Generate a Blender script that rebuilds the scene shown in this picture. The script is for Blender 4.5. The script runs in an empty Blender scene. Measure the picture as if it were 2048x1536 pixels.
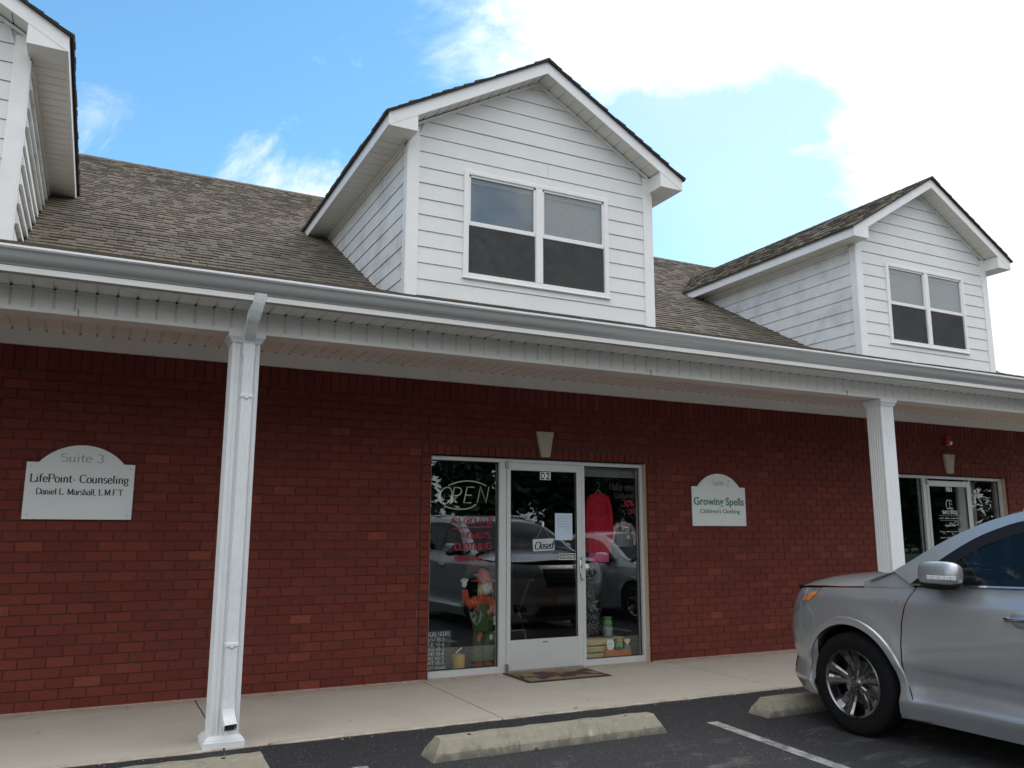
import bpy, bmesh, math, random
from mathutils import Vector, Matrix
random.seed(7)
scene = bpy.context.scene
COL = scene.collection
R = math.radians

# ------------------------------------------------------------------ camera
CAM_LOC = Vector((-3.0005, -7.8173, 1.4191))
CR = Vector((0.894563, -0.446938, 0.001824))
CU = Vector((-0.079638, -0.155382, 0.984639))
CF = Vector((0.43979, 0.880967, 0.174592))
FPX = 1655.79
cam_data = bpy.data.cameras.new('camera')
cam = bpy.data.objects.new('camera', cam_data)
COL.objects.link(cam)
cam_data.sensor_width = 36.0
cam_data.lens = FPX * 36.0 / 2048.0
cam_data.clip_start = 0.05
cam_data.clip_end = 2000
m = Matrix((CR, CU, -CF)).transposed().to_4x4()
m.translation = CAM_LOC
cam.matrix_world = m
scene.camera = cam

# ------------------------------------------------------------------ light
scene.view_settings.view_transform = 'Standard'
scene.view_settings.look = 'None'
scene.view_settings.exposure = 0.22
scene.view_settings.gamma = 1.0
SUN_EL, SUN_AZ = 54.0, 82.0      # degrees above the horizon / from +Y towards +X
sd = Vector((math.sin(R(SUN_AZ)) * math.cos(R(SUN_EL)), math.cos(R(SUN_AZ)) * math.cos(R(SUN_EL)), math.sin(R(SUN_EL))))
sun_data = bpy.data.lights.new('sun', 'SUN')
sun_data.energy = 0.8
sun_data.angle = R(22)
sun_data.color = (1.0, 0.97, 0.92)
sun = bpy.data.objects.new('sun', sun_data)
COL.objects.link(sun)
sun.rotation_euler = (-sd).to_track_quat('-Z', 'Y').to_euler()

world = bpy.data.worlds.new('World')
scene.world = world
world.use_nodes = True
nt = world.node_tree
nt.nodes.clear()
N = nt.nodes.new; L = nt.links.new
wout = N('ShaderNodeOutputWorld'); bg = N('ShaderNodeBackground'); bg.inputs['Strength'].default_value = 0.1
sky = N('ShaderNodeTexSky'); sky.sky_type = 'NISHITA'; sky.sun_disc = False
sky.sun_elevation = R(SUN_EL); sky.sun_rotation = R(SUN_AZ); sky.air_density = 1.0; sky.dust_density = 0.15; sky.ozone_density = 1.0
tc = N('ShaderNodeTexCoord')
def wmath(op, a, b=None, clamp=False):
    n = N('ShaderNodeMath'); n.operation = op; n.use_clamp = clamp
    for i, v in enumerate((a, b)):
        if v is None: continue
        if isinstance(v, (int, float)): n.inputs[i].default_value = v
        else: L(v, n.inputs[i])
    return n.outputs[0]
def wnoise(scale, detail, rough, dist, stretch=(1, 1, 1.6)):
    mp = N('ShaderNodeMapping'); L(tc.outputs['Generated'], mp.inputs['Vector']); mp.inputs['Scale'].default_value = stretch
    n = N('ShaderNodeTexNoise'); L(mp.outputs[0], n.inputs['Vector'])
    n.inputs['Scale'].default_value = scale; n.inputs['Detail'].default_value = detail
    n.inputs['Roughness'].default_value = rough; n.inputs['Distortion'].default_value = dist
    return n.outputs['Fac']
def wdot(v):
    n = N('ShaderNodeVectorMath'); n.operation = 'DOT_PRODUCT'; L(tc.outputs['Generated'], n.inputs[0]); n.inputs[1].default_value = v
    return n.outputs['Value']
def wramp(v, a, b, lo=0.0, hi=1.0, smooth=True):
    n = N('ShaderNodeMapRange'); n.interpolation_type = 'SMOOTHSTEP' if smooth else 'LINEAR'
    L(v, n.inputs['Value']); n.inputs['From Min'].default_value = a; n.inputs['From Max'].default_value = b
    n.inputs['To Min'].default_value = lo; n.inputs['To Max'].default_value = hi
    return n.outputs['Result']
big = wnoise(2.2, 9, 0.62, 0.3)
fine = wnoise(4.5, 10, 0.66, 0.6)
lean = wdot(Vector((0.70, 0.44, 0.56)).normalized())
base = wramp(lean, 0.80, 0.97, -0.50, 0.75, False)
low = wramp(wdot(Vector((0.86, 0.49, 0.14)).normalized()), 0.90, 0.99, 0.0, 0.45, False)
behind = wramp(wdot((0.0, -1.0, 0.0)), -0.55, 0.15, 0.0, 1.1)
gap_ = wramp(wdot(Vector((0.625, 0.70, 0.35)).normalized()), 0.968, 0.998, 0.0, -0.80)
base = wmath('ADD', base, gap_)
dens = wmath('ADD', wmath('ADD', base, behind), wmath('ADD', low, wmath('MULTIPLY', wmath('SUBTRACT', big, 0.5), 2.6)))
mask = wramp(wmath('ADD', dens, wmath('MULTIPLY', wmath('SUBTRACT', fine, 0.5), 1.5)), -0.22, 0.70)
wisp = wramp(fine, 0.57, 0.80, 0.0, 0.7)
lowc = wramp(wmath('ADD', wramp(wdot(Vector((0.165, 0.905, 0.385)).normalized()), 0.9925, 0.9998, -0.50, 0.22, False), wmath('MULTIPLY', wmath('SUBTRACT', fine, 0.5), 2.2)), 0.0, 0.6, 0.0, 0.8)
veil = wramp(lean, 0.86, 0.96, 0.0, 0.30)
mask2 = wmath('MAXIMUM', wmath('MAXIMUM', mask, wisp), wmath('MAXIMUM', lowc, veil))
shade = wramp(wnoise(3.0, 6, 0.6, 0.2), 0.3, 0.7, 0.86, 1.0)
cl = N('ShaderNodeMix'); cl.data_type = 'RGBA'
L(mask2, cl.inputs['Factor'])
tint = N('ShaderNodeMix'); tint.data_type = 'RGBA'; tint.blend_type = 'MULTIPLY'; tint.inputs['Factor'].default_value = 1.0
L(sky.outputs[0], tint.inputs[6]); tint.inputs[7].default_value = (1.38, 2.02, 2.12, 1)
L(tint.outputs[2], cl.inputs[6])
cloud = N('ShaderNodeMix'); cloud.data_type = 'RGBA'; cloud.blend_type = 'MULTIPLY'; cloud.inputs['Factor'].default_value = 1.0
cloud.inputs[6].default_value = (12.0, 12.2, 12.5, 1)
zen = wramp(wdot((0.0, 0.0, 1.0)), 0.0, 1.0, 0.72, 1.75, False)
L(wmath('MULTIPLY', shade, zen), cloud.inputs[7])
L(cloud.outputs[2], cl.inputs[7])
L(cl.outputs[2], bg.inputs['Color'])
L(bg.outputs[0], wout.inputs['Surface'])

# ------------------------------------------------------------------ helpers
def project(p):
    d = Vector(p) - CAM_LOC
    w = d.dot(CF)
    if w < 0.05: return None
    return (1024 + FPX * d.dot(CR) / w, 768 - FPX * d.dot(CU) / w, w)

def put(name, me, parent=None, label=None, kind=None, cat=None, group=None, loc=None, rot=None):
    o = bpy.data.objects.new(name, me)
    COL.objects.link(o)
    if parent is not None: o.parent = parent
    if label: o['label'] = label
    if kind: o['kind'] = kind
    if cat: o['category'] = cat
    if group: o['group'] = group
    if loc is not None: o.location = loc
    if rot is not None: o.rotation_euler = rot
    return o

def thing(name, label, cat, loc=(0, 0, 0), rot=(0, 0, 0), group=None):
    return put(name, None, None, label, None, cat, group, loc, rot)

class MB:
    def __init__(s): s.v = []; s.f = []
    def add(s, vs, fs):
        b = len(s.v); s.v += [tuple(v) for v in vs]; s.f += [tuple(b + i for i in f) for f in fs]; return s
    def hexa(s, c):          # 8 corners: bottom 4 ccw, top 4 ccw
        return s.add(c, [(0, 3, 2, 1), (4, 5, 6, 7), (0, 1, 5, 4), (1, 2, 6, 5), (2, 3, 7, 6), (3, 0, 4, 7)])
    def box(s, x0, x1, y0, y1, z0, z1):
        return s.hexa([(x0, y0, z0), (x1, y0, z0), (x1, y1, z0), (x0, y1, z0), (x0, y0, z1), (x1, y0, z1), (x1, y1, z1), (x0, y1, z1)])
    def bbox(s, x0, x1, y0, y1, z0, z1, b=0.004):   # box with chamfered vertical + top edges (all 12 edges via rings)
        def ring(z, i): return [(x0 + i, y0 + b, z), (x0 + b, y0 + i, z), (x1 - b, y0 + i, z), (x1 - i, y0 + b, z), (x1 - i, y1 - b, z), (x1 - b, y1 - i, z), (x0 + b, y1 - i, z), (x0 + i, y1 - b, z)]
        rr = [ring(z0, b), ring(z0 + b, 0), ring(z1 - b, 0), ring(z1, b)]
        vs = sum(rr, []); fs = [tuple(range(7, -1, -1)), tuple(24 + i for i in range(8))]
        for k in range(3):
            for i in range(8):
                j = (i + 1) % 8
                fs.append((k * 8 + i, k * 8 + j, k * 8 + 8 + j, k * 8 + 8 + i))
        return s.add(vs, fs)
    def prism(s, poly, fn, t0, t1):   # poly 2D ccw, fn(a,b,t)->xyz
        n = len(poly)
        vs = [fn(a, b, t0) for a, b in poly] + [fn(a, b, t1) for a, b in poly]
        fs = [tuple(range(n - 1, -1, -1)), tuple(range(n, 2 * n))] + [(i, (i + 1) % n, n + (i + 1) % n, n + i) for i in range(n)]
        return s.add(vs, fs)
    def board(s, c, n, tb, tt, back=0.0):   # c: BL,BR,TR,TL on the wall plane; n outward
        n = Vector(n); c = [Vector(q) for q in c]
        f = [c[0] + n * tb, c[1] + n * tb, c[2] + n * tt, c[3] + n * tt]
        bk = [q + n * back for q in c]
        return s.add(bk + f, [(3, 2, 1, 0), (4, 5, 6, 7), (0, 1, 5, 4), (1, 2, 6, 5), (2, 3, 7, 6), (3, 0, 4, 7)])
    def tube(s, pts, r, n=8, cap=True, sx=1.0):
        pts = [Vector(p) for p in pts]
        rs = r if isinstance(r, (list, tuple)) else [r] * len(pts)
        b = len(s.v); prev = None
        for i, p in enumerate(pts):
            t = (pts[min(i + 1, len(pts) - 1)] - pts[max(i - 1, 0)]).normalized()
            if prev is None:
                a = Vector((0, 0, 1)) if abs(t.z) < 0.9 else Vector((0, 1, 0))
                u = t.cross(a).normalized()
            else:
                u = (prev - t * prev.dot(t)).normalized()
            prev = u; w = t.cross(u)
            for k in range(n):
                a = 2 * math.pi * k / n
                s.v.append(tuple(p + (u * math.cos(a) * sx + w * math.sin(a)) * rs[i]))
        for i in range(len(pts) - 1):
            for k in range(n):
                j = (k + 1) % n
                s.f.append((b + i * n + k, b + i * n + j, b + (i + 1) * n + j, b + (i + 1) * n + k))
        if cap:
            s.f.append(tuple(b + k for k in range(n - 1, -1, -1)))
            e = b + (len(pts) - 1) * n
            s.f.append(tuple(e + k for k in range(n)))
        return s
    def loft(s, rings, close=True, cap=True):
        b = len(s.v); n = len(rings[0])
        for r_ in rings: s.v += [tuple(p) for p in r_]
        for i in range(len(rings) - 1):
            for k in range(n if close else n - 1):
                j = (k + 1) % n
                s.f.append((b + i * n + k, b + i * n + j, b + (i + 1) * n + j, b + (i + 1) * n + k))
        if cap:
            s.f.append(tuple(b + k for k in range(n - 1, -1, -1)))
            e = b + (len(rings) - 1) * n
            s.f.append(tuple(e + k for k in range(n)))
        return s
    def ell(s, c, r, nu=12, nv=8, p=1.0):
        c = Vector(c); rings = []
        for i in range(nv + 1):
            th = math.pi * (i / nv) - math.pi / 2
            th = max(min(th, math.pi / 2 - 0.02), -math.pi / 2 + 0.02)
            cz = math.copysign(abs(math.sin(th)) ** p, math.sin(th)); cr = math.cos(th) ** p
            ring = []
            for k in range(nu):
                a = 2 * math.pi * k / nu
                ca, sa = math.cos(a), math.sin(a)
                ring.append((c.x + r[0] * cr * math.copysign(abs(ca) ** p, ca), c.y + r[1] * cr * math.copysign(abs(sa) ** p, sa), c.z + r[2] * cz))
            rings.append(ring)
        return s.loft(rings)
    def mesh(s, name, mat, smooth=False):
        me = bpy.data.meshes.new(name)
        me.from_pydata(s.v, [], s.f)
        mats = mat if isinstance(mat, (list, tuple)) else [mat]
        for mm in mats: me.materials.append(mm)
        if smooth:
            me.polygons.foreach_set('use_smooth', [True] * len(me.polygons))
            me.update()
            try: me.set_sharp_from_angle(angle=R(40))
            except Exception: pass
        me.update()
        return me
    def obj(s, name, mat, parent=None, smooth=False, fix=False, **kw):
        me = s.mesh(name, mat, smooth)
        if fix:
            bm = bmesh.new(); bm.from_mesh(me); bmesh.ops.recalc_face_normals(bm, faces=bm.faces); bm.to_mesh(me); bm.free()
        return put(name, me, parent, **kw)

def smooth_pts(pts, n=6, closed=False):
    P = [Vector(p) for p in pts]; out = []; k = len(P)
    rng = range(k if closed else k - 1)
    for i in rng:
        if closed: p0, p1, p2, p3 = P[(i - 1) % k], P[i], P[(i + 1) % k], P[(i + 2) % k]
        else: p0, p1, p2, p3 = P[max(i - 1, 0)], P[i], P[i + 1], P[min(i + 2, k - 1)]
        for j in range(n):
            t = j / n
            out.append(0.5 * ((2 * p1) + (p2 - p0) * t + (2 * p0 - 5 * p1 + 4 * p2 - p3) * t * t + (3 * p1 - p0 - 3 * p2 + p3) * t ** 3))
    if not closed: out.append(P[-1])
    return out

# ------------------------------------------------------------------ materials
def newmat(name):
    mt = bpy.data.materials.new(name); mt.use_nodes = True
    t = mt.node_tree; t.nodes.clear()
    o = t.nodes.new('ShaderNodeOutputMaterial'); b = t.nodes.new('ShaderNodeBsdfPrincipled')
    t.links.new(b.outputs[0], o.inputs['Surface'])
    return mt, t, b, o
def _noise(t, scale, detail=5, rough=0.6, coord='Object', stretch=None, dist=0.0):
    tcn = t.nodes.new('ShaderNodeTexCoord'); n = t.nodes.new('ShaderNodeTexNoise')
    src = tcn.outputs[coord]
    if stretch:
        mp = t.nodes.new('ShaderNodeMapping'); mp.inputs['Scale'].default_value = stretch
        t.links.new(src, mp.inputs['Vector']); src = mp.outputs[0]
    t.links.new(src, n.inputs['Vector'])
    n.inputs['Scale'].default_value = scale; n.inputs['Detail'].default_value = detail; n.inputs['Roughness'].default_value = rough; n.inputs['Distortion'].default_value = dist
    return n.outputs['Fac']
def _range(t, v, a, b, lo=0.0, hi=1.0):
    n = t.nodes.new('ShaderNodeMapRange'); t.links.new(v, n.inputs['Value'])
    n.inputs['From Min'].default_value = a; n.inputs['From Max'].default_value = b; n.inputs['To Min'].default_value = lo; n.inputs['To Max'].default_value = hi
    return n.outputs['Result']
def _mix(t, fac, a, b, blend='MIX'):
    n = t.nodes.new('ShaderNodeMix'); n.data_type = 'RGBA'; n.blend_type = blend
    for s_, v in ((n.inputs['Factor'], fac), (n.inputs[6], a), (n.inputs[7], b)):
        if isinstance(v, (int, float)): s_.default_value = v
        elif isinstance(v, (tuple, list)): s_.default_value = (v[0], v[1], v[2], 1)
        else: t.links.new(v, s_)
    return n.outputs[2]
def _bump(t, b, h, strength=0.3, dist=0.01):
    n = t.nodes.new('ShaderNodeBump'); n.inputs['Strength'].default_value = strength; n.inputs['Distance'].default_value = dist
    t.links.new(h, n.inputs['Height']); t.links.new(n.outputs[0], b.inputs['Normal'])
def pm(name, col, rough=0.5, metal=0.0, var=0.12, vs=3.0, bump=0.0, bs=80, grime=0.0, gcol=(0.12, 0.11, 0.09), gs=2.0, grange=(0.5, 0.75), spec=0.5, coord='Object', stretch=None, coat=0.0):
    mt, t, b, o = newmat(name)
    n1 = _noise(t, vs, 6, 0.65, coord, stretch)
    lo = tuple(c * (1 - var) for c in col); hi = tuple(min(1, c * (1 + var)) for c in col)
    c = _mix(t, _range(t, n1, 0.3, 0.7), lo, hi)
    if grime > 0:
        g = _noise(t, gs, 9, 0.7, coord, stretch, 0.4)
        c = _mix(t, _range(t, g, grange[0], grange[1], 0, grime), c, gcol)
    t.links.new(c, b.inputs['Base Color'])
    b.inputs['Roughness'].default_value = rough; b.inputs['Metallic'].default_value = metal
    b.inputs['Specular IOR Level'].default_value = spec
    if coat: b.inputs['Coat Weight'].default_value = coat; b.inputs['Coat Roughness'].default_value = 0.04
    if bump > 0: _bump(t, b, _noise(t, bs, 4, 0.6, coord), bump, 0.005)
    return mt
def randval(t):
    oi = t.nodes.new('ShaderNodeObjectInfo'); g = t.nodes.new('ShaderNodeNewGeometry')
    a = t.nodes.new('ShaderNodeMath'); a.operation = 'ADD'
    t.links.new(oi.outputs['Random'], a.inputs[0]); t.links.new(g.outputs['Random Per Island'], a.inputs[1])
    f = t.nodes.new('ShaderNodeMath'); f.operation = 'FRACT'; t.links.new(a.outputs[0], f.inputs[0])
    return f.outputs[0]
def rampmat(name, stops, rough=0.8, bump=0.4, bs=120, grime=0.0, gcol=(0.1, 0.08, 0.06), nvar=0.35, gs=1.2, spec=0.3, gcoord='Object'):
    mt, t, b, o = newmat(name)
    r = t.nodes.new('ShaderNodeValToRGB'); r.color_ramp.interpolation = 'LINEAR'
    e = r.color_ramp.elements
    while len(e) < len(stops): e.new(0.5)
    for i, (p, c) in enumerate(stops): e[i].position = p; e[i].color = (c[0], c[1], c[2], 1)
    t.links.new(randval(t), r.inputs[0])
    n = _noise(t, 38, 6, 0.7)
    c = _mix(t, 1.0, r.outputs[0], _mix(t, _range(t, n, 0.25, 0.75), (1 - nvar,) * 3, (1 + nvar,) * 3), 'MULTIPLY')
    if grime:
        tcn = t.nodes.new('ShaderNodeNewGeometry'); nn = t.nodes.new('ShaderNodeTexNoise')
        t.links.new(tcn.outputs['Position'], nn.inputs['Vector']); nn.inputs['Scale'].default_value = gs; nn.inputs['Detail'].default_value = 8
        c = _mix(t, _range(t, nn.outputs['Fac'], 0.4, 0.7, 0, grime), c, gcol)
    t.links.new(c, b.inputs['Base Color']); b.inputs['Roughness'].default_value = rough; b.inputs['Specular IOR Level'].default_value = spec
    if bump: _bump(t, b, _noise(t, bs, 5, 0.7), bump, 0.004)
    return mt

M = {}
M['brick'] = rampmat('brick', [(0.0, (0.128, 0.024, 0.017)), (0.35, (0.146, 0.028, 0.019)), (0.8, (0.160, 0.032, 0.022)), (0.96, (0.170, 0.035, 0.024)), (0.985, (0.205, 0.046, 0.028)), (1.0, (0.225, 0.052, 0.031))], 0.82, 0.5, 90, 0.45, (0.105, 0.024, 0.017), 0.22)
M['mortar'] = pm('mortar', (0.088, 0.036, 0.027), 0.95, var=0.3, vs=20, bump=0.4)
M['mortar_pale'] = pm('mortar_pale', (0.40, 0.28, 0.24), 0.95, var=0.3, vs=20, bump=0.4)
M['keystone'] = pm('keystone', (0.46, 0.41, 0.31), 0.85, var=0.08, vs=8, bump=0.3, bs=60, grime=0.25, gs=9)
M['shingle'] = rampmat('shingle', [(0.0, (0.122, 0.103, 0.078)), (0.3, (0.142, 0.120, 0.091)), (0.65, (0.162, 0.138, 0.106)), (0.9, (0.182, 0.155, 0.120)), (1.0, (0.150, 0.115, 0.086))], 0.92, 0.9, 260, 0.4, (0.10, 0.09, 0.072), 0.35, 0.7)
M['shingle_edge'] = pm('shingle_edge', (0.03, 0.028, 0.028), 0.9, var=0.3, vs=30, bump=0.5)
M['siding'] = pm('siding', (0.75, 0.76, 0.745), 0.45, var=0.03, vs=2, bump=0.25, bs=60, grime=0.16, gcol=(0.36, 0.36, 0.33), gs=2.2, grange=(0.5, 0.8), coord='Object')
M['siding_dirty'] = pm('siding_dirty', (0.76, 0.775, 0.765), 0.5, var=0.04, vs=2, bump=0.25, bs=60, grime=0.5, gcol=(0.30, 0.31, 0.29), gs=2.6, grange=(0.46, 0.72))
M['trim'] = pm('trim', (0.84, 0.84, 0.83), 0.42, var=0.03, vs=4, grime=0.12, gcol=(0.4, 0.38, 0.34), gs=5)
M['caulk'] = pm('caulk', (0.50, 0.40, 0.30), 0.8, var=0.2, vs=30)
M['soffit'] = pm('soffit', (0.80, 0.785, 0.74), 0.5, var=0.05, vs=1.2, grime=0.15, gcol=(0.42, 0.36, 0.30), gs=3)
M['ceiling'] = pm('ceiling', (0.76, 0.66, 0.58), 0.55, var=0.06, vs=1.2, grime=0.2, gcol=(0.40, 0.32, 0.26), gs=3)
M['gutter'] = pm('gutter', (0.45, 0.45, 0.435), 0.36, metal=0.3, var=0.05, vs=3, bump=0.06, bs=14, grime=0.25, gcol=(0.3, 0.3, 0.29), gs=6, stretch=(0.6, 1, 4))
M['gutter_lip'] = pm('gutter_lip', (0.88, 0.88, 0.88), 0.35, var=0.02)
M['vinyl'] = pm('vinyl', (0.78, 0.80, 0.80), 0.40, var=0.02, vs=3, grime=0.16, gcol=(0.42, 0.42, 0.40), gs=5)
M['aluminum'] = pm('aluminum', (0.66, 0.67, 0.66), 0.38, metal=0.35, var=0.03, vs=6, grime=0.12, gcol=(0.4, 0.38, 0.36), gs=8)
M['steel'] = pm('steel', (0.35, 0.35, 0.35), 0.35, metal=0.8, var=0.1)
M['gasket'] = pm('gasket', (0.015, 0.015, 0.016), 0.7)
M['dark'] = pm('dark', (0.02, 0.02, 0.022), 0.8)
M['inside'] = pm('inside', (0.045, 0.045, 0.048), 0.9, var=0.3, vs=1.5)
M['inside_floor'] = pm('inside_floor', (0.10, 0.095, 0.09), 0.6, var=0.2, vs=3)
M['screen'] = pm('screen', (0.085, 0.083, 0.08), 0.75, var=0.25, vs=9, bump=0.5, bs=200)
M['blind'] = pm('blind', (0.36, 0.35, 0.33), 0.6, var=0.05)
M['blind_dark'] = pm('blind_dark', (0.10, 0.115, 0.125), 0.6, var=0.1)
M['concrete'] = pm('concrete', (0.50, 0.455, 0.39), 0.9, var=0.10, vs=1.6, bump=0.25, bs=140, grime=0.28, gcol=(0.33, 0.27, 0.215), gs=3.0, grange=(0.42, 0.75))
def concrete_mat():
    mt, t, b, o = newmat('walk_concrete')
    fine = _noise(t, 150, 4, 0.8); mid = _noise(t, 1.7, 9, 0.7, 'Object', None, 0.4); blot = _noise(t, 6, 8, 0.75, 'Object', (1, 2, 1), 0.5)
    c = _mix(t, _range(t, fine, 0.25, 0.75), (0.475, 0.430, 0.355), (0.585, 0.540, 0.455))
    c = _mix(t, _range(t, mid, 0.42, 0.75, 0, 0.45), c, (0.40, 0.355, 0.285))
    c = _mix(t, _range(t, blot, 0.55, 0.75, 0, 0.4), c, (0.33, 0.31, 0.28))
    tcn = t.nodes.new('ShaderNodeTexCoord'); v = t.nodes.new('ShaderNodeTexVoronoi'); v.inputs['Scale'].default_value = 3.2; t.links.new(tcn.outputs['Object'], v.inputs['Vector'])
    c = _mix(t, _range(t, v.outputs['Distance'], 0.05, 0.03, 0, 0.8), c, (0.10, 0.085, 0.07))
    sp = t.nodes.new('ShaderNodeSeparateXYZ'); t.links.new(tcn.outputs['Object'], sp.inputs[0])
    e = t.nodes.new('ShaderNodeMath'); e.operation = 'MULTIPLY'; t.links.new(_range(t, sp.outputs['Y'], -0.28, 0.0, 0, 1), e.inputs[0]); t.links.new(_range(t, blot, 0.35, 0.65), e.inputs[1])
    c = _mix(t, e.outputs[0], c, (0.36, 0.24, 0.17))
    e = t.nodes.new('ShaderNodeMath'); e.operation = 'MULTIPLY'; t.links.new(_range(t, sp.outputs['Y'], -1.70, -1.775, 0, 0.8), e.inputs[0]); t.links.new(_range(t, blot, 0.4, 0.65), e.inputs[1])
    c = _mix(t, e.outputs[0], c, (0.30, 0.21, 0.14))
    t.links.new(c, b.inputs['Base Color']); b.inputs['Roughness'].default_value = 0.9; _bump(t, b, fine, 0.35, 0.004); return mt
M['concrete'] = concrete_mat()
M['joint'] = pm('joint', (0.16, 0.085, 0.06), 0.95, var=0.3, vs=20)
M['bulb'] = pm('bulb', (0.86, 0.85, 0.72), 0.3)

def asphalt_mat():
    mt, t, b, o = newmat('asphalt')
    fine = _noise(t, 170, 4, 0.8, 'Object'); big_ = _noise(t, 0.9, 8, 0.65, 'Object', None, 0.5)
    c = _mix(t, _range(t, fine, 0.3, 0.75), (0.014, 0.0145, 0.0165), (0.048, 0.048, 0.052))
    c = _mix(t, _range(t, big_, 0.35, 0.7, 0, 0.5), c, (0.022, 0.022, 0.024))
    # pale dusty patches where cars stand
    pale = _noise(t, 3.4, 10, 0.72, 'Object', (0.7, 1.6, 1), 0.6)
    tcn = t.nodes.new('ShaderNodeTexCoord'); sp = t.nodes.new('ShaderNodeSeparateXYZ'); t.links.new(tcn.outputs['Object'], sp.inputs[0])
    yb = _range(t, sp.outputs['Y'], -2.66, -2.95, 0, 1); yb.node.clamp = True
    mul = t.nodes.new('ShaderNodeMath'); mul.operation = 'MULTIPLY'; t.links.new(_range(t, pale, 0.54, 0.70, 0, 0.6), mul.inputs[0]); t.links.new(yb, mul.inputs[1])
    c = _mix(t, mul.outputs[0], c, (0.17, 0.165, 0.155))
    # pale aggregate specks
    v = t.nodes.new('ShaderNodeTexVoronoi'); v.inputs['Scale'].default_value = 55; t.links.new(tcn.outputs['Object'], v.inputs['Vector'])
    sc = t.nodes.new('ShaderNodeSeparateColor'); t.links.new(v.outputs['Color'], sc.inputs[0])
    a = t.nodes.new('ShaderNodeMath'); a.operation = 'LESS_THAN'; t.links.new(v.outputs['Distance'], a.inputs[0]); a.inputs[1].default_value = 0.22
    b2 = t.nodes.new('ShaderNodeMath'); b2.operation = 'GREATER_THAN'; t.links.new(sc.outputs[0], b2.inputs[0]); b2.inputs[1].default_value = 0.80
    c2 = t.nodes.new('ShaderNodeMath'); c2.operation = 'MULTIPLY'; t.links.new(a.outputs[0], c2.inputs[0]); t.links.new(b2.outputs[0], c2.inputs[1])
    c = _mix(t, c2.outputs[0], c, (0.26, 0.25, 0.24))
    t.links.new(c, b.inputs['Base Color']); b.inputs['Roughness'].default_value = 0.75; b.inputs['Specular IOR Level'].default_value = 0.35
    _bump(t, b, fine, 0.8, 0.006)
    return mt
M['asphalt'] = asphalt_mat()
def stop_mat():
    mt, t, b, o = newmat('weathered_concrete')
    n = _noise(t, 22, 8, 0.75); g = _noise(t, 7, 9, 0.75, 'Object', (1, 1, 0.5), 0.5)
    c = _mix(t, _range(t, n, 0.3, 0.7), (0.23, 0.21, 0.160), (0.315, 0.29, 0.225))
    tcn = t.nodes.new('ShaderNodeTexCoord'); sp = t.nodes.new('ShaderNodeSeparateXYZ'); t.links.new(tcn.outputs['Object'], sp.inputs[0])
    wear = t.nodes.new('ShaderNodeMath'); wear.operation = 'ADD'
    t.links.new(_range(t, sp.outputs['Z'], 0.07, 0.0, 0, 0.22), wear.inputs[0]); t.links.new(g, wear.inputs[1])
    c = _mix(t, _range(t, wear.outputs[0], 0.55, 0.72, 0, 0.85), c, (0.12, 0.112, 0.088))
    p = _noise(t, 5.5, 3, 0.4, 'Object', None, 0.2)
    c = _mix(t, _range(t, p, 0.70, 0.74, 0, 0.5), c, (0.50, 0.49, 0.47))
    t.links.new(c, b.inputs['Base Color']); b.inputs['Roughness'].default_value = 0.92
    _bump(t, b, n, 0.7, 0.006)
    return mt
M['stop'] = stop_mat()
def paintline_mat():
    mt, t, b, o = newmat('worn_line_paint')
    n = _noise(t, 60, 8, 0.8); w = _noise(t, 9, 6, 0.7)
    a = t.nodes.new('ShaderNodeMath'); a.operation = 'ADD'; t.links.new(n, a.inputs[0]); t.links.new(w, a.inputs[1])
    c = _mix(t, _range(t, a.outputs[0], 0.80, 1.1, 0, 1), (0.06, 0.06, 0.062), (0.34, 0.34, 0.325))
    t.links.new(c, b.inputs['Base Color']); b.inputs['Roughness'].default_value = 0.8; _bump(t, b, n, 0.5, 0.003)
    return mt
M['line'] = paintline_mat()
def glass_mat(name, tintc=(0.78, 0.82, 0.80), f0=0.10, f1=0.9, rough=0.0, pw=5.0, wave=0.0):
    mt = bpy.data.materials.new(name); mt.use_nodes = True; t = mt.node_tree; t.nodes.clear()
    o = t.nodes.new('ShaderNodeOutputMaterial'); mx = t.nodes.new('ShaderNodeMixShader')
    tr = t.nodes.new('ShaderNodeBsdfTransparent'); tr.inputs[0].default_value = (*tintc, 1)
    gl = t.nodes.new('ShaderNodeBsdfGlossy'); gl.inputs['Roughness'].default_value = rough; gl.inputs['Color'].default_value = (0.95, 0.97, 1.0, 1)
    lw = t.nodes.new('ShaderNodeLayerWeight'); lw.inputs['Blend'].default_value = 0.5
    p = t.nodes.new('ShaderNodeMath'); p.operation = 'POWER'; t.links.new(lw.outputs['Facing'], p.inputs[0]); p.inputs[1].default_value = pw
    fac = _range(t, p.outputs[0], 0, 1, f0, f1)
    if wave:
        bn = t.nodes.new('ShaderNodeBump'); bn.inputs['Strength'].default_value = wave; bn.inputs['Distance'].default_value = 0.02
        t.links.new(_noise(t, 1.3, 2, 0.4), bn.inputs['Height']); t.links.new(bn.outputs[0], gl.inputs['Normal'])
    t.links.new(fac, mx.inputs[0]); t.links.new(tr.outputs[0], mx.inputs[1]); t.links.new(gl.outputs[0], mx.inputs[2]); t.links.new(mx.outputs[0], o.inputs['Surface'])
    return mt
M['glass'] = glass_mat('shop_glass', (0.93, 0.95, 0.94), 0.085, 0.95, 0.0, 4.0, 0.04)
M['upglass'] = glass_mat('dormer_glass', (0.80, 0.84, 0.84), 0.075, 0.95, 0.02, 4.0, 0.35)
M['carglass'] = glass_mat('car_glass', (0.14, 0.155, 0.155), 0.03, 0.55, 0.0, 5.0)
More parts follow.
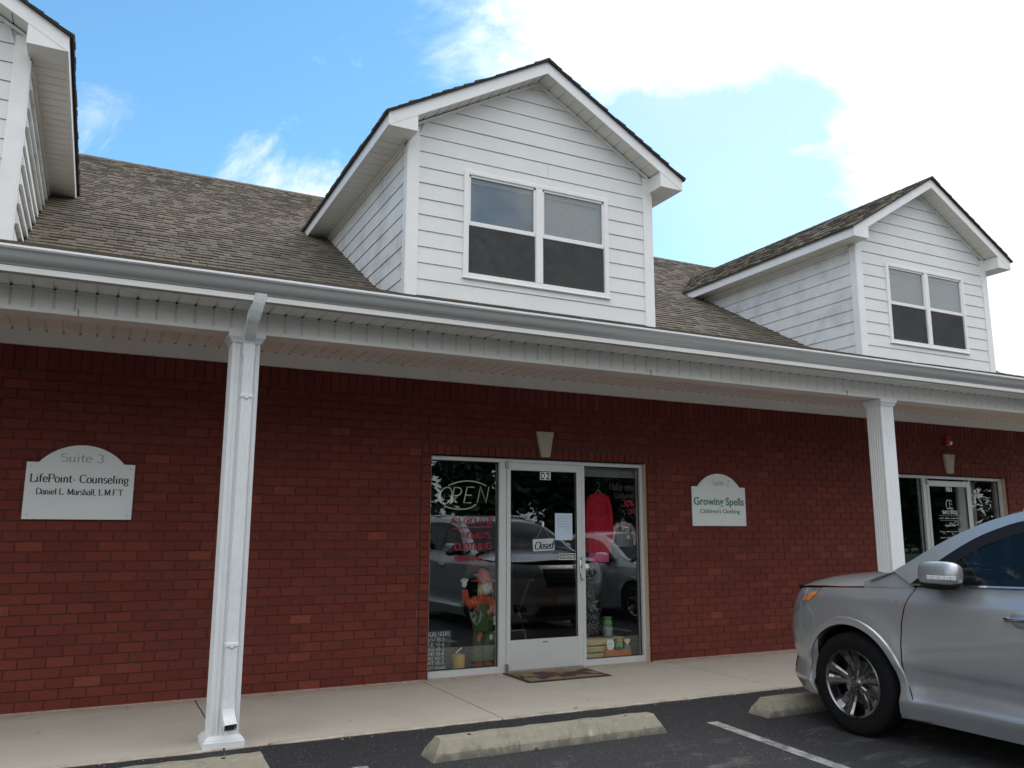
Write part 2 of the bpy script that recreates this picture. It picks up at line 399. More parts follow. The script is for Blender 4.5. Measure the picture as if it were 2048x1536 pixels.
def car_paint(name, col):
    mt, t, b, o = newmat(name)
    fl = _noise(t, 900, 2, 0.5); d = _noise(t, 2.5, 7, 0.65)
    c = _mix(t, _range(t, fl, 0.3, 0.7), tuple(x * 0.9 for x in col), tuple(x * 1.1 for x in col))
    c = _mix(t, _range(t, d, 0.5, 0.8, 0, 0.10), c, (0.20, 0.18, 0.16))
    t.links.new(c, b.inputs['Base Color']); b.inputs['Metallic'].default_value = 0.6; b.inputs['Roughness'].default_value = 0.33
    b.inputs['Coat Weight'].default_value = 1.0; b.inputs['Coat Roughness'].default_value = 0.03
    return mt
M['paint'] = car_paint('silver_car_paint', (0.42, 0.435, 0.445))
M['paint2'] = car_paint('pale_car_paint', (0.48, 0.50, 0.52))
M['chrome'] = pm('chrome', (0.62, 0.62, 0.62), 0.10, metal=1.0, var=0.02)
M['rimmetal'] = pm('rim_metal', (0.27, 0.27, 0.27), 0.2, metal=1.0, var=0.05)
M['tyre'] = pm('tyre', (0.008, 0.008, 0.0085), 0.9, spec=0.15, var=0.2, vs=20, bump=0.3, bs=60)
M['plastic'] = pm('black_plastic', (0.008, 0.008, 0.009), 0.4, spec=0.3, var=0.1)
M['seatcloth'] = pm('seat_cloth', (0.035, 0.035, 0.037), 0.8)
M['amber'] = pm('amber_lens', (0.75, 0.22, 0.02), 0.15, var=0.05, coat=1.0)
M['lamp'] = pm('lamp_lens', (0.34, 0.36, 0.38), 0.10, metal=0.5, var=0.3, vs=20, coat=1.0)
M['led'] = pm('led_lens', (0.85, 0.86, 0.88), 0.15, metal=0.2, var=0.05, coat=1.0)
M['signboard'] = pm('signboard', (0.72, 0.76, 0.75), 0.5, var=0.02, vs=3, grime=0.08, gcol=(0.4, 0.4, 0.38))
M['sign_edge'] = pm('sign_edge', (0.06, 0.08, 0.06), 0.6)
M['ink'] = pm('black_ink', (0.02, 0.022, 0.025), 0.5)
M['sage'] = pm('sage_paint', (0.20, 0.30, 0.23), 0.5)
M['green'] = pm('green_vinyl', (0.012, 0.17, 0.045), 0.45)
M['white'] = pm('white_plastic', (0.85, 0.86, 0.85), 0.5, var=0.03)
M['paper'] = pm('paper', (0.58, 0.68, 0.82), 0.7, var=0.02)
M['signpaper'] = pm('sign_wood', (0.52, 0.60, 0.60), 0.6, var=0.08, vs=12)
M['redpaint'] = pm('red_window_paint', (0.26, 0.015, 0.025), 0.6, var=0.25, vs=40)
M['chalk'] = pm('chalk_lettering', (0.58, 0.60, 0.58), 0.8, var=0.2, vs=60)
M['chalkboard'] = pm('chalkboard', (0.03, 0.034, 0.036), 0.7)
M['mat_brown'] = pm('mat_brown', (0.058, 0.036, 0.027), 0.95, var=0.25, vs=20, bump=0.9, bs=220)
M['red_alarm'] = pm('red_enamel', (0.35, 0.01, 0.02), 0.35)
M['leaf_dry'] = pm('dry_leaf', (0.24, 0.10, 0.035), 0.8, var=0.35, vs=30)
M['straw'] = pm('straw', (0.78, 0.64, 0.30), 0.8, var=0.3, vs=40)
M['red_dress'] = pm('red_knit', (0.62, 0.012, 0.045), 0.85, var=0.15, vs=8)
M['pink'] = pm('pink_knit', (0.75, 0.10, 0.24), 0.85, var=0.12, vs=8)
M['wood'] = pm('pale_wood', (0.62, 0.45, 0.20), 0.6, var=0.2, vs=5, stretch=(1, 1, 8))
M['orange'] = pm('orange_paint', (0.62, 0.17, 0.03), 0.6, var=0.1)
M['doll_white'] = pm('doll_cloth', (0.82, 0.80, 0.72), 0.85)
M['denim'] = pm('green_denim', (0.075, 0.12, 0.04), 0.85, var=0.3, vs=30)
M['plaid'] = pm('orange_plaid', (0.55, 0.08, 0.025), 0.85, var=0.5, vs=25)
M['hat'] = pm('rust_felt', (0.62, 0.13, 0.09), 0.85, var=0.2, vs=12)
M['greybaby'] = pm('grey_jersey', (0.19, 0.20, 0.205), 0.9, var=0.15, vs=20)
M['pinkgingham'] = pm('pink_gingham', (0.75, 0.56, 0.58), 0.9, var=0.3, vs=60)
M['greenplush'] = pm('green_enamel', (0.12, 0.42, 0.08), 0.5, var=0.2, vs=10)
M['tin'] = pm('dull_tin', (0.33, 0.36, 0.36), 0.5, metal=0.3, var=0.1)
M['basket'] = pm('basket_yellow', (0.70, 0.42, 0.10), 0.6, var=0.2, vs=10)
M['bark'] = pm('bark', (0.09, 0.07, 0.05), 0.9, var=0.3, vs=6, bump=0.8, bs=18)
M['leaf'] = rampmat('leaves', [(0.0, (0.018, 0.032, 0.010)), (0.5, (0.032, 0.056, 0.016)), (1.0, (0.06, 0.085, 0.028))], 0.6, 0.0, 50, 0, nvar=0.2)
M['grass'] = pm('grass', (0.05, 0.075, 0.025), 0.9, var=0.4, vs=3, bump=0.6, bs=30)
M['housewall'] = pm('house_siding', (0.35, 0.36, 0.36), 0.7)

# ------------------------------------------------------------------ ground
def grid_plane(name, x0, x1, y0, y1, z, mat, parent=None, **kw):
    b = MB(); b.add([(x0, y0, z), (x1, y0, z), (x1, y1, z), (x0, y1, z)], [(0, 1, 2, 3)])
    return b.obj(name, mat, parent, **kw)
AZ = -0.04
grid_plane('ground', -600, 600, -600, 600, AZ - 0.05, M['grass'], kind='structure')
ZE = -0.010                     # the asphalt ramps up almost flush with the walk
MB().add([(x, y, z) for y, z in ((-34, AZ), (-2.22, AZ), (-1.73, ZE), (16, ZE)) for x in (-30, 40)], [(2 * i, 2 * i + 1, 2 * i + 3, 2 * i + 2) for i in range(3)]).obj('parking_lot', M['asphalt'], kind='structure')
def za_(y): return AZ if y < -2.22 else (ZE if y > -1.73 else AZ + (ZE - AZ) * (y + 2.22) / 0.49)
lines = put('parking_line', None, None, kind='structure')
def stripe(xa, ya, xb, yb, w=0.10):
    d = Vector((xb - xa, yb - ya, 0)).normalized(); n = Vector((-d.y, d.x, 0)) * w / 2
    a = Vector((xa, ya, AZ + 0.004)); c = Vector((xb, yb, AZ + 0.004))
    b = MB(); k = 24; vs = []; fs = []
    for i in range(k + 1):
        q = a.lerp(c, i / k); j1 = random.uniform(-0.004, 0.004); j2 = random.uniform(-0.004, 0.004)
        vs += [q - n * (1 + j1 * 10), q + n * (1 + j2 * 10)]
    for i in range(k): fs.append((2 * i, 2 * i + 2, 2 * i + 3, 2 * i + 1))
    b.add([tuple(v) for v in vs], fs); b.obj('stripe', M['line'], lines, fix=True)
for k in range(-3, 5):
    x = 1.415 + 2.8 * k
    stripe(x, -2.45, x - 0.38, -7.4)

SE = -1.775   # sidewalk front edge
sidewalk = put('sidewalk', None, None, kind='structure')
jx = [-12.5, -8.9, -5.45, -2.105, -0.06, 2.79, 5.6, 8.45, 11.3, 15.0, 19.0]
for i in range(len(jx) - 1):
    b = MB(); x0, x1 = jx[i] + 0.006, jx[i + 1] - 0.006
    n = max(6, int((x1 - x0) / 0.12)); top = []; c = 0.008
    vs = []
    for k in range(n + 1):
        x = x0 + (x1 - x0) * k / n
        e = SE + random.uniform(-0.006, 0.006)
        vs += [(x, e, -0.10), (x, e, -c), (x, e + c, 0.0), (x, 0.24, 0.0)]
    fs = []
    for k in range(n):
        for q in range(3): fs.append((k * 4 + q, k * 4 + 4 + q, k * 4 + 5 + q, k * 4 + 1 + q))
    fs += [(3, 2, 1, 0), (n * 4, n * 4 + 1, n * 4 + 2, n * 4 + 3)]
    b.add(vs, fs); b.obj('slab', M['concrete'], sidewalk)
MB().box(-12.5, 19, SE + 0.01, 0.2, -0.12, -0.012).obj('expansion_joint', M['joint'], sidewalk)

def wheel_stop(cx, cy, label, ln=1.84):
    b = MB(); h = 0.125
    prof = [(-0.112, 0.0), (-0.105, 0.045), (-0.058, h - 0.008), (-0.05, h), (0.05, h), (0.058, h - 0.008), (0.105, 0.045), (0.112, 0.0)]
    rings = []
    n = 26
    for i in range(n + 1):
        u = i / n; x = -ln / 2 + ln * u
        e = min(u, 1 - u) * ln
        ring = []
        for (py, pz) in prof:
            sh = 0.0
            if i in (0, n): sh = (0.075 * pz / h) * (1 if i == 0 else -1)
            w = 1.0 - (0.10 * (pz / h) if i in (0, n) else 0)
            j = random.uniform(-0.0025, 0.0025) if 0 < pz else 0
            ring.append((x + sh, py * w + j, pz + j))
        rings.append(ring)
    b.loft(rings)
    t = thing('wheel_stop', label, 'wheel stop', (cx, cy, AZ), group='concrete wheel stops')
    b.obj('block', M['stop'], t, fix=True)
    for sx in (-1, 1):
        MB().tube([(sx * ln * 0.34, -0.01, h - 0.01), (sx * ln * 0.34, -0.01, h + 0.002)], 0.014, 8).obj('anchor_bolt', M['gasket'], t)
    return t
wheel_stop(-0.02, -2.46, 'concrete wheel stop alone in front of the shop door')
wheel_stop(2.83, -2.42, 'concrete wheel stop partly hidden behind the front wheel of the silver car')
wheel_stop(-2.82, -2.36, 'concrete wheel stop below the white column with the downspout, cut by the photo edge')

# ------------------------------------------------------------------ building
bld = thing('commercial_building', 'red brick shop row with white dormers, brown shingle roof and white porch columns', 'building')
WX0, WX1 = -9.0, 10.95
OPEN = [(0.0, 2.627, 2.1775), (6.61, 9.15, 2.205)]     # storefront openings: x0,x1,top
ZT = 2.93
wall = put('brick_wall', None, bld)
b = MB()
xs = [WX0] + sum([[o[0], o[1]] for o in OPEN], []) + [WX1]
for i in range(0, len(xs), 2): b.box(xs[i], xs[i + 1], 0.0075, 0.22, -0.05, 3.2)
for o in OPEN: b.box(o[0], o[1], 0.0075, 0.22, o[2] + 0.012, 3.2)
b.obj('mortar', M['mortar'], wall)
for i in range(0, len(xs), 2): MB().box(xs[i] + 0.02, xs[i + 1] - 0.02, -0.006, 0.007, 0.0005, 0.012).obj('mortar_smear', M['mortar_pale'], wall)
def brick_mesh(w, h, d=0.09, seed=0):
    rr = random.Random(seed); e = 0.003; j = lambda a=0.0012: rr.uniform(-a, a)
    x0, x1, z0, z1 = -w / 2, w / 2, -h / 2, h / 2
    o_ = [(x0 + j(), 0.003, z0 + j()), (x1 + j(), 0.003, z0 + j()), (x1 + j(), 0.003, z1 + j()), (x0 + j(), 0.003, z1 + j())]
    f_ = [(p[0] + (e if p[0] < 0 else -e), j(0.0008), p[2] + (e if p[2] < 0 else -e)) for p in o_]
    k_ = [(p[0], 0.03, p[2]) for p in o_]
    return [*f_, *o_, *k_], [(0, 1, 2, 3)] + [(4 + i, 4 + (i + 1) % 4, (i + 1) % 4, i) for i in range(4)] + [(8 + i, 8 + (i + 1) % 4, 4 + (i + 1) % 4, 4 + i) for i in range(4)]
bricks = []     # (cx, y, cz, w, h)
PX, PZ, MJ = 0.2, 0.0826, 0.009
rows = int(2.73 / PZ)
BXL, BXR = -7.4, 10.9
border = []
for (a, c, zt) in OPEN: border.append((a - 0.105, c + 0.105, zt + 0.105))
for r_ in range(rows + 1):
    z0 = 0.008 + r_ * PZ; z1 = z0 + PZ - MJ
    if z1 > 2.735: z1 = 2.725
    if z1 - z0 < 0.02: continue
    off = (r_ % 2) * 0.1 + 0.035 + random.uniform(-0.006, 0.006)
    x = BXL - off
    while x < BXR:
        segs = [(x, x + PX - MJ)]
        for (a, c, zt) in border:
            if z0 < zt:
                ns = []
                for (p, q) in segs:
                    if q <= a or p >= c: ns.append((p, q)); continue
                    if p < a: ns.append((p, a - 0.007))
                    if q > c: ns.append((c + 0.007, q))
                segs = ns
        for (p, q) in segs:
            if q - p > 0.025: bricks.append(((p + q) / 2, random.uniform(-0.0015, 0.0015), (z0 + z1) / 2, q - p, z1 - z0))
        x += PX
# soldier course under the frieze, rowlock header and jamb stacks round each opening
x = BXL
while x < BXR:
    bricks.append((x + 0.036, 0, 2.835, 0.072, 0.19)); x += 0.0826
for (a, c, zt), o in zip(border, OPEN):
    n = round((c - a) / 0.081); pw = (c - a) / n
    for k in range(n):
        bricks.append((a + pw * (k + 0.5), -0.006, zt - 0.05, pw - MJ, 0.094))
    z = 0.008; 
    while z < zt - 0.105 - 0.02:
        h = min(PZ - MJ, zt - 0.108 - z)
        for xx in (a + 0.05, c - 0.05): bricks.append((xx, -0.006, z + h / 2, 0.096, h))
        z += PZ
def show_size(bk):
    q = project((bk[0], 0, bk[2]))
    if q is None or not (-20 < q[0] < 2068 and 600 < q[1] < 1560): return 0
    if q[0] > 1620 and q[1] > 1150: return 0          # behind the parked car
    n = (Vector((bk[0], 0, bk[2])) - CAM_LOC); c = abs(n.normalized().y)
    return bk[3] * bk[4] * c / q[2] ** 2
ranked = sorted(bricks, key=show_size, reverse=True)
std = {}
bm_rest = MB()
for i, (cx, cy, cz, w, h) in enumerate(ranked):
    if i < 300:
        key = (round(w, 3), round(h, 3), i % 3)
        if key not in std:
            v, f = brick_mesh(w, h, seed=i); std[key] = MB().add(v, f).mesh('brick', M['brick'])
        put('brick', std[key], wall, loc=(cx, cy, cz), rot=(random.uniform(-.004, .004), random.uniform(-.006, .006), random.uniform(-.004, .004)))
    else:
        v, f = brick_mesh(w, h, seed=i % 97)
        bm_rest.add([(p[0] + cx, p[1] + cy, p[2] + cz) for p in v], f)
bm_rest.obj('brick', M['brick'], wall, kind='stuff')
# brick return faces inside the openings
b = MB()
for (a, c, zt) in OPEN:
    z = 0.008
    while z < zt - 0.01:
        h = min(PZ - MJ, zt - z)
        b.box(a - 0.05, a + 0.001, 0.006, 0.085, z, z + h); b.box(c - 0.001, c + 0.05, 0.006, 0.085, z, z + h); z += PZ
b.obj('reveal_brick', M['brick'], wall, kind='stuff')
# keystones
for (xa, xb, xc, xd, zt, zb) in [(1.19, 1.393, 1.345, 1.245, 2.47, 2.20), (7.765, 7.985, 7.925, 7.805, 2.505, 2.235)]:
    b = MB(); b.prism([(xd, zb), (xc, zb), (xb, zt), (xa, zt)], lambda p, q, t: (p, t, q), 0.0, -0.035)
    b.obj('keystone', M['keystone'], wall, fix=True)

# frieze board, porch ceiling, beam, outer soffit
MB().box(WX0, WX1, -0.03, 0.01, 2.932, 3.072).obj('frieze_board', M['soffit'], bld)
porch = put('porch_ceiling', None, bld)
PITCH = 0.125
def vpanel(name, x0, mat, parent, pts, thick_dir):
    # pts: list of 2 (y,z); a panel with a raised flat and a small V groove at its left edge
    (ya, za), (yb, zb) = pts; dy, dz = thick_dir
    g = 0.018; e = 0.010; w = PITCH
    prof = [(0.0, e), (g * 0.5, e), (g, 0.0), (w - 0.002, 0.0), (w, e)]
    vs = []
    for (px, pd) in prof: vs += [(x0 + px, ya + dy * pd, za + dz * pd), (x0 + px, yb + dy * pd, zb + dz * pd)]
    fs = [(2 * i, 2 * i + 1, 2 * i + 3, 2 * i + 2) for i in range(len(prof) - 1)]
    return MB().add(vs, fs)
BY = -1.728            # beam outer face
x = -5.6
pan = {}
ceil_me = vpanel('ceiling_panel', 0, None, None, [(-1.53, 3.06), (-0.03, 3.06)], (0, 1)).mesh('ceiling_panel', M['ceiling'])
sof_me = vpanel('soffit_panel', 0, None, None, [(-1.985, 2.988), (BY - 0.012, 2.988)], (0, 1)).mesh('soffit_panel', M['soffit'])
face_me = vpanel('beam_panel', 0, None, None, [(BY, 2.848), (BY, 2.972)], (1, 0)).mesh('beam_panel', M['soffit'])
outer = put('eave_soffit', None, bld); beam = put('porch_beam', None, bld)
n_p = int((10.94 - x) / PITCH)
slot = MB()
for k in range(n_p):
    xx = x + k * PITCH
    put('ceiling_panel', ceil_me, porch, loc=(xx, 0, 0)); put('soffit_panel', sof_me, outer, loc=(xx, 0, 0)); put('beam_panel', face_me, beam, loc=(xx, 0, 0))
    slot.box(xx - 0.003, xx + 0.010, BY - 0.020, BY - 0.0125, 2.979, 2.9865)
slot.obj('panel_gap', M['dark'], outer, kind='stuff')
slot = MB()
for k in range(n_p):
    xx = x + k * PITCH
    slot.box(xx - 0.004, xx + 0.010, -0.042, -0.0305, 3.054, 3.0595)
slot.obj('panel_gap', M['dark'], porch, kind='stuff')
for (x0, x1) in ((WX0, x), (x + n_p * PITCH, WX1)):
    MB().box(x0, x1, -1.53, -0.03, 3.06, 3.07).obj('ceiling_sheet', M['ceiling'], porch)
    MB().box(x0, x1, -1.99, BY, 2.988, 2.998).obj('soffit_sheet', M['soffit'], outer)
    MB().box(x0, x1, BY, BY + 0.02, 2.848, 2.975).obj('beam_sheet', M['soffit'], beam)
MB().box(WX0, WX1, BY + 0.008, -1.535, 2.8265, 3.2).obj('beam_core', M['ceiling'], beam)
MB().box(WX0, WX1, BY - 0.010, BY + 0.007, 2.823, 2.849).obj('bottom_trim', M['soffit'], beam)
MB().box(WX0, WX1, BY - 0.012, BY - 0.001, 2.972, 2.987).obj('channel_trim', M['soffit'], beam)
# ragged seams of the lower cladding
for xs_ in (-3.2, 1.45, 3.95, 8.3):
    MB().box(xs_, xs_ + 0.004, BY - 0.0125, BY - 0.004, 2.821, 2.868).obj('cladding_seam', M['gasket'], beam)
MB().box(WX0, WX1, -2.0, -1.98, 2.984, 3.13).obj('fascia_board', M['trim'], bld)
# K-style gutter
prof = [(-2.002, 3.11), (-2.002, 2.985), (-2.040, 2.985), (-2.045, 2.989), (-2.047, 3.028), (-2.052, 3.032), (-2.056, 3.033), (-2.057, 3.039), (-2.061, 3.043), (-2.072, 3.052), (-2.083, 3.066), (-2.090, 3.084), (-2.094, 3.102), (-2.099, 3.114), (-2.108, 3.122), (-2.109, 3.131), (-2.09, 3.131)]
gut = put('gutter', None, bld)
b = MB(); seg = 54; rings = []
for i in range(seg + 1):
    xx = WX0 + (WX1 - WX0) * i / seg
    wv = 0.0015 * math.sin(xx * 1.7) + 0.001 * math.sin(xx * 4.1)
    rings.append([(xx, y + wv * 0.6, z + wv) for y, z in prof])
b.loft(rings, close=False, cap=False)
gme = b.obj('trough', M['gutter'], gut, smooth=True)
MB().box(WX0, WX1, -2.0495, -2.0472, 2.990, 3.027).obj('lower_face', M['soffit'], gut)
MB().box(WX0, WX1, -2.112, -2.10, 3.1315, 3.146).obj('lip', M['gutter_lip'], gut)
MB().box(WX0, WX1, -2.0, -1.9, 3.10, 3.116).obj('drip_edge', M['gutter_lip'], gut)
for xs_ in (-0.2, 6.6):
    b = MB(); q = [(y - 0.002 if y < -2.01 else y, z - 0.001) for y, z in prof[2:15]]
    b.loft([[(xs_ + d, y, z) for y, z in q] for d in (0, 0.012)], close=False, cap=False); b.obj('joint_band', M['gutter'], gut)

# main roof
def zl(y): return 3.795 + 0.3145 * y
def zm(y): return 3.5419 + 0.5683 * y
YB = (3.795 - 3.5419) / (0.5683 - 0.3145)
YR, ZR = 7.529, zm(7.529)
roof = put('roof', None, bld)
b = MB(); t_ = 0.02
b.add([(WX0, -2.06, zl(-2.06)), (WX1, -2.06, zl(-2.06)), (WX1, YB, zl(YB)), (WX0, YB, zl(YB)), (WX1, YR, ZR), (WX0, YR, ZR), (WX1, 16.8, 3.1), (WX0, 16.8, 3.1), (WX0, -2.06, 3.0), (WX0, 16.8, 3.0), (WX1, -2.06, 3.0), (WX1, 16.8, 3.0)],
      [(0, 1, 2, 3), (3, 2, 4, 5), (5, 4, 6, 7), (0, 3, 5, 7, 9, 8), (1, 10, 11, 6, 4, 2)])
b.v = [(p[0], p[1], p[2] - 0.012) for p in b.v]
b.obj('roof_deck', M['shingle_edge'], roof)
def tab_rows(p0, ux, us, nrm, wid_fn, length, exposure, store, x_lim, rnd):
    """rows of laminated tabs. p0 origin, ux along the eave, us up the slope."""
    r_ = 0; s = 0.0
    ux, us, nrm, p0 = Vector(ux), Vector(us), Vector(nrm), Vector(p0)
    while s < length:
        a, c = wid_fn(s), wid_fn(s)
        xa, xb = wid_fn(s)
        x = xa + rnd.uniform(-0.15, 0)
        while x < xb:
            w = rnd.choice((0.07, 0.09, 0.11, 0.13, 0.16)) * rnd.uniform(0.9, 1.1)
            x0_, x1_ = max(x, xa), min(x + w - 0.004, xb)
            if x1_ - x0_ > 0.015:
                th = rnd.choice((0.003, 0.010, 0.013)); dr = rnd.choice((0, 0, 0.006, -0.004))
                s0 = s + dr - 0.002; s1 = min(s + exposure + 0.01, length)
                pts = [p0 + ux * x0_ + us * s0, p0 + ux * x1_ + us * s0, p0 + ux * x1_ + us * s1, p0 + ux * x0_ + us * s1]
                store.append(([*[q for q in pts], pts[0] + nrm * (th + 0.004), pts[1] + nrm * (th + 0.004), pts[2] + nrm * 0.001, pts[3] + nrm * 0.001], None))
            x += w
        s += exposure
TF = [(4, 5, 6, 7), (0, 1, 5, 4), (1, 2, 6, 5), (3, 0, 4, 7)]
rnd = random.Random(3)
tabs = []
SL = math.hypot(YR - YB, ZR - zm(YB)); us = ((YR - YB) / SL, (ZR - zm(YB)) / SL)
tab_rows((0, YB, zm(YB)), (1, 0, 0), (0, us[0], us[1]), (0, -us[1], us[0]), lambda s: (-6.5, 10.97), SL, 0.143, tabs, None, rnd)
SL2 = math.hypot(YB + 2.06, zl(YB) - zl(-2.06)); us2 = ((YB + 2.06) / SL2, (zl(YB) - zl(-2.06)) / SL2)
tab_rows((0, -2.06, zl(-2.06)), (1, 0, 0), (0, us2[0], us2[1]), (0, -us2[1], us2[0]), lambda s: (-6.5, 10.97), SL2, 0.143, tabs, None, rnd)

DX, DSP = 1.281, 6.68
DSPEC = [(DX, 1.0, 1.0, 0.0), (DX + 6.5637, 0.9168, 0.9653, -0.0423), (DX - DSP, 1.0, 1.0, 0.0)]
HW, HF, YD, YF = 1.5794, 1.8804, 0.10, -0.153
def in_dormer(x, y):
    for (cx, sx, sz, oz) in DSPEC:
        if abs(x - cx) < HW * sx - 0.05 and 0.1 < y < 3.2: return True
    return False
def tab_vis(t):
    c = sum((Vector(q) for q in t[0][4:8]), Vector()) / 4
    q = project(c)
    if q is None or not (-10 < q[0] < 2058 and 0 < q[1] < 760) or in_dormer(c.x, c.y): return 0
    if c.y < YB - 0.3: return 0
    a = (Vector(t[0][5]) - Vector(t[0][4])).length
    return a / q[2] ** 2
tabs = [t for t in tabs if not in_dormer(*(sum((Vector(q) for q in t[0][4:8]), Vector()) / 4).xy)]
tabs.sort(key=tab_vis, reverse=True)
b = MB()
for i, (vs, _) in enumerate(tabs):
    if i < 300:
        c = sum((Vector(q) for q in vs), Vector()) / 8
        MB().add([tuple(Vector(q) - c) for q in vs], TF).obj('shingle', M['shingle'], roof, loc=c)
    else: b.add([tuple(q) for q in vs], TF)
b.obj('shingle', M['shingle'], roof, kind='stuff')
b = MB(); xx = -6.5
while xx < 10.8:
    b.add([(xx, YR - 0.13, ZR - 0.062), (xx + 0.2, YR - 0.13, ZR - 0.064), (xx + 0.2, YR, ZR + 0.016), (xx, YR, ZR + 0.02), (xx + 0.2, YR + 0.13, ZR - 0.05), (xx, YR + 0.13, ZR - 0.05)], [(0, 1, 2, 3), (3, 2, 4, 5)])
    xx += 0.143
b.obj('ridge_cap', M['shingle'], roof, kind='stuff')

# ------------------------------------------------------------------ dormers
def dormer(cx, sx, sz, oz, label, curl=0.0, blinds=('blind_dark', 'blind'), dirty=True):
    d = put('dormer', None, bld, label=label)
    X = lambda x: cx + x * sx
    Z = lambda z: (z - 4.5) * sz + 4.5 + oz
    sl = 0.570
    zf, ztop = 5.539, 5.679              # fascia bottom / top at the eave line
    zap = zf + sl * HF
    # core
    zw = zf + sl * (HF - HW) - 0.012
    zwa = zw + sl * HW
    wxa, wxb, wza, wzb = -0.931, 0.9435, 4.1068, 5.3384
    k = 0.004; i0, i1, j0, j1 = wxa + 0.03, wxb - 0.03, wza + 0.03, wzb - 0.03
    b = MB(); P_ = lambda p, q, t: (X(p * (1 - k)), t, Z(q))
    for poly in ([(-HW, 3.4), (HW, 3.4), (HW, j0), (-HW, j0)], [(-HW, j0), (i0, j0), (i0, j1), (-HW, j1)], [(i1, j0), (HW, j0), (HW, j1), (i1, j1)], [(-HW, j1), (HW, j1), (HW, zw), (0, zwa + 0.02), (-HW, zw)]):
        b.prism(poly, P_, YD + 0.012, YD + 0.06)
    b.obj('sheathing', M['siding'], d, fix=True)
    for s in (-1, 1):
        MB().box(X(s * HW * (1 - k)) - 0.02 * (s > 0), X(s * HW * (1 - k)) + 0.02 * (s < 0), YD + 0.06, 6.0, 3.4, Z(zw)).obj('side_wall', M['siding'], d)
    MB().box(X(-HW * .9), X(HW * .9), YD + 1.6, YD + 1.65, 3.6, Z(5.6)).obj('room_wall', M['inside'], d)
    # front siding boards
    EXP, gap = 0.1785, 0.0048
    z0s = 5.447 - 9 * EXP
    CB = 0.125
    def half(z):      # half width of the siding field at height z
        if z < zw: return HW - CB
        return max(0.0, min(HW - CB, (zwa - z) / sl))
    n = 0
    z = z0s - 2 * EXP
    while z < zwa - 0.02:
        zb_, zt_ = z + gap, z + EXP
        hb, ht = half(zb_), half(zt_)
        segs = []
        if zt_ > wza + 0.005 and zb_ < wzb - 0.005:
            segs = [(-hb, wxa, -ht, wxa), (wxb, hb, wxb, ht)]
            if zb_ < wza - 0.01: MB().board([(X(wxa), YD, Z(zb_)), (X(wxb), YD, Z(zb_)), (X(wxb), YD, Z(wza)), (X(wxa), YD, Z(wza))], (0, -1, 0), 0.013, 0.013 - 0.009 * (wza - zb_) / (zt_ - zb_), -0.005).obj('siding_board', M['siding'], d)
            if zt_ > wzb + 0.01: MB().board([(X(wxa), YD, Z(wzb)), (X(wxb), YD, Z(wzb)), (X(wxb), YD, Z(zt_)), (X(wxa), YD, Z(zt_))], (0, -1, 0), 0.004 + 0.009 * (zt_ - wzb) / (zt_ - zb_), 0.003, -0.005).obj('siding_board', M['siding'], d)
        else:
            segs = [(-hb, hb, -ht, ht)]
        zb2 = zb_; zt2 = min(zt_, zwa)
        for (a, c, a2, c2) in segs:
            if c - a < 0.05: continue
            if c - a > 2.0 and random.random() < 0.3:
                q_ = random.uniform(0.3, 0.7); mb_ = a + (c - a) * q_; mt2 = mb_
                MB().board([(X(a), YD, Z(zb2)), (X(mb_ - 0.0015), YD, Z(zb2)), (X(mt2 - 0.0015), YD, Z(zt2)), (X(a2), YD, Z(zt2))], (0, -1, 0), 0.012 + random.uniform(0, .003), 0.003, -0.005).obj('siding_board', M['siding'], d)
                a, a2 = mb_ + 0.0015, mt2 + 0.0015
            MB().board([(X(a), YD, Z(zb2)), (X(c), YD, Z(zb2)), (X(c2), YD, Z(zt2)), (X(a2), YD, Z(zt2))], (0, -1, 0), 0.012 + random.uniform(0, .002), 0.003, -0.005).obj('siding_board', M['siding'], d)
        z += EXP
    # corner boards
    for s in (-1, 1):
        MB().box(min(X(s * HW), X(s * (HW - CB))), max(X(s * HW), X(s * (HW - CB))), YD - 0.024, YD + 0.006, 3.4, Z(zw + (sl * CB * 0.2))).obj('corner_board', M['trim'], d)
        MB().box(X(s * HW) - 0.011, X(s * HW) + 0.011, YD - 0.020, YD + 0.085, 3.4, Z(5.50)).obj('corner_board', M['trim'], d)
        # side siding boards, cut along the roof
        z = z0s - 2 * EXP
        zend = 5.53
        while z < zend - 0.03:
            zb_, zt_ = z + gap + (0.006 if curl else 0), min(z + EXP, zend)
            ya = YD + 0.088
            f = lambda zz: max(ya, (lambda w: (w - 3.5419) / 0.5683 if w > zm(YB) else (w - 3.795) / 0.3145)(Z(zz)))
            yb_, yt_ = f(zb_), f(zt_)
            if yt_ - ya > 0.03:
                n_ = (s, 0, 0)
                cr = [(X(s * HW), ya, Z(zb_)), (X(s * HW), max(yb_, ya + 0.005), Z(zb_)), (X(s * HW), yt_, Z(zt_)), (X(s * HW), ya, Z(zt_))]
                if s < 0: cr = [cr[1], cr[0], cr[3], cr[2]]
                tb = 0.013 + curl * random.uniform(0.5, 1.2)
                MB().board(cr, n_, tb, 0.003, -0.005).obj('siding_board', M['siding_dirty' if dirty else 'siding'], d)
            z += EXP
        # flashing line
    # gable fascia (rake boards), meeting at the ridge
    for s in (-1, 1):
        b = MB()
        poly = [(s * HF, zf), (0, zap), (0, zap + 0.147), (s * HF, ztop)]
        b.prism(poly, lambda p, q, t: (X(p), t, Z(q)), YF, YF + 0.022)
        b.obj('rake_board', M['trim'], d, fix=True)
        # dark drip edge above the rake
        b = MB(); e = 0.020
        poly = [(s * (HF + 0.02), ztop - 0.008), (0, zap + 0.148), (0, zap + 0.148 + e), (s * (HF + 0.02), ztop + e - 0.008)]
        b.prism(poly, lambda p, q, t: (X(p), t, Z(q)), YF - 0.018, YF + 0.03)
        b.obj('drip_edge', M['shingle_edge'], d, fix=True)
        # rake soffit, split into panels
        npn = 13
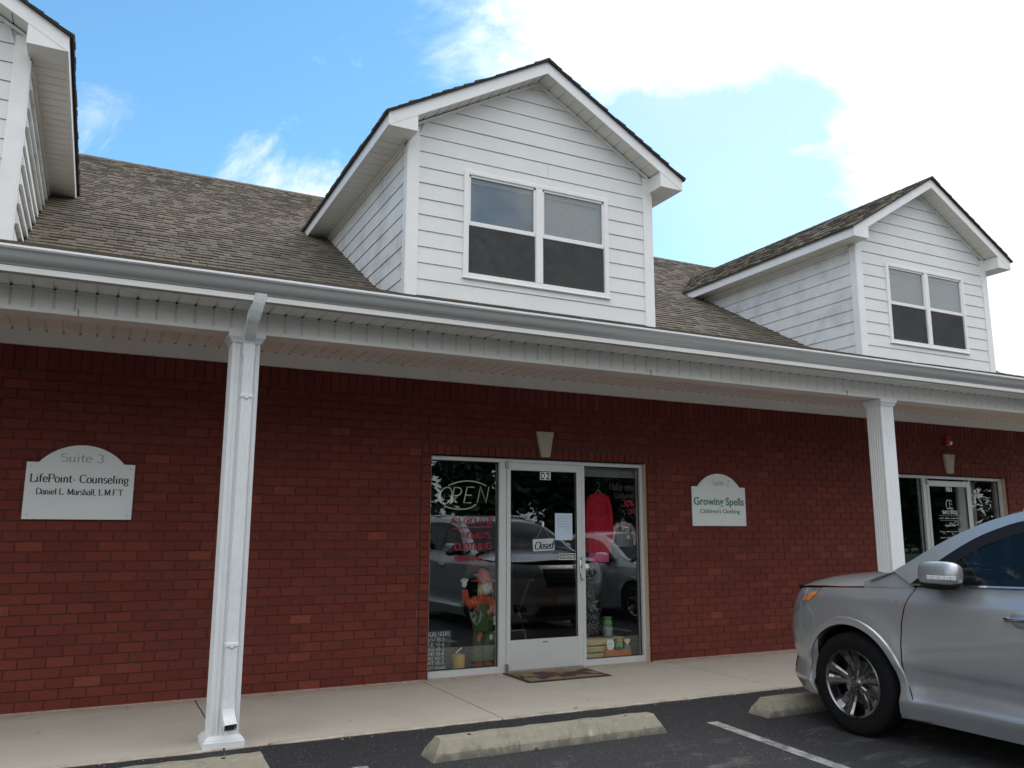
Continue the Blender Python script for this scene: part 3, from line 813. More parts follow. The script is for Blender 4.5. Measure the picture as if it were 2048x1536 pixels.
        for k in range(npn):
            u0, u1 = k / npn, (k + 1) / npn
            xa, xb = s * (HW * (1 - u0) + 0.10 * (1 - u0)), s * (HW * (1 - u1) + 0.10 * (1 - u1))
            g = 0.007 * (1 if xb < xa else -1)
            za, zb_ = zf + sl * (HF - abs(xa)) + 0.012, zf + sl * (HF - abs(xb)) + 0.012
            b = MB(); b.add([(X(xa), YF + 0.023, Z(za)), (X(xb + g), YF + 0.023, Z(zb_)), (X(xb + g), YD - 0.002, Z(zb_)), (X(xa), YD - 0.002, Z(za)),
                             (X(xa), YF + 0.023, Z(za + 0.01)), (X(xb + g), YF + 0.023, Z(zb_ + 0.01)), (X(xb + g), YD - 0.002, Z(zb_ + 0.01)), (X(xa), YD - 0.002, Z(za + 0.01))],
                            [(0, 1, 2, 3), (4, 7, 6, 5), (0, 4, 5, 1), (1, 5, 6, 2), (2, 6, 7, 3), (3, 7, 4, 0)])
            b.obj('soffit_panel', M['soffit'], d, fix=True)
            if k: MB().box(X(xa) - .007, X(xa) + .007, YD - 0.034, YD - 0.0265, Z(za) - 0.009, Z(za) - 0.002).obj('panel_gap', M['dark'], d)
        # J-trim along the wall
        b = MB(); poly = [(s * (HW - 0.02), zw - 0.010), (0, zwa - 0.02), (0, zwa + 0.022), (s * (HW - 0.02), zw + 0.021)]
        b.prism(poly, lambda p, q, t: (X(p), t, Z(q)), YD - 0.026, YD - 0.004); b.obj('channel_trim', M['trim'], d, fix=True)
        # boxed eave return
        xi = HW - 0.02
        b = MB(); poly = [(s * (HF - 0.002), zf + 0.001), (s * xi, zf + 0.001), (s * xi, zf + sl * (HF - xi))]
        b.prism(poly, lambda p, q, t: (X(p), t, Z(q)), YF + 0.0225, YD + 0.003)
        b.prism([(s * (HF - 0.004), zf + 0.0015), (s * xi, zf + 0.0015), (s * xi, zf + sl * (HF - xi))], lambda p, q, t: (X(p), t, Z(q)), YF + 0.003, YF + 0.0215)
        b.obj('eave_return', M['trim'], d, fix=True)
        # eave fascia and level soffit, running back to the roof
        yend = (Z(zf) - 3.5419) / 0.5683
        yend2 = (Z(ztop) - 3.5419) / 0.5683
        b = MB(); xo = X(s * HF); xi_ = X(s * (HF - 0.02 / sx))
        y_f = YF + 0.023
        b.add([(xo, y_f, Z(zf)), (xo, yend, Z(zf)), (xo, yend2, Z(ztop)), (xo, y_f, Z(ztop)), (xi_, y_f, Z(zf)), (xi_, yend, Z(zf)), (xi_, yend2, Z(ztop)), (xi_, y_f, Z(ztop))],
              [(0, 1, 2, 3), (4, 7, 6, 5), (0, 4, 5, 1), (3, 2, 6, 7), (0, 3, 7, 4), (1, 5, 6, 2)])
        b.obj('eave_fascia', M['trim'], d, fix=True)
        y = YD + 0.004; xa, xb = X(s * (HW + 0.003)), X(s * (HF - 0.022))
        while y < yend + 0.1:
            MB().box(min(xa, xb), max(xa, xb), y, min(y + 0.141, yend + 0.12), Z(zf) + 0.010, Z(zf) + 0.020).obj('soffit_panel', M['soffit'], d); y += 0.15
        MB().box(min(xa, xb), max(xa, xb), YD, yend + 0.1, Z(zf) + 0.0215, Z(zf) + 0.03).obj('soffit_backing', M['joint'], d)
        MB().box(min(X(s * HW), X(s * (HW + 0.022))), max(X(s * HW), X(s * (HW + 0.022))), YD + 0.09, yend + 0.02, Z(zf) - 0.030, Z(zf) + 0.008).obj('frieze_strip', M['trim'], d)
        # roof slope + shingles
        zr = Z(zap + 0.147) + 0.018; ze = Z(ztop) + 0.006
        xe = X(s * (HF + 0.03)); yr_ = (zr - 3.5419) / 0.5683; ye = (ze - 3.5419) / 0.5683
        b = MB(); yo = YF - 0.03
        b.add([(xe, yo, ze), (cx, yo, zr), (cx, yr_, zr), (xe, ye, ze), (xe, yo, ze - 0.022), (cx, yo, zr - 0.022), (cx, yr_, zr - 0.022), (xe, ye, ze - 0.022)],
              [(0, 1, 2, 3), (4, 7, 6, 5), (0, 4, 5, 1), (0, 3, 7, 4)])
        b.obj('roof_edge', M['shingle_edge'], d, fix=True)
        run = abs(xe - cx); ln = math.hypot(run, zr - ze)
        usl = Vector(((cx - xe) / ln, 0, (zr - ze) / ln)); nr = Vector((s * (zr - ze) / ln, 0, run / ln))
        st = []
        rr_ = random.Random(int(cx * 100) + s)
        tab_rows((xe, 0, ze), (0, 1, 0), usl, nr, lambda q: (yo - 0.004, ye + (yr_ - ye) * min(1, q / ln)), ln, 0.143, st, None, rr_)
        b = MB()
        for vs, _ in st: b.add([tuple(q) for q in vs], TF)
        b.obj('shingle', M['shingle'], d, kind='stuff', fix=False)
    b = MB(); y = YF - 0.035; zr = Z(zap + 0.147) + 0.034
    while y < 5.6:
        b.add([(cx - 0.12, y, zr - 0.072), (cx, y, zr), (cx + 0.12, y, zr - 0.072), (cx + 0.12, y + 0.2, zr - 0.080), (cx, y + 0.2, zr - 0.008), (cx - 0.12, y + 0.2, zr - 0.08)], [(0, 1, 4, 5), (1, 2, 3, 4)])
        y += 0.143
    b.obj('ridge_cap', M['shingle'], d, kind='stuff')
    # twin window
    F = MB(); yb_ = YD
    TR = 0.062
    fr = lambda a, c, e, f, y0, y1: (min(X(a), X(c)), max(X(a), X(c)), y0, y1, Z(e), Z(f))
    yo, yi = YD - 0.030, YD + 0.06
    for (a, c, e, f) in [(wxa, wxa + TR, wza, wzb), (wxb - TR, wxb, wza, wzb), (wxa + TR, wxb - TR, wzb - TR * 0.8, wzb), (wxa + TR, wxb - TR, wza, wza + TR * 0.9), (-0.045 + 0.006, 0.045 + 0.006, wza + TR * 0.9, wzb - TR * 0.8)]:
        MB().bbox(*fr(a, c, e, f, yo, yi), b=0.006).obj('window_frame', M['trim'], d)
    MB().bbox(*fr(wxa - 0.01, wxb + 0.01, wza - 0.012, wza + 0.004, yo - 0.012, yo + 0.02), b=0.003).obj('window_sill', M['trim'], d)
    mid = 4.735
    for i, (a, c) in enumerate([(wxa + TR, -0.039), (0.051, wxb - TR)]):
        top, bot = wzb - TR * 0.8, wza + TR * 0.9
        S = 0.022
        # upper sash (outer), lower sash (inner)
        MB().bbox(*fr(a, c, mid - 0.028, mid + 0.022, yo + 0.018, yo + 0.05), b=0.004).obj('meeting_rail', M['trim'], d)
        for (p, q, e, f) in [(a, a + S, mid, top), (c - S, c, mid, top), (a, c, top - S, top)]:
            MB().box(*fr(p, q, e, f, yo + 0.016, yo + 0.048)).obj('sash', M['trim'], d)
        for (p, q, e, f) in [(a, a + S, bot, mid - 0.028), (c - S, c, bot, mid - 0.028), (a, c, bot, bot + S)]:
            MB().box(*fr(p, q, e, f, yo + 0.030, yo + 0.06)).obj('sash', M['gutter_lip'], d)
        MB().box(*fr(a, c, mid, top, yo + 0.032, yo + 0.036)).obj('window_pane', M['upglass'], d)
        MB().box(*fr(a, c, bot, mid, yo + 0.046, yo + 0.050)).obj('window_pane', M['upglass'], d)
        MB().box(*fr(a + 0.005, c - 0.005, bot + 0.005, mid - 0.03, yo + 0.026, yo + 0.0275)).obj('insect_screen', M['screen_mesh'], d)
        # blinds behind
        mt_ = M[blinds[i]]
        bb = MB(); z = top
        while z > bot:
            if sz < 1 or i == 1 or z > top - 0.12 or True:
                bb.box(*fr(a, c, z - 0.021, z - 0.001, yo + 0.078, yo + 0.0815))
            z -= 0.024
        bb.obj('blind', mt_, d, kind='stuff')
        MB().box(*fr(a, c, top - 0.07, top - 0.01, yo + 0.06, yo + 0.075)).obj('blind_headrail', M['blind'], d)
    return d
def screen_mat():
    mt = bpy.data.materials.new('insect_mesh'); mt.use_nodes = True; t = mt.node_tree; t.nodes.clear()
    o = t.nodes.new('ShaderNodeOutputMaterial'); mx = t.nodes.new('ShaderNodeMixShader'); tr = t.nodes.new('ShaderNodeBsdfTransparent'); df = t.nodes.new('ShaderNodeBsdfDiffuse')
    c = _mix(t, _range(t, _noise(t, 5, 6, 0.7, 'Object', (1, 1, 1.5), 0.8), 0.3, 0.8), (0.070, 0.070, 0.070), (0.12, 0.12, 0.118))
    t.links.new(c, df.inputs[0]); mx.inputs[0].default_value = 0.72
    t.links.new(tr.outputs[0], mx.inputs[1]); t.links.new(df.outputs[0], mx.inputs[2]); t.links.new(mx.outputs[0], o.inputs['Surface'])
    return mt
M['screen_mesh'] = screen_mat()
dormer(*DSPEC[0], 'large white gable dormer over the clothing shop', blinds=('blind_dark', 'blind'))
dormer(*DSPEC[1], 'white gable dormer towards the right end of the roof', blinds=('blind', 'blind'))
dormer(*DSPEC[2], 'white gable dormer at the left edge with lifting side boards', curl=0.022)

# ------------------------------------------------------------------ columns
def column(x0, dw):
    c = put('column', None, bld)
    w = 0.195; y0, y1 = BY, BY + w
    xc, yc = x0 + w / 2, (y0 + y1) / 2
    h = w / 2
    # fluted square section
    pts = []
    def side(n=5):
        out = [(-h + 0.006, 0)]
        step = (w - 0.05) / n
        for k in range(n):
            a = -h + 0.025 + k * step
            out += [(a + step * 0.12, 0), (a + step * 0.24, 0.0038), (a + step * 0.76, 0.0038), (a + step * 0.88, 0)]
        out.append((h - 0.006, 0)); return out
    sd_ = side()
    for (dx, dy, nx, ny) in [(1, 0, 0, 1), (0, 1, -1, 0), (-1, 0, 0, -1), (0, -1, 1, 0)]:
        for (a, dpt) in sd_:
            cxp = -nx * (h - dpt) + dx * a; cyp = -ny * (h - dpt) + dy * a
            pts.append((xc + cxp, yc + cyp))
    zb, zt = 0.0, 2.826
    MB().loft([[(p, q, z) for p, q in pts] for z in (zb + 0.03, zt - 0.02)]).obj('shaft', M['vinyl'], c, fix=True)
    for nm, prof in (('base', [(0.036, 0.0), (0.036, 0.035), (0.030, 0.042), (0.028, 0.050), (0.014, 0.066), (0.004, 0.070)]),
                     ('capital', [(0.004, zt - 0.075), (0.010, zt - 0.072), (0.012, zt - 0.058), (0.024, zt - 0.040), (0.030, zt - 0.034), (0.030, zt - 0.004)])):
        b = MB(); b.loft([[(xc - h - o_, yc - h - o_, z), (xc + h + o_, yc - h - o_, z), (xc + h + o_, yc + h + o_, z), (xc - h - o_, yc + h + o_, z)] for o_, z in prof])
        b.obj(nm, M['vinyl'], c, fix=True)
    if dw: dw(xc)
    return c
def ribbed_ring(c, u, v, w, d):       # rectangular corrugated pipe section, centre c
    c, u, v = Vector(c), Vector(u), Vector(v); pts = []
    n = 6
    for k in range(n):
        a = -w / 2 + w * (k + 0.08) / n
        pts += [c + u * a - v * (d / 2 - 0.0), c + u * (a + w * 0.12 / n * 2) - v * (d / 2 - 0.0035), c + u * (a + w * 0.7 / n) - v * (d / 2 - 0.0035), c + u * (a + w * 0.84 / n) - v * (d / 2)]
    for k in range(3):
        a = -d / 2 + d * (k + 0.15) / 3
        pts += [c + u * (w / 2) + v * a, c + u * (w / 2 - 0.003) + v * (a + d * 0.12), c + u * (w / 2) + v * (a + d * 0.24)]
    pts += [c + u * w / 2 + v * d / 2, c - u * w / 2 + v * d / 2]
    for k in range(3):
        a = d / 2 - d * (k + 0.15) / 3
        pts += [c - u * (w / 2) + v * a, c - u * (w / 2 - 0.003) + v * (a - d * 0.12), c - u * (w / 2) + v * (a - d * 0.24)]
    return pts
def downspout(xc):
    x = xc + 0.012
    ds = put('downspout', None, bld)
    yw = BY - 0.034
    def pipe(nm, path, w=0.074, d=0.052, cap=False):
        rings = []
        P = [Vector(p) for p in path]
        for i, p in enumerate(P):
            t = (P[min(i + 1, len(P) - 1)] - P[max(i - 1, 0)]).normalized()
            u = Vector((1, 0, 0)); u = (u - t * u.dot(t)).normalized(); v = u.cross(t).normalized()
            if v.y > 0 and abs(v.y) > 0.3: v = v
            k = 1.0 + (0.03 if (nm == 'elbow' and i % 2) else 0)
            rings.append(ribbed_ring(p, u, v, w * k, d * k))
        b = MB(); b.loft(rings, cap=cap); return b.obj(nm, M['vinyl'], ds)
    top = [(x + 0.02, -2.035, 3.06), (x + 0.02, -2.035, 2.985)]
    el1 = [(x + 0.02 - 0.004 * i, -2.035 + 0.0009 * i * i * 1.6, 3.055 - 0.022 * i) for i in range(9)]
    p_end = Vector(el1[-1])
    pipe('elbow', el1, 0.080, 0.058)
    low = Vector((x - 0.002, yw - 0.004, 2.74))
    pipe('pipe', [p_end, p_end.lerp(low, 0.5), low + Vector((0, 0, 0.03))], 0.074, 0.054)
    pipe('elbow', [low + Vector((0, -0.012, 0.045)), low + Vector((0, -0.004, 0.02)), low + Vector((0, 0.002, 0)), low + Vector((0, 0.004, -0.03)), low + Vector((0, 0.004, -0.06)), low + Vector((0, 0.004, -0.09))], 0.079, 0.057)
    pipe('pipe', [(x, yw, 2.70), (x, yw, 0.30)])
    pipe('elbow', [(x, yw, 0.31), (x, yw, 0.27), (x, yw - 0.002, 0.245), (x + 0.002, yw - 0.008, 0.22), (x + 0.004, yw - 0.020, 0.195), (x + 0.007, yw - 0.038, 0.172), (x + 0.010, yw - 0.062, 0.152), (x + 0.012, yw - 0.080, 0.140)], 0.080, 0.056)
    MB().box(x - 0.026 + 0.01, x + 0.026 + 0.01, yw - 0.075, yw - 0.066, 0.125, 0.165).obj('outlet_shade', M['dark'], ds)
    for z in (0.66, 2.36):
        b = MB(); b.bbox(x - 0.043, x + 0.043, yw - 0.032, yw + 0.03, z - 0.013, z + 0.013, 0.004)
        b.bbox(x - 0.012, x + 0.012, yw - 0.037, yw - 0.03, z - 0.022, z + 0.012, 0.003)
        b.obj('strap', M['vinyl'], ds)
column(-2.204, downspout)
column(4.457, None)
column(10.72, None)

# ------------------------------------------------------------------ text tools
def font_mesh(name, txt, h, mat, parent, loc, width=None, bold=0.0, shear=0.0, rot=(R(90), 0, 0), label=None, align='CENTER', thick=0.0008, cat=None):
    cu = bpy.data.curves.new(name, 'FONT'); cu.body = txt; cu.size = 1.0; cu.align_x = align; cu.offset = bold; cu.shear = shear; cu.extrude = thick / h; cu.resolution_u = 4
    ob = bpy.data.objects.new(name, cu); COL.objects.link(ob)
    dg = bpy.context.evaluated_depsgraph_get(); dg.update()
    me = bpy.data.meshes.new_from_object(ob.evaluated_get(dg))
    bpy.data.objects.remove(ob)
    if not me.vertices: return None
    ys = [v.co.y for v in me.vertices]; xs_ = [v.co.x for v in me.vertices]
    caph = 0.70
    k = h / caph; kx = k if width is None else width / (max(xs_) - min(xs_))
    for v in me.vertices: v.co = (v.co.x * kx, v.co.y * k, v.co.z * k)
    me.name = name; me.materials.clear(); me.materials.append(mat)
    return put(name, me, parent, label=label, loc=loc, rot=rot)

def arc(cx, cy, rx, ry, a0, a1, n=10):
    return [(cx + rx * math.cos(R(a0 + (a1 - a0) * i / n)), cy + ry * math.sin(R(a0 + (a1 - a0) * i / n))) for i in range(n + 1)]
X_ = 0.66
G = {   # single-stroke letters: width, strokes, serif ends (x,y,half-length)
 'A': (.70, [[(0, 0), (.35, 1)], [(.35, 1), (.70, 0)], [(.14, .36), (.56, .36)]], [(0, 0, .1), (.70, 0, .1)]),
 'B': (.60, [[(.08, 0), (.08, 1)], [(.08, 1), *arc(.3, .76, .22, .24, 90, -90), (.08, .52)], [(.3, .52), *arc(.32, .26, .26, .26, 90, -90), (.08, 0)]], []),
 'C': (.68, [arc(.38, .5, .33, .5, 45, 315, 18)], []),
 'D': (.70, [[(.1, 0), (.1, 1)], [(.1, 1), (.3, 1), *arc(.3, .5, .36, .5, 90, -90, 14), (.1, 0)]], [(.06, 0, .06), (.06, 1, .06)]),
 'E': (.58, [[(.54, 1), (.08, 1), (.08, 0), (.56, 0)], [(.08, .52), (.46, .52)]], []),
 'F': (.58, [[(.12, 0), (.12, 1)], [(.12, 1), (.56, 1), (.56, .86)], [(.12, .52), (.44, .52)]], [(.12, 0, .1), (.08, 1, .06)]),
 'G': (.70, [arc(.38, .5, .33, .5, 45, 330, 18) + [(.68, .45), (.45, .45)]], []),
 'H': (.66, [[(.08, 0), (.08, 1)], [(.58, 0), (.58, 1)], [(.08, .52), (.58, .52)]], []),
 'I': (.30, [[(.15, 0), (.15, 1)]], [(.15, 0, .1), (.15, 1, .1)]),
 'L': (.60, [[(.14, 0), (.14, 1)], [(.14, 0), (.56, 0), (.58, .2)]], [(.12, 0, .1), (.14, 1, .11)]),
 'M': (.90, [[(.12, 0), (.12, 1)], [(.12, 1), (.43, .08)], [(.43, .08), (.76, 1)], [(.76, 1), (.76, 0)]], [(.12, 0, .1), (.76, 0, .1), (.08, 1, .07), (.8, 1, .07)]),
 'N': (.70, [[(.08, 0), (.08, 1), (.6, 0), (.6, 1)]], []),
 'O': (.76, [arc(.38, .5, .33, .5, 90, 450, 20)], []),
 'P': (.62, [[(.12, 0), (.12, 1)], [(.12, 1), (.34, 1), *arc(.34, .75, .24, .25, 90, -90), (.12, .5)]], [(.12, 0, .1), (.08, 1, .07)]),
 'R': (.66, [[(.08, 0), (.08, 1)], [(.08, 1), (.3, 1), *arc(.3, .75, .24, .25, 90, -90), (.08, .5)], [(.3, .5), (.6, 0)]], []),
 'S': (.58, [arc(.29, .76, .23, .24, 40, 270, 10) + arc(.29, .26, .25, .26, 90, -140, 10)], []),
 'T': (.66, [[(.33, 0), (.33, 1)], [(.04, .85), (.04, 1), (.62, 1), (.62, .85)]], [(.33, 0, .11)]),
 'U': (.66, [[(.08, 1), (.08, .3), *arc(.33, .3, .25, .3, 180, 360, 10), (.58, 1)]], []),
 'W': (.90, [[(0.02, 1), (.22, 0), (.45, .8), (.66, 0), (.88, 1)]], []),
 'Y': (.62, [[(0.02, 1), (.3, .5), (.3, 0)], [(.58, 1), (.3, .5)]], []),
 'V': (.66, [[(0.02, 1), (.32, 0), (.62, 1)]], []),
 'a': (.50, [[(.08, .52), *arc(.24, .5, .16, .16, 150, 0, 8), (.40, .08), (.46, 0), (.52, .04)], [(.40, .40), *arc(.22, .19, .17, .19, 80, 300, 10), (.40, .12)]], []),
 'b': (.54, [[(.08, 1), (.08, 0)], arc(.28, .33, .2, .33, 170, -170, 14)], []),
 'c': (.48, [arc(.27, .33, .21, .33, 50, 310, 14)], []),
 'd': (.54, [[(.46, 1), (.46, 0)], arc(.26, .33, .2, .33, 10, 350, 14)], []),
 'e': (.50, [[(.07, .36), (.43, .36), *arc(.26, .33, .19, .33, 8, 325, 16)]], []),
 'f': (.34, [[(.14, 0), (.14, .8), *arc(.28, .82, .14, .18, 180, 50, 6)], [(.02, .64), (.30, .64)]], [(.14, 0, .10)]),
 'g': (.52, [arc(.24, .42, .17, .23, 90, 450, 14), [(.16, .22), (.10, .12), (.20, .05), (.38, .03), (.46, -.08), (.38, -.24), (.2, -.28), (.05, -.2), (.08, -.06), (.2, .04)], [(.36, .60), (.50, .62)]], []),
 'h': (.56, [[(.12, 0), (.12, 1)], [(.12, .48), *arc(.28, .46, .15, .2, 140, 0, 7), (.43, 0)]], [(.12, 0, .09), (.43, 0, .09), (.08, 1, .05)]),
 'i': (.28, [[(.13, 0), (.13, .64)], [(.11, .88), (.15, .88)], [(.13, .86), (.13, .92)]], [(.13, 0, .09), (.09, .64, .05)]),
 'l': (.28, [[(.13, 0), (.13, 1)]], [(.13, 0, .09), (.09, 1, .05)]),
 'm': (.80, [[(.12, 0), (.12, .64)], [(.12, .48), *arc(.27, .46, .13, .2, 140, 0, 6), (.40, 0)], [(.40, .48), *arc(.54, .46, .13, .2, 140, 0, 6), (.67, 0)]], [(.12, 0, .08), (.4, 0, .08), (.67, 0, .08)]),
 'n': (.56, [[(.12, 0), (.12, .64)], [(.12, .46), *arc(.28, .45, .15, .21, 140, 0, 7), (.43, 0)]], [(.12, 0, .09), (.43, 0, .09), (.08, .64, .05)]),
 'o': (.52, [arc(.26, .33, .20, .33, 90, 450, 16)], []),
 'p': (.54, [[(.1, .64), (.1, -.28)], arc(.29, .33, .19, .33, 170, -170, 14)], []),
 'r': (.38, [[(.12, 0), (.12, .64)], [(.12, .42), (.22, .62), (.34, .62)]], [(.12, 0, .09), (.08, .64, .05)]),
 's': (.42, [arc(.20, .50, .14, .16, 35, 260, 8) + arc(.20, .17, .16, .17, 80, -150, 8)], []),
 't': (.34, [[(.14, .88), (.14, .1), (.20, 0), (.32, .06)], [(.02, .64), (.30, .64)]], []),
 'u': (.56, [[(.10, .64), (.10, .2), *arc(.25, .18, .15, .18, 180, 350, 7), (.42, .2)], [(.42, .64), (.42, 0)]], [(.08, .64, .06), (.40, .64, .05), (.46, 0, .05)]),
 'v': (.48, [[(.02, .64), (.24, 0), (.46, .64)]], []),
 'w': (.70, [[(.02, .64), (.18, 0), (.35, .6), (.52, 0), (.68, .64)]], []),
 'y': (.48, [[(.02, .64), (.24, .02)], [(.46, .64), (.16, -.28), (.04, -.26)]], []),
 '0': (.56, [arc(.28, .5, .21, .5, 90, 450, 18)], []),
 '1': (.40, [[(.08, .8), (.22, 1), (.22, 0)]], []),
 '3': (.54, [arc(.24, .76, .2, .24, 140, -80, 10) + arc(.24, .27, .24, .27, 80, -140, 12)], []),
 '5': (.54, [[(.46, 1), (.12, 1), (.08, .56), *arc(.25, .32, .22, .32, 110, -130, 12)]], []),
 '6': (.54, [[(.42, .98), (.16, .7), (.07, .35), *arc(.27, .28, .20, .28, 180, 540, 16)]], []),
 '%': (.70, [arc(.15, .78, .12, .2, 0, 360, 10), arc(.52, .2, .12, .2, 0, 360, 10), [(.56, 1), (.1, 0)]], []),
 '-': (.40, [[(.06, .33), (.32, .33)]], []), '.': (.26, [[(.10, .03), (.16, .03)]], []), ',': (.26, [[(.14, .06), (.10, -.14)]], []), "'": (.2, [[(.1, 1), (.08, .8)]], []), ' ': (.30, [], []),
 '&': (.7, [[(.62, .0), (.15, .75), (.25, 1), (.4, .8), (.1, .3), (.25, 0), (.6, .4)]], []),
}
def stroke_text(txt, x, z, h, width, w_thick, w_thin, y=0.0, serif=False, shear=0.0, jit=0.0, mb=None, align='left', sw=None):
    mb = mb or MB(); tot = sum(G[c][0] for c in txt)
    kx = (width / tot) if width else h
    if align == 'center': x = x - tot * kx / 2
    rr = random.Random(len(txt))
    def P(a, q, ox): return Vector((ox + a * kx + shear * q * h, y, z + q * h))
    for c in txt:
        gw, strokes, ser = G[c]
        jz = rr.uniform(-jit, jit) * h
        for st in strokes:
            pts = [P(a + rr.uniform(-jit, jit) * .3, q, x) + Vector((0, 0, jz)) for a, q in st]
            Lp, Rp = [], []
            for i, p in enumerate(pts):
                t = pts[min(i + 1, len(pts) - 1)] - pts[max(i - 1, 0)]
                if t.length < 1e-9: t = Vector((1, 0, 0))
                t.normalize(); n = Vector((-t.z, 0, t.x))
                w = (w_thin + (w_thick - w_thin) * abs(t.z) ** 1.5) / 2
                Lp.append(p + n * w); Rp.append(p - n * w)
            vs = Lp + Rp; k = len(pts)
            mb.add([tuple(v) for v in vs], [(k + i, k + i + 1, i + 1, i) for i in range(k - 1)])
        if serif:
            for (a, q, hl) in ser:
                p = P(a, q, x); e = w_thin * 0.6 * (1 if q < .5 else -1)
                mb.add([(p.x - hl * kx, y - 0.0002, p.z - w_thin / 2 + e), (p.x + hl * kx, y - 0.0002, p.z - w_thin / 2 + e), (p.x + hl * kx, y - 0.0002, p.z + w_thin / 2 + e), (p.x - hl * kx, y - 0.0002, p.z + w_thin / 2 + e)], [(0, 1, 2, 3)])
        x += gw * kx
    return mb
def scribble(mb, x0, x1, z, h, y, w, rr):
    """unreadable small writing: short joined wiggles in word-sized runs"""
    x = x0
    while x < x1:
        wl = min(rr.uniform(0.25, 0.7) * (x1 - x0) * 0.4 + h, x1 - x)
        pts = []; n = max(4, int(wl / (h * 0.35)))
        for i in range(n): pts.append((x + wl * i / (n - 1), y, z + (h if i % 2 else 0) * rr.uniform(0.4, 1.0)))
        L1 = [(p[0] - w / 2, p[1], p[2]) for p in pts] + [(p[0] + w / 2, p[1], p[2] + w * .3) for p in pts]
        k = len(pts); mb.add(L1, [(i, i + 1, k + i + 1, k + i) for i in range(k - 1)])
        x += wl + h * 0.9

# ------------------------------------------------------------------ wall signs
def arch_sign(name, label, x0, z0, w, h, rise, shoulder):
    t = thing(name, label, 'sign', (x0, -0.004, z0))
    a0 = shoulder; pts = [(0, 0), (w, 0), (w, h), (w - a0, h)]
    cxx = w / 2; half_ = w / 2 - a0
    Rr = (half_ ** 2 + rise ** 2) / (2 * rise); cz = h + rise - Rr; am = math.asin(min(1, half_ / Rr))
    for i in range(1, 24):
        a = am - 2 * am * i / 24
        pts.append((cxx + Rr * math.sin(a), cz + Rr * math.cos(a)))
    pts += [(a0, h), (0, h)]
    MB().prism(pts, lambda p, q, y: (p, y, q), -0.018, -0.004).obj('board', M['signboard'], t, fix=True)
    MB().prism([(cxx + (p - cxx) * 1.006, (q - h * .5) * 1.006 + h * .5) for p, q in pts], lambda p, q, y: (p, y, q), -0.004, 0.0).obj('board_edge', M['sign_edge'], t, fix=True)
    for (sx, sz_) in ((0.035, 0.035), (w - 0.035, 0.035), (0.035, h - 0.035), (w - 0.035, h - 0.035)):
        MB().tube([(sx, -0.018, sz_), (sx, -0.0205, sz_)], 0.0055, 8).obj('screw', M['steel'], t)
    return t
s3 = arch_sign('wall_sign', 'arched pale grey sign reading Suite 3 LifePoint-Counseling, left of the column with the downspout', -3.518, 1.505, 0.806, 0.462, 0.150, 0.085)
stroke_text('Suite 3', 0.40, 0.472, 0.068, 0.325, 0.0085, 0.0045, -0.0186, align='center').obj('lettering', M['sage'], s3)
stroke_text('LifePoint- Counseling', 0.030, 0.300, 0.066, 0.735, 0.0115, 0.0055, -0.0186, serif=True).obj('lettering', M['ink'], s3)
stroke_text('Daniel L. Marshall, L.M.F.T.', 0.085, 0.200, 0.050, 0.655, 0.0090, 0.0042, -0.0186, serif=True).obj('lettering', M['ink'], s3)
s2 = arch_sign('wall_sign', 'arched white sign reading Suite 2 Growing Spells Children\'s Clothing, right of the shop door', 3.248, 1.480, 0.806, 0.458, 0.157, 0.085)
stroke_text('Suite ', 0.30, 0.475, 0.068, 0.21, 0.0085, 0.0045, -0.0186, align='left', mb=None).obj('lettering', M['sage'], s2)
s2t = MB()
pts = [(.05, .75), (.12, .95), (.3, 1), (.45, .85), (.42, .6), (.05, .02), (.5, .02)]
s2t.add([(0.525 + a * 0.085 - .003, -0.0186, 0.475 + q * .068) for a, q in pts] + [(0.525 + a * 0.085 + .004, -0.0186, 0.475 + q * .068 + .004) for a, q in pts], [(i, i + 1, 8 + i, 7 + i) for i in range(6)])
s2t.obj('lettering', M['sage'], s2, fix=True)
font_mesh('lettering', 'Growing Spells', 0.088, M['green'], s2, (0.40, -0.019, 0.245), width=0.755, bold=0.014)
font_mesh('lettering', "Children's Clothing", 0.046, M['green'], s2, (0.41, -0.019, 0.150), width=0.60, bold=0.006)

# ------------------------------------------------------------------ fire alarm bell on the wall by D1
al = thing('fire_alarm', 'small red wall alarm with white strobe above the right-hand keystone', 'alarm', (7.86, -0.004, 2.63))
MB().bbox(-0.045, 0.045, -0.045, 0.0, 0.0, 0.13, 0.006).obj('housing', M['red_alarm'], al)
MB().ell((-0.01, -0.045, 0.085), (0.038, 0.025, 0.038)).obj('horn', M['red_alarm'], al, smooth=True)
MB().bbox(0.0, 0.045, -0.075, -0.046, 0.01, 0.06, 0.008).obj('strobe', M['white'], al)

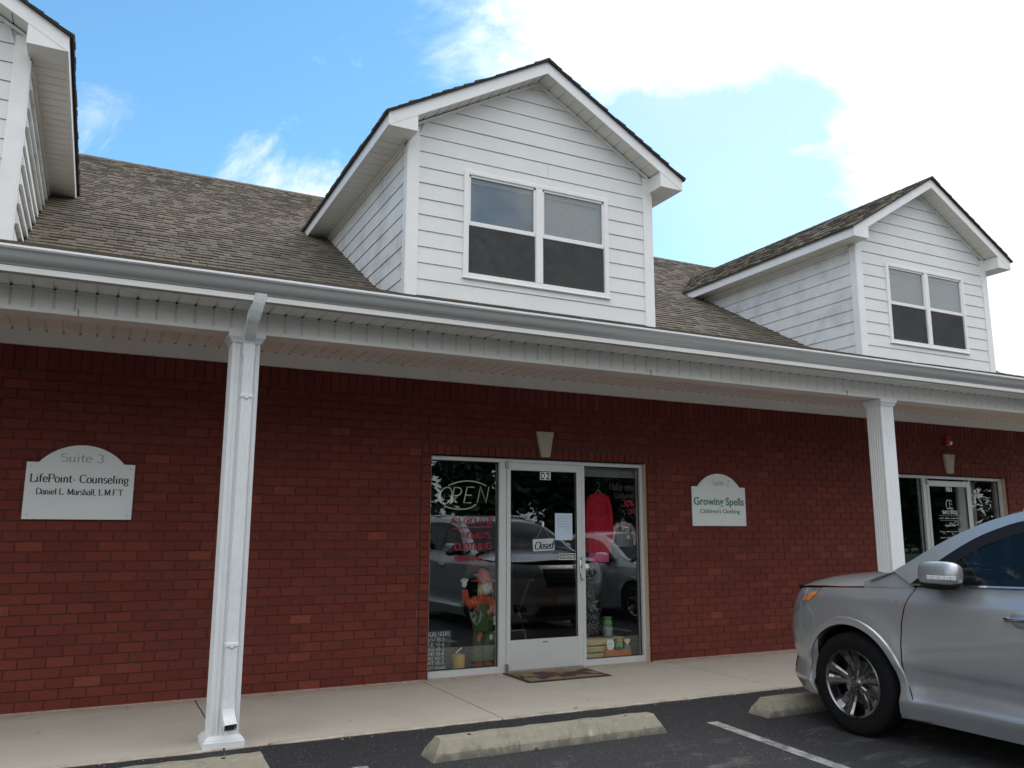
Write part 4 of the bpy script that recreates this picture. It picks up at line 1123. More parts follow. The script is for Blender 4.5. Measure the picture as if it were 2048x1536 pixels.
# ------------------------------------------------------------------ storefronts
FY0, FY1, GY = 0.075, 0.165, 0.125
def storefront(ox, W, H, g, dx, dz, label):
    sf = put('storefront', None, bld, label=label)
    T = 0.028
    gx0, gx1, g2, g3 = g
    def bar(a, c, e, f, nm='frame', y0=FY0, y1=FY1):
        return MB().bbox(ox + a, ox + c, y0, y1, e, f, 0.003).obj(nm, M['aluminum'], sf)
    bar(0.004, gx0, 0.0, H - 0.004); bar(g3, W - 0.004, 0.0, H - 0.004)
    bar(gx1, dx - 0.004, 0.0, H - 0.045); bar(dx + 0.918, g2, 0.0, H - 0.045)
    bar(gx0, g3, H - 0.045, H - 0.004)
    bar(gx0, gx1, 0.0, 0.062); bar(g2, g3, 0.0, 0.062)
    bar(gx1 + 0.0, g2, 0.0, 0.010, 'threshold', FY0 + 0.01, FY1)
    for (a, c) in ((gx0, gx1), (g2, g3)):
        for (p, q, e, f) in ((a, a + 0.008, 0.062, H - 0.045), (c - 0.008, c, 0.062, H - 0.045), (a, c, 0.062, 0.070), (a, c, H - 0.055, H - 0.045)):
            MB().box(ox + p, ox + q, GY - 0.012, GY - 0.002, e, f).obj('gasket', M['gasket'], sf)
        MB().box(ox + a, ox + c, GY, GY + 0.006, 0.062, H - 0.045).obj('shop_pane', M['glass'], sf)
    # sealant bead, uneven
    b = MB(); z = 0.0; rr = random.Random(9)
    while z < H - 0.03:
        b.ell((ox + 0.002, 0.072, z + 0.012), (0.005 + rr.random() * 0.004, 0.006, 0.013), 6, 4); z += rr.uniform(0.02, 0.07)
    b.obj('sealant', M['gutter_lip'], sf, kind='stuff')
    MB().box(ox + 0.002, ox + W - 0.002, 0.070, 0.0745, H - 0.003, H + 0.012).obj('lintel', M['gasket'], sf)
    MB().box(ox + W - 0.0045, ox + W + 0.0015, 0.02, FY0 + 0.01, 0.0, H).obj('caulk', M['caulk'], sf)
    # door leaf
    dr = put('door', None, bld)
    x0, x1, z0, z1 = ox + dx, ox + dx + 0.914, 0.012, 0.012 + 2.12
    gl, gr, gb, gt = x0 + 0.045, x1 - 0.060, 0.012 + 0.30, z1 - 0.078
    y0, y1 = FY0 - 0.006, FY0 + 0.042
    for (a, c, e, f) in ((x0, gl, z0, z1), (gr, x1, z0, z1), (gl, gr, gt, z1)):
        MB().bbox(a, c, y0, y1, e, f, 0.003).obj('stile', M['aluminum'], dr)
    MB().bbox(gl, gr, y0, y1, z0, gb, 0.003).obj('kick_panel', M['aluminum'], dr)
    for (p, q, e, f) in ((gl, gl + 0.006, gb, gt), (gr - 0.006, gr, gb, gt), (gl, gr, gb, gb + 0.006), (gl, gr, gt - 0.006, gt)):
        MB().box(p, q, y0 + 0.006, y0 + 0.015, e, f).obj('gasket', M['gasket'], dr)
    MB().box(gl, gr, y0 + 0.018, y0 + 0.024, gb, gt).obj('door_pane', M['glass'], dr)
    b = MB(); hx = gr + 0.006; hz0, hz1 = 0.90, 1.135
    path = smooth_pts([(hx + 0.055, y0, hz1), (hx + 0.04, y0 - 0.035, hz1 + 0.002), (hx + 0.008, y0 - 0.045, hz1 - 0.02), (hx, y0 - 0.045, (hz0 + hz1) / 2), (hx + 0.008, y0 - 0.045, hz0 + 0.02), (hx + 0.04, y0 - 0.035, hz0), (hx + 0.055, y0, hz0)], 5)
    b.tube(path, 0.0085, 8).obj('handle', M['chrome'], dr, smooth=True)
    MB().tube([(hx + 0.035, y0, 1.04), (hx + 0.035, y0 - 0.012, 1.04)], 0.016, 14).obj('lock_cylinder', M['steel'], dr)
    for z in (z1 - 0.06, z0 - 0.002):
        MB().bbox(x0 - 0.018, x0 + 0.02, y0 - 0.014, y0 + 0.01, z, z + 0.075, 0.004).obj('pivot_hinge', M['steel'], dr)
    MB().bbox((gl + gr) / 2 - 0.03, (gl + gr) / 2 + 0.03, y0 - 0.004, y0, gb - 0.04, gb - 0.026, 0.0015).obj('badge', M['steel'], dr)
    for k in range(4):
        xx = x0 + 0.045 + k * 0.27
        MB().tube([(xx, y0, z0 + 0.03), (xx, y0 - 0.003, z0 + 0.03)], 0.005, 6).obj('screw', M['steel'], dr)
    # room behind
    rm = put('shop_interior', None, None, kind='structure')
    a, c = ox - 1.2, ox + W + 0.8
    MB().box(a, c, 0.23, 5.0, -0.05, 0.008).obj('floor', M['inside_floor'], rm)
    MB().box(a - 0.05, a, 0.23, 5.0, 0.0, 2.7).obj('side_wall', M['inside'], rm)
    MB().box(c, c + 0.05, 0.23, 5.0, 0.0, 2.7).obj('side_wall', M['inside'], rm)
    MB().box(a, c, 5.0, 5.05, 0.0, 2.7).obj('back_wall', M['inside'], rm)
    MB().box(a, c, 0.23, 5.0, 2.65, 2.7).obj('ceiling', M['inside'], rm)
    return sf, dr, (gl, gr, gb, gt, y0 + 0.018)
sf2, dr2, dg2 = storefront(0.0, 2.627, 2.1775, (0.030, 0.795, 1.840, 2.585), 0.880, 0, 'aluminium shopfront with two display windows and the glass door marked D2')
sf1, dr1, dg1 = storefront(6.61, 2.54, 2.205, (0.030, 0.795, 1.810, 2.50), 0.865, 0, 'aluminium shopfront with the glass door marked D1, right of the second column')

def number_plate(txt, cx, z0, z1, w, y, parent):
    h = z1 - z0
    MB().box(cx - w / 2, cx + w / 2, y - 0.003, y - 0.0015, z0, z1).obj('number_plate', M['white'], parent)
    for k, ch in enumerate(txt):
        x = cx + (k - 0.5) * w * 0.48
        font_mesh('digit', ch, h * 0.80, M['ink'], parent, (x, y - 0.0042, z0 + h * 0.1), width=w * 0.36 if ch != '1' else w * 0.18, bold=0.02)
number_plate('D2', 1.350, 1.962, 2.05, 0.130, dg2[4], dr2)
number_plate('D1', 6.61 + 1.345, 1.985, 2.07, 0.125, dg1[4], dr1)
yg = dg1[4] - 0.002; cx1 = 6.61 + 1.33
lt = MB()
stroke_text('SIMPLY UNIQUE'.replace('Q', 'O'), cx1, 1.665, 0.05, 0.34, 0.010, 0.007, yg, align='center', mb=lt)
lt.add([(cx1 + .105, yg, 1.672), (cx1 + .115, yg, 1.672), (cx1 + .135, yg, 1.650), (cx1 + .125, yg, 1.650)], [(0, 1, 2, 3)])
lt.box(cx1 - 0.24, cx1 + 0.24, yg - .0002, yg, 1.640, 1.643); lt.box(cx1 - 0.22, cx1 + 0.22, yg - .0002, yg, 1.575, 1.578)
rr = random.Random(4)
scribble(lt, cx1 - 0.25, cx1 + 0.25, 1.595, 0.026, yg, 0.006, rr)
scribble(lt, cx1 - 0.13, cx1 + 0.13, 1.49, 0.042, yg, 0.009, rr)
scribble(lt, cx1 - 0.25, cx1 + 0.25, 1.41, 0.022, yg, 0.005, rr)
scribble(lt, cx1 - 0.25, cx1 + 0.25, 1.325, 0.020, yg, 0.005, rr)
# swirl logo
def ribbon(mb, pts, w, y):
    pts = [Vector((p[0], y, p[1])) for p in pts]; Lp, Rp = [], []
    for i, p in enumerate(pts):
        t = (pts[min(i + 1, len(pts) - 1)] - pts[max(i - 1, 0)]).normalized(); n = Vector((-t.z, 0, t.x)) * w / 2
        Lp.append(tuple(p + n)); Rp.append(tuple(p - n))
    k = len(pts); mb.add(Lp + Rp, [(k + i, k + i + 1, i + 1, i) for i in range(k - 1)])
ribbon(lt, arc(cx1 - 0.03, 1.80, 0.04, 0.065, 60, 340, 14), 0.012, yg)
ribbon(lt, arc(cx1 + 0.02, 1.835, 0.025, 0.03, 0, 300, 10), 0.009, yg)
ribbon(lt, arc(cx1 + 0.03, 1.775, 0.03, 0.035, 40, 330, 10), 0.010, yg)
ribbon(lt, arc(cx1 + 0.045, 1.735, 0.028, 0.02, 0, 330, 10), 0.009, yg)
lt.obj('door_lettering', M['chalk'], dr1, kind=None, fix=True)
MB().box(9.0 - 0.55, 9.0 - 0.38, GY - 0.004, GY - 0.002, 1.36, 1.385).obj('decal', M['white'], sf1)
MB().box(dg1[0], dg1[1], dg1[4] - 0.02, dg1[4] - 0.005, 0.985, 1.005).obj('push_bar', M['aluminum'], dr1)
# curtain in D1's right window
b = MB()
for k in range(14):
    b.tube([(8.42 + k * 0.03, 0.30 + 0.012 * (k % 2), 0.1), (8.42 + k * 0.03, 0.30, 2.15)], 0.02, 6)
cu_ = b.obj('curtain', M['blind'], None, smooth=True, label='pale grey curtain in the right window of the D1 shopfront', cat='curtain')

# -------- NEON OPEN sign
ns = thing('open_sign', 'unlit neon OPEN sign with curved tubes hanging in the left display window', 'sign', (0, 0.18, 0))
yN = 0.0
def neon(pts, nm='letter_tube', sm=0):
    p = [(a, yN, q) for a, q in pts]
    if sm: p = smooth_pts(p, sm)
    MB().tube(p, 0.0075, 8).obj(nm, M['bulb'], ns, smooth=True)
sh = 0.16
def it(cx, cz, w, h, pts): return [(cx + (a - .5) * w + (q - .5) * h * sh * 1.3, cz + (q - .5) * h) for a, q in pts]
neon(it(0.232, 1.775, 0.135, 0.172, [(0.5 + .5 * math.cos(R(a)), 0.5 + .5 * math.sin(R(a))) for a in range(60, 421, 20)]))
neon(it(0.355, 1.778, 0.09, 0.165, [(0, 0), (0, .5), (0, 1), (.5, 1), (.85, .93), (1, .75), (.85, .56), (.5, .49), (.08, .48)]))
neon(it(0.492, 1.785, 0.085, 0.165, [(1, 1), (0.05, 1), (0, 0.02), (0.98, 0.02)])); neon(it(0.492, 1.785, 0.085, 0.165, [(0.08, .5), (.85, .5)]))
neon(it(0.655, 1.792, 0.10, 0.168, [(0, 0), (0, 1), (1, 0.02), (1, 1)]))
neon([(0.262, 1.880), (0.37, 1.918), (0.49, 1.932), (0.60, 1.918), (0.693, 1.885)], 'arc_tube', 6)
neon([(0.222, 1.668), (0.30, 1.645), (0.40, 1.638), (0.50, 1.650), (0.572, 1.690)], 'arc_tube', 6)
for (a, c) in ((0.30, 0.34), (0.62, 0.55)):
    MB().tube([(a, yN + 0.01, 1.90), (c, yN + 0.02, 2.13)], 0.0015, 5).obj('chain', M['steel'], ns)
MB().bbox(0.28, 0.66, 0.012, 0.02, 1.865, 1.875, 0.002).obj('mounting_bar', M['dark'], ns)
MB().bbox(0.25, 0.60, 0.012, 0.02, 1.675, 1.685, 0.002).obj('mounting_bar', M['dark'], ns)

yP = GY - 0.0015
lw1 = thing('window_lettering', 'red hand-painted lettering ALL GROWN UP on the left display window', 'lettering')
def line_(parent, mat, *a, **k):
    stroke_text(*a, **k).obj('lettering_line', mat, parent, fix=True)

line_(lw1, M['redpaint'], 'ALL GROWN UP', 0.275, 1.488, 0.062, 0.47, 0.012, 0.009, yP, jit=0.06)
line_(lw1, M['redpaint'], "WOMEN'S", 0.40, 1.345, 0.062, 0.31, 0.015, 0.012, yP, jit=0.08)
line_(lw1, M['redpaint'], 'CLOTHING', 0.31, 1.228, 0.068, 0.42, 0.017, 0.013, yP, jit=0.08)
line_(lw1, M['redpaint'], 'ARRIVING', 0.31, 1.110, 0.060, 0.32, 0.013, 0.010, yP, jit=0.06)
for pts_, w_ in (([(0.285, 1.440), (0.45, 1.450), (0.73, 1.462)], 0.012), ([(0.45, 1.062), (0.52, 1.052), (0.60, 1.055)], 0.010)):
    wl = MB(); ribbon(wl, pts_, w_, yP); wl.obj('underline', M['redpaint'], lw1, fix=True)
lw2 = thing('window_lettering', 'red painted 30% OFF on the right display window', 'lettering')
line_(lw2, M['redpaint'], '30%', 2.37, 1.700, 0.068, 0.155, 0.012, 0.010, yP, jit=0.08)
line_(lw2, M['redpaint'], 'OFF', 2.45, 1.61, 0.055, 0.10, 0.009, 0.008, yP, jit=0.08)
M['purplepaint'] = pm('dark_window_paint', (0.09, 0.08, 0.10), 0.8)
lw3 = thing('window_lettering', 'faint dark painted words Halloween Costumes above the red 30% OFF', 'lettering')
line_(lw3, M['purplepaint'], 'Halloween', 2.20, 1.88, 0.075, 0.33, 0.006, 0.005, yP, jit=0.05)
line_(lw3, M['purplepaint'], 'Costumes', 2.26, 1.79, 0.06, 0.27, 0.005, 0.004, yP, jit=0.05)
hb = thing('hours_board', 'black store hours panel with pale hand lettering low in the left window', 'sign', (0, 0.155, 0))
MB().box(0.032, 0.30, 0.0, 0.004, 0.07, 0.44).obj('panel', M['chalkboard'], hb)
wl = MB()
hrs = ['MON 10-3', 'TUE 10-6', 'WED 10-3', 'THR 10-6', 'FRI 10-5', 'SAT 10-5', 'SUN closed']
stroke_text('STORE HOURS', 0.03, 0.385, 0.040, 0.262, 0.0055, 0.0045, -0.0006, jit=0.03, mb=wl)
for i, s_ in enumerate(hrs): stroke_text(s_, 0.03, 0.335 - i * 0.044, 0.030, 0.20 if i < 6 else 0.215, 0.0050, 0.0042, -0.0006, jit=0.05, mb=wl)
wl.obj('lettering', M['chalk'], hb, fix=True)

# door papers
yD = dg2[4] - 0.0015
nt_ = thing('paper_notice', 'pale blue handwritten paper notice taped to the D2 door', 'notice', (0, yD, 0))
MB().box(1.467, 1.683, -0.001, 0.0, 1.322, 1.608).obj('sheet', M['paper'], nt_)
wl = MB(); rr = random.Random(8)
for i in range(9):
    scribble(wl, 1.492 + (0.02 * i if i > 4 else 0), 1.662 - (0.02 if i > 6 else 0), 1.574 - i * 0.028, 0.010, -0.0014, 0.0018, rr)
M['bluepen'] = pm('pen_ink', (0.10, 0.13, 0.22), 0.7)
wl.obj('handwriting', M['bluepen'], nt_, fix=True)
cs = thing('closed_sign', 'small pale plaque reading Closed hung from a white hook on the D2 door', 'sign', (1.322, yD - 0.006, 1.272), (0, R(-2.5), 0))
MB().bbox(-0.130, 0.130, -0.004, 0.002, -0.062, 0.064, 0.002).obj('plaque', M['signpaper'], cs)
stroke_text('Closed', -0.115, -0.045, 0.078, 0.222, 0.016, 0.007, -0.0045, shear=0.25, serif=False).obj('lettering', M['ink'], cs, fix=True)
wl = MB(); stroke_text('Sorry', -0.042, 0.020, 0.034, 0.085, 0.003, 0.002, -0.0045, shear=0.25, mb=wl); wl.obj('lettering', M['tin'], cs, fix=True)
MB().tube([(-0.09, -0.001, 0.064), (0.002, -0.001, 0.20), (0.085, -0.001, 0.064)], 0.0018, 5).obj('cord', M['tin'], cs)
MB().bbox(-0.010, 0.012, -0.010, 0.004, 0.190, 0.245, 0.004).obj('hook', M['white'], cs)
nso = thing('no_soliciting_sign', 'little black NO SOLICITING sticker with cream border beside the D2 door handle', 'sign', (1.616, yD, 1.147))
MB().box(-0.105, 0.105, -0.001, 0, -0.031, 0.031).obj('border', M['bulb'], nso); MB().box(-0.098, 0.098, -0.0016, -0.0011, -0.024, 0.024).obj('field', M['ink'], nso)
font_mesh('lettering', 'NO SOLICITING', 0.026, M['white'], nso, (0, -0.0028, -0.013), width=0.17, bold=0.02)

# shop blind at top of right window
bl = MB(); z = 2.132
while z > 2.04:
    bl.box(1.85, 2.58, 0.18, 0.20, z - 0.006, z); z -= 0.008
bl.box(1.85, 2.58, 0.175, 0.205, 2.024, 2.036)
bl.obj('raised_blind', M['blind'], None, label='raised pale blind bunched at the top of the right display window', cat='blind')

# ------------------------------------------------------------------ door mat
def mat_mat():
    mt, t, b, o = newmat('doormat_pattern')
    tcn = t.nodes.new('ShaderNodeTexCoord'); mp = t.nodes.new('ShaderNodeMapping'); mp.inputs['Scale'].default_value = (5.5, 6.5, 1); mp.inputs['Rotation'].default_value = (0, 0, 0)
    t.links.new(tcn.outputs['Object'], mp.inputs['Vector'])
    v = t.nodes.new('ShaderNodeTexVoronoi'); v.distance = 'CHEBYCHEV'; v.inputs['Scale'].default_value = 1.0; v.inputs['Randomness'].default_value = 0.75; t.links.new(mp.outputs[0], v.inputs['Vector'])
    sc = t.nodes.new('ShaderNodeSeparateColor'); t.links.new(v.outputs['Color'], sc.inputs[0])
    r = t.nodes.new('ShaderNodeValToRGB'); r.color_ramp.interpolation = 'CONSTANT'; e = r.color_ramp.elements
    for _ in range(3): e.new(0.5)
    for el, (p, c) in zip(e, [(0, (0.06, 0.036, 0.026)), (0.3, (0.28, 0.16, 0.075)), (0.55, (0.17, 0.15, 0.085)), (0.7, (0.13, 0.05, 0.038)), (0.82, (0.24, 0.19, 0.12))]): el.position = p; el.color = (*c, 1)
    t.links.new(sc.outputs[0], r.inputs[0])
    n = _noise(t, 120, 4, 0.7); c = _mix(t, 1.0, r.outputs[0], _mix(t, _range(t, n, .3, .7), (0.7,) * 3, (1.3,) * 3), 'MULTIPLY')
    t.links.new(c, b.inputs['Base Color']); b.inputs['Roughness'].default_value = 0.95; _bump(t, b, n, 0.8, 0.004); return mt
dm = thing('doormat', 'brown and tan patchwork rubber-edged doormat at the D2 door', 'doormat', (1.27, -0.275, 0.0))
MB().bbox(-0.465, 0.465, -0.29, 0.28, 0.002, 0.010, 0.004).obj('rubber_edge', M['mat_brown'], dm)
MB().bbox(-0.435, 0.435, -0.26, 0.25, 0.0105, 0.015, 0.003).obj('carpet_top', mat_mat(), dm)

# ------------------------------------------------------------------ display goods
def oval(cx, cy, z, a, c, n=20, rip=0.0, nr=7, ph=0.0):
    return [(cx + a * math.cos(t) * (1 + rip * math.sin(nr * t + ph)), cy + c * math.sin(t) * (1 + rip * 2 * math.sin(nr * t + ph)), z) for t in [2 * math.pi * k / n for k in range(n)]]
sc_ = thing('scarecrow_doll', 'standing cloth scarecrow doll in green overalls waving behind the left window', 'doll', (0.77, 0.42, 0.02))
b = MB()
for s in (-1, 1):
    b.loft([oval(s * 0.062, 0, 0.03, 0.055, 0.05, 12), oval(s * 0.06, 0, 0.15, 0.058, 0.05, 12), oval(s * 0.056, 0, 0.34, 0.06, 0.055, 12), oval(s * 0.045, 0, 0.42, 0.06, 0.06, 12)])
b.loft([oval(0, 0, 0.36, 0.112, 0.066), oval(0, 0, 0.44, 0.12, 0.075), oval(0, 0, 0.54, 0.105, 0.07), oval(0, -0.002, 0.64, 0.075, 0.062)])
b.obj('overalls', M['denim'], sc_, smooth=True)
b = MB(); b.loft([oval(0, 0.006, 0.50, 0.10, 0.06), oval(0, 0.006, 0.62, 0.105, 0.06), oval(0, 0.006, 0.70, 0.085, 0.055), oval(0, 0.006, 0.735, 0.04, 0.035)])
b.tube(smooth_pts([(-0.07, 0, 0.69), (-0.15, -0.02, 0.64), (-0.21, -0.03, 0.70), (-0.225, -0.03, 0.79)], 4), [0.045, 0.048, 0.05, 0.05, 0.05, 0.05, 0.048, 0.046, 0.045, 0.043, 0.04, 0.036, 0.034], 10)
b.tube(smooth_pts([(0.07, 0, 0.69), (0.13, 0, 0.60), (0.135, -0.01, 0.52)], 4), [0.045, 0.045, 0.045, 0.043, 0.042, 0.04, 0.038, 0.036, 0.034], 10)
b.obj('shirt', M['plaid'], sc_, smooth=True)
b = MB(); b.ell((-0.23, -0.035, 0.845), (0.030, 0.018, 0.036), 10, 6)
for k, a in enumerate((-50, -18, 12, 42)):
    b.tube([(-0.23 + 0.02 * math.sin(R(a)), -0.035, 0.86), (-0.23 + 0.058 * math.sin(R(a)), -0.037, 0.86 + 0.05 * math.cos(R(a)))], [0.011, 0.008], 7)
b.ell((0.140, -0.015, 0.475), (0.028, 0.018, 0.04), 10, 6)
for k in range(4): b.tube([(0.125 + k * 0.011, -0.015, 0.45), (0.123 + k * 0.012, -0.018, 0.415 + 0.006 * (k % 2))], [0.009, 0.007], 6)
b.obj('hand', M['doll_white'], sc_, smooth=True)
hd = MB().ell((0.015, -0.01, 0.815), (0.078, 0.066, 0.088), 18, 12).obj('head', M['doll_white'], sc_, smooth=True)
b = MB()
for s in (-1, 1): b.ell((0.015 + s * 0.024, -0.074, 0.832), (0.006, 0.004, 0.010), 8, 6)
b.obj('eye', M['ink'], hd)
MB().ell((0.016, -0.078, 0.808), (0.009, 0.007, 0.008), 8, 6).obj('nose', M['orange'], hd)
b = MB(); rr = random.Random(2)
for k in range(34):
    a = rr.uniform(150, 400) if k % 3 else rr.uniform(190, 240)
    x, y = 0.015 + 0.074 * math.cos(R(a)), -0.01 + 0.062 * math.sin(R(a))
    if -0.035 < x < 0.065 and y < 0: continue
    b.tube([(x, y, 0.865), (x * 1.12, y * 1.1, 0.80), (x * 1.2 + rr.uniform(-.01, .01), y * 1.2, 0.74 + rr.uniform(-.03, .02))], [0.005, 0.005, 0.002], 5)
b.obj('straw_hair', M['straw'], sc_)
b = MB(); b.loft([oval(0.012, 0.0, 0.868, 0.145, 0.12, 22, 0.03, 5), oval(0.012, 0.0, 0.882, 0.146, 0.121, 22, 0.03, 5), oval(0.012, 0, 0.895, 0.088, 0.078, 22), oval(0.008, 0, 0.945, 0.074, 0.066, 22), oval(-0.002, 0, 0.985, 0.045, 0.042, 22), oval(-0.015, 0, 1.005, 0.012, 0.012, 22)])
b.obj('hat', M['hat'], sc_, smooth=True)
MB().loft([[(0.03 + 0.026 * math.cos(R(a)), -0.074, 0.555 + 0.026 * math.sin(R(a))) for a in range(0, 360, 30)], [(0.03 + 0.024 * math.cos(R(a)), -0.080, 0.555 + 0.024 * math.sin(R(a))) for a in range(0, 360, 30)]]).obj('flower_patch', M['orange'], sc_)
for (px, pz, mt_) in ((-0.05, 0.33, 'hat'), (-0.065, 0.29, 'orange'), (0.075, 0.30, 'straw')):
    MB().ell((px, -0.052, pz), (0.022, 0.006, 0.03), 8, 5).obj('leaf_patch', M[mt_], sc_)
for s in (-1, 1): MB().ell((s * 0.06, -0.03, 0.022), (0.05, 0.08, 0.028), 12, 6).obj('shoe', M['hat'], sc_, smooth=True)
# basket
bk_ = thing('basket', 'small yellow slatted barrel basket on the floor beside the scarecrow doll', 'basket', (0.44, 0.30, 0.012))
b = MB()
for k in range(14):
    a = 2 * math.pi * k / 14; a1 = a + 2 * math.pi / 14 * 0.86
    b.loft([[(r_ * math.cos(t), r_ * math.sin(t), z) for (r_, t) in ((0.068, a), (0.068, a1), (0.062, a1), (0.062, a))] for z in (0, 0.14)])
b.obj('stave', M['basket'], bk_, kind='stuff')
for z in (0.10, 0.13): MB().loft([oval(0, 0, z, 0.071, 0.071, 20), oval(0, 0, z + 0.012, 0.071, 0.071, 20)]).obj('hoop', M['wood'], bk_)
MB().loft([oval(0, 0, 0.14, 0.073, 0.073, 20), oval(0, 0, 0.155, 0.073, 0.073, 20), oval(0, 0, 0.172, 0.03, 0.03, 20)]).obj('lid', M['basket'], bk_)
MB().tube([(-0.03, -0.02, 0.185), (0.05, 0.02, 0.225)], 0.006, 6).obj('handle', M['doll_white'], bk_)

def hanger(px, py, pz, w, parent):
    p = smooth_pts([(px, py, pz), (px + 0.012, py, pz + 0.03), (px + 0.022, py, pz + 0.055), (px + 0.005, py, pz + 0.085), (px - 0.012, py, pz + 0.07)], 5)
    MB().tube(p, 0.0025, 6).obj('hanger', M['tin'], parent)
    MB().tube([(px - w, py, pz - 0.06), (px, py, pz), (px + w, py, pz - 0.06)], 0.008, 7).obj('hanger', M['tin'], parent)
rd = thing('red_dress', 'long red knit dress over pink leggings on a hanger in the right display window', 'dress', (2.17, 0.32, 0))
b = MB(); b.loft([oval(0, 0, 1.18, 0.165, 0.05, 40, 0.05, 11), oval(0, 0, 1.35, 0.160, 0.05, 40, 0.05, 11), oval(0, 0, 1.55, 0.130, 0.045, 40, 0.03, 11), oval(0, 0, 1.63, 0.115, 0.04, 40), oval(0, 0, 1.78, 0.125, 0.04, 40), oval(0, 0, 1.83, 0.10, 0.035, 40), oval(0, 0, 1.85, 0.035, 0.025, 40)])
for s in (-1, 1): b.tube(smooth_pts([(s * 0.10, 0, 1.81), (s * 0.145, 0, 1.70), (s * 0.16, 0, 1.50), (s * 0.165, 0, 1.34)], 4), 0.033, 10)
b.obj('dress_body', M['red_dress'], rd, smooth=True)
b = MB(); b.loft([oval(0.0, 0.0, z, a, 0.035, 30, 0.03, 9) for z, a in ((1.07, 0.13), (1.17, 0.135), (1.19, 0.13))]); b.obj('leggings', M['pink'], rd, smooth=True)
hanger(0, 0, 1.885, 0.06, rd)
gb_ = thing('baby_outfit', 'grey pinafore over a pink checked shirt on a hanger below the red 30% OFF', 'baby outfit', (2.51, 0.32, 0))
b = MB(); b.loft([oval(0, 0, z, a, 0.035, 30, 0.03, 9) for z, a in ((1.24, 0.125), (1.34, 0.115), (1.44, 0.10), (1.49, 0.105), (1.50, 0.07))]); b.obj('pinafore', M['greybaby'], gb_, smooth=True)
b = MB()
for s in (-1, 1):
    b.tube(smooth_pts([(s * 0.07, 0, 1.49), (s * 0.12, 0, 1.45), (s * 0.155, 0, 1.36), (s * 0.165, 0, 1.29)], 4), 0.030, 10)
    b.add([(0, -0.045, 1.455), (s * 0.05, -0.05, 1.42), (s * 0.065, -0.04, 1.50), (s * 0.02, -0.02, 1.52)], [(0, 1, 2, 3)])
b.loft([oval(0, 0, 1.48, 0.06, 0.04), oval(0, 0, 1.525, 0.04, 0.03)]); b.obj('shirt', M['pinkgingham'], gb_, smooth=True)
MB().ell((0.035, -0.045, 1.35), (0.022, 0.006, 0.024), 8, 6).obj('applique', M['doll_white'], gb_)
MB().box(0.10, 0.135, -0.05, -0.047, 1.26, 1.335).obj('price_tag', M['white'], gb_)
hanger(0, 0, 1.56, 0.03, gb_)
def dots_mat():
    mt, t, b, o = newmat('dotted_fabric'); tcn = t.nodes.new('ShaderNodeTexCoord'); v = t.nodes.new('ShaderNodeTexVoronoi'); v.inputs['Scale'].default_value = 55
    t.links.new(tcn.outputs['Object'], v.inputs['Vector'])
    c = _mix(t, _range(t, v.outputs['Distance'], 0.34, 0.26), (0.015, 0.015, 0.016), (0.55, 0.55, 0.52)); t.links.new(c, b.inputs['Base Color']); b.inputs['Roughness'].default_value = 0.9; return mt
pk = thing('dotted_dress', 'black dress with white dots on a child dress form by the wooden crate', 'dress', (2.14, 0.55, 0))
b = MB(); b.loft([oval(0, 0, z, a, a * 0.7, 32, 0.04, 8) for z, a in ((0.26, 0.15), (0.5, 0.135), (0.66, 0.10), (0.74, 0.085), (0.88, 0.10), (0.97, 0.095), (1.0, 0.05))]); b.obj('dress_body', dots_mat(), pk, smooth=True)
b = MB(); b.loft([oval(0, 0, 0.98, 0.045, 0.04), oval(0, 0, 1.04, 0.04, 0.04)]); b.tube([(0, 0, 0.02), (0, 0, 0.3)], 0.015, 8); b.loft([oval(0, 0, 0.01, 0.11, 0.11), oval(0, 0, 0.025, 0.1, 0.1)]); b.obj('dress_form', M['doll_white'], pk, smooth=True)
b = MB(); rr = random.Random(1)
for k in range(16): b.ell((rr.uniform(-.08, .05), -0.05, 1.0 + rr.uniform(-0.06, .03)), (0.02, 0.012, 0.016), 6, 4)
b.obj('lace_collar', M['doll_white'], pk, smooth=True)
jr = thing('toy_tin', 'ribbed grey tin with a round green top standing on the wooden crate', 'toy', (2.295, 0.36, 0.232))
b = MB(); b.loft([oval(0, 0, z, a, a, 22) for z, a in ((0, 0.052), (0.03, 0.055), (0.033, 0.058), (0.04, 0.055), (0.075, 0.055), (0.078, 0.058), (0.085, 0.055), (0.13, 0.055))]); b.obj('can', M['tin'], jr, smooth=True)
MB().ell((0.0, 0, 0.165), (0.052, 0.05, 0.055), 16, 10).obj('round_top', M['greenplush'], jr, smooth=True)
MB().loft([oval(0.0, 0, 0.218, 0.05, 0.05), oval(0, 0, 0.228, 0.052, 0.05), oval(0, 0, 0.235, 0.03, 0.03)]).obj('lid', M['tin'], jr, smooth=True)
cr_ = thing('wooden_crate', 'pale slatted wooden crate on the floor of the right display window', 'crate', (1.87, 0.27, 0.012))
for k in range(3):
    MB().bbox(0, 0.44, 0, 0.012, 0.02 + k * 0.072, 0.078 + k * 0.072, 0.002).obj('slat', M['wood'], cr_); MB().bbox(0, 0.44, 0.26, 0.272, 0.02 + k * 0.072, 0.078 + k * 0.072, 0.002).obj('slat', M['wood'], cr_)
for (a, c) in ((0.0, 0.02), (0.42, 0.44)): MB().bbox(a, c, 0.0125, 0.2595, 0.0, 0.218, 0.002).obj('end_panel', M['wood'], cr_)
MB().box(0.0, 0.62, 0.05, 0.26, 0.2185, 0.225).obj('top_board', M['wood'], cr_)
pb = thing('halloween_planter', 'orange box with three painted Halloween cut-outs leaning on the wooden crate', 'planter box', (2.17, 0.22, 0.012))
MB().bbox(0, 0.34, 0, 0.03, 0.02, 0.11, 0.003).obj('box', M['orange'], pb)
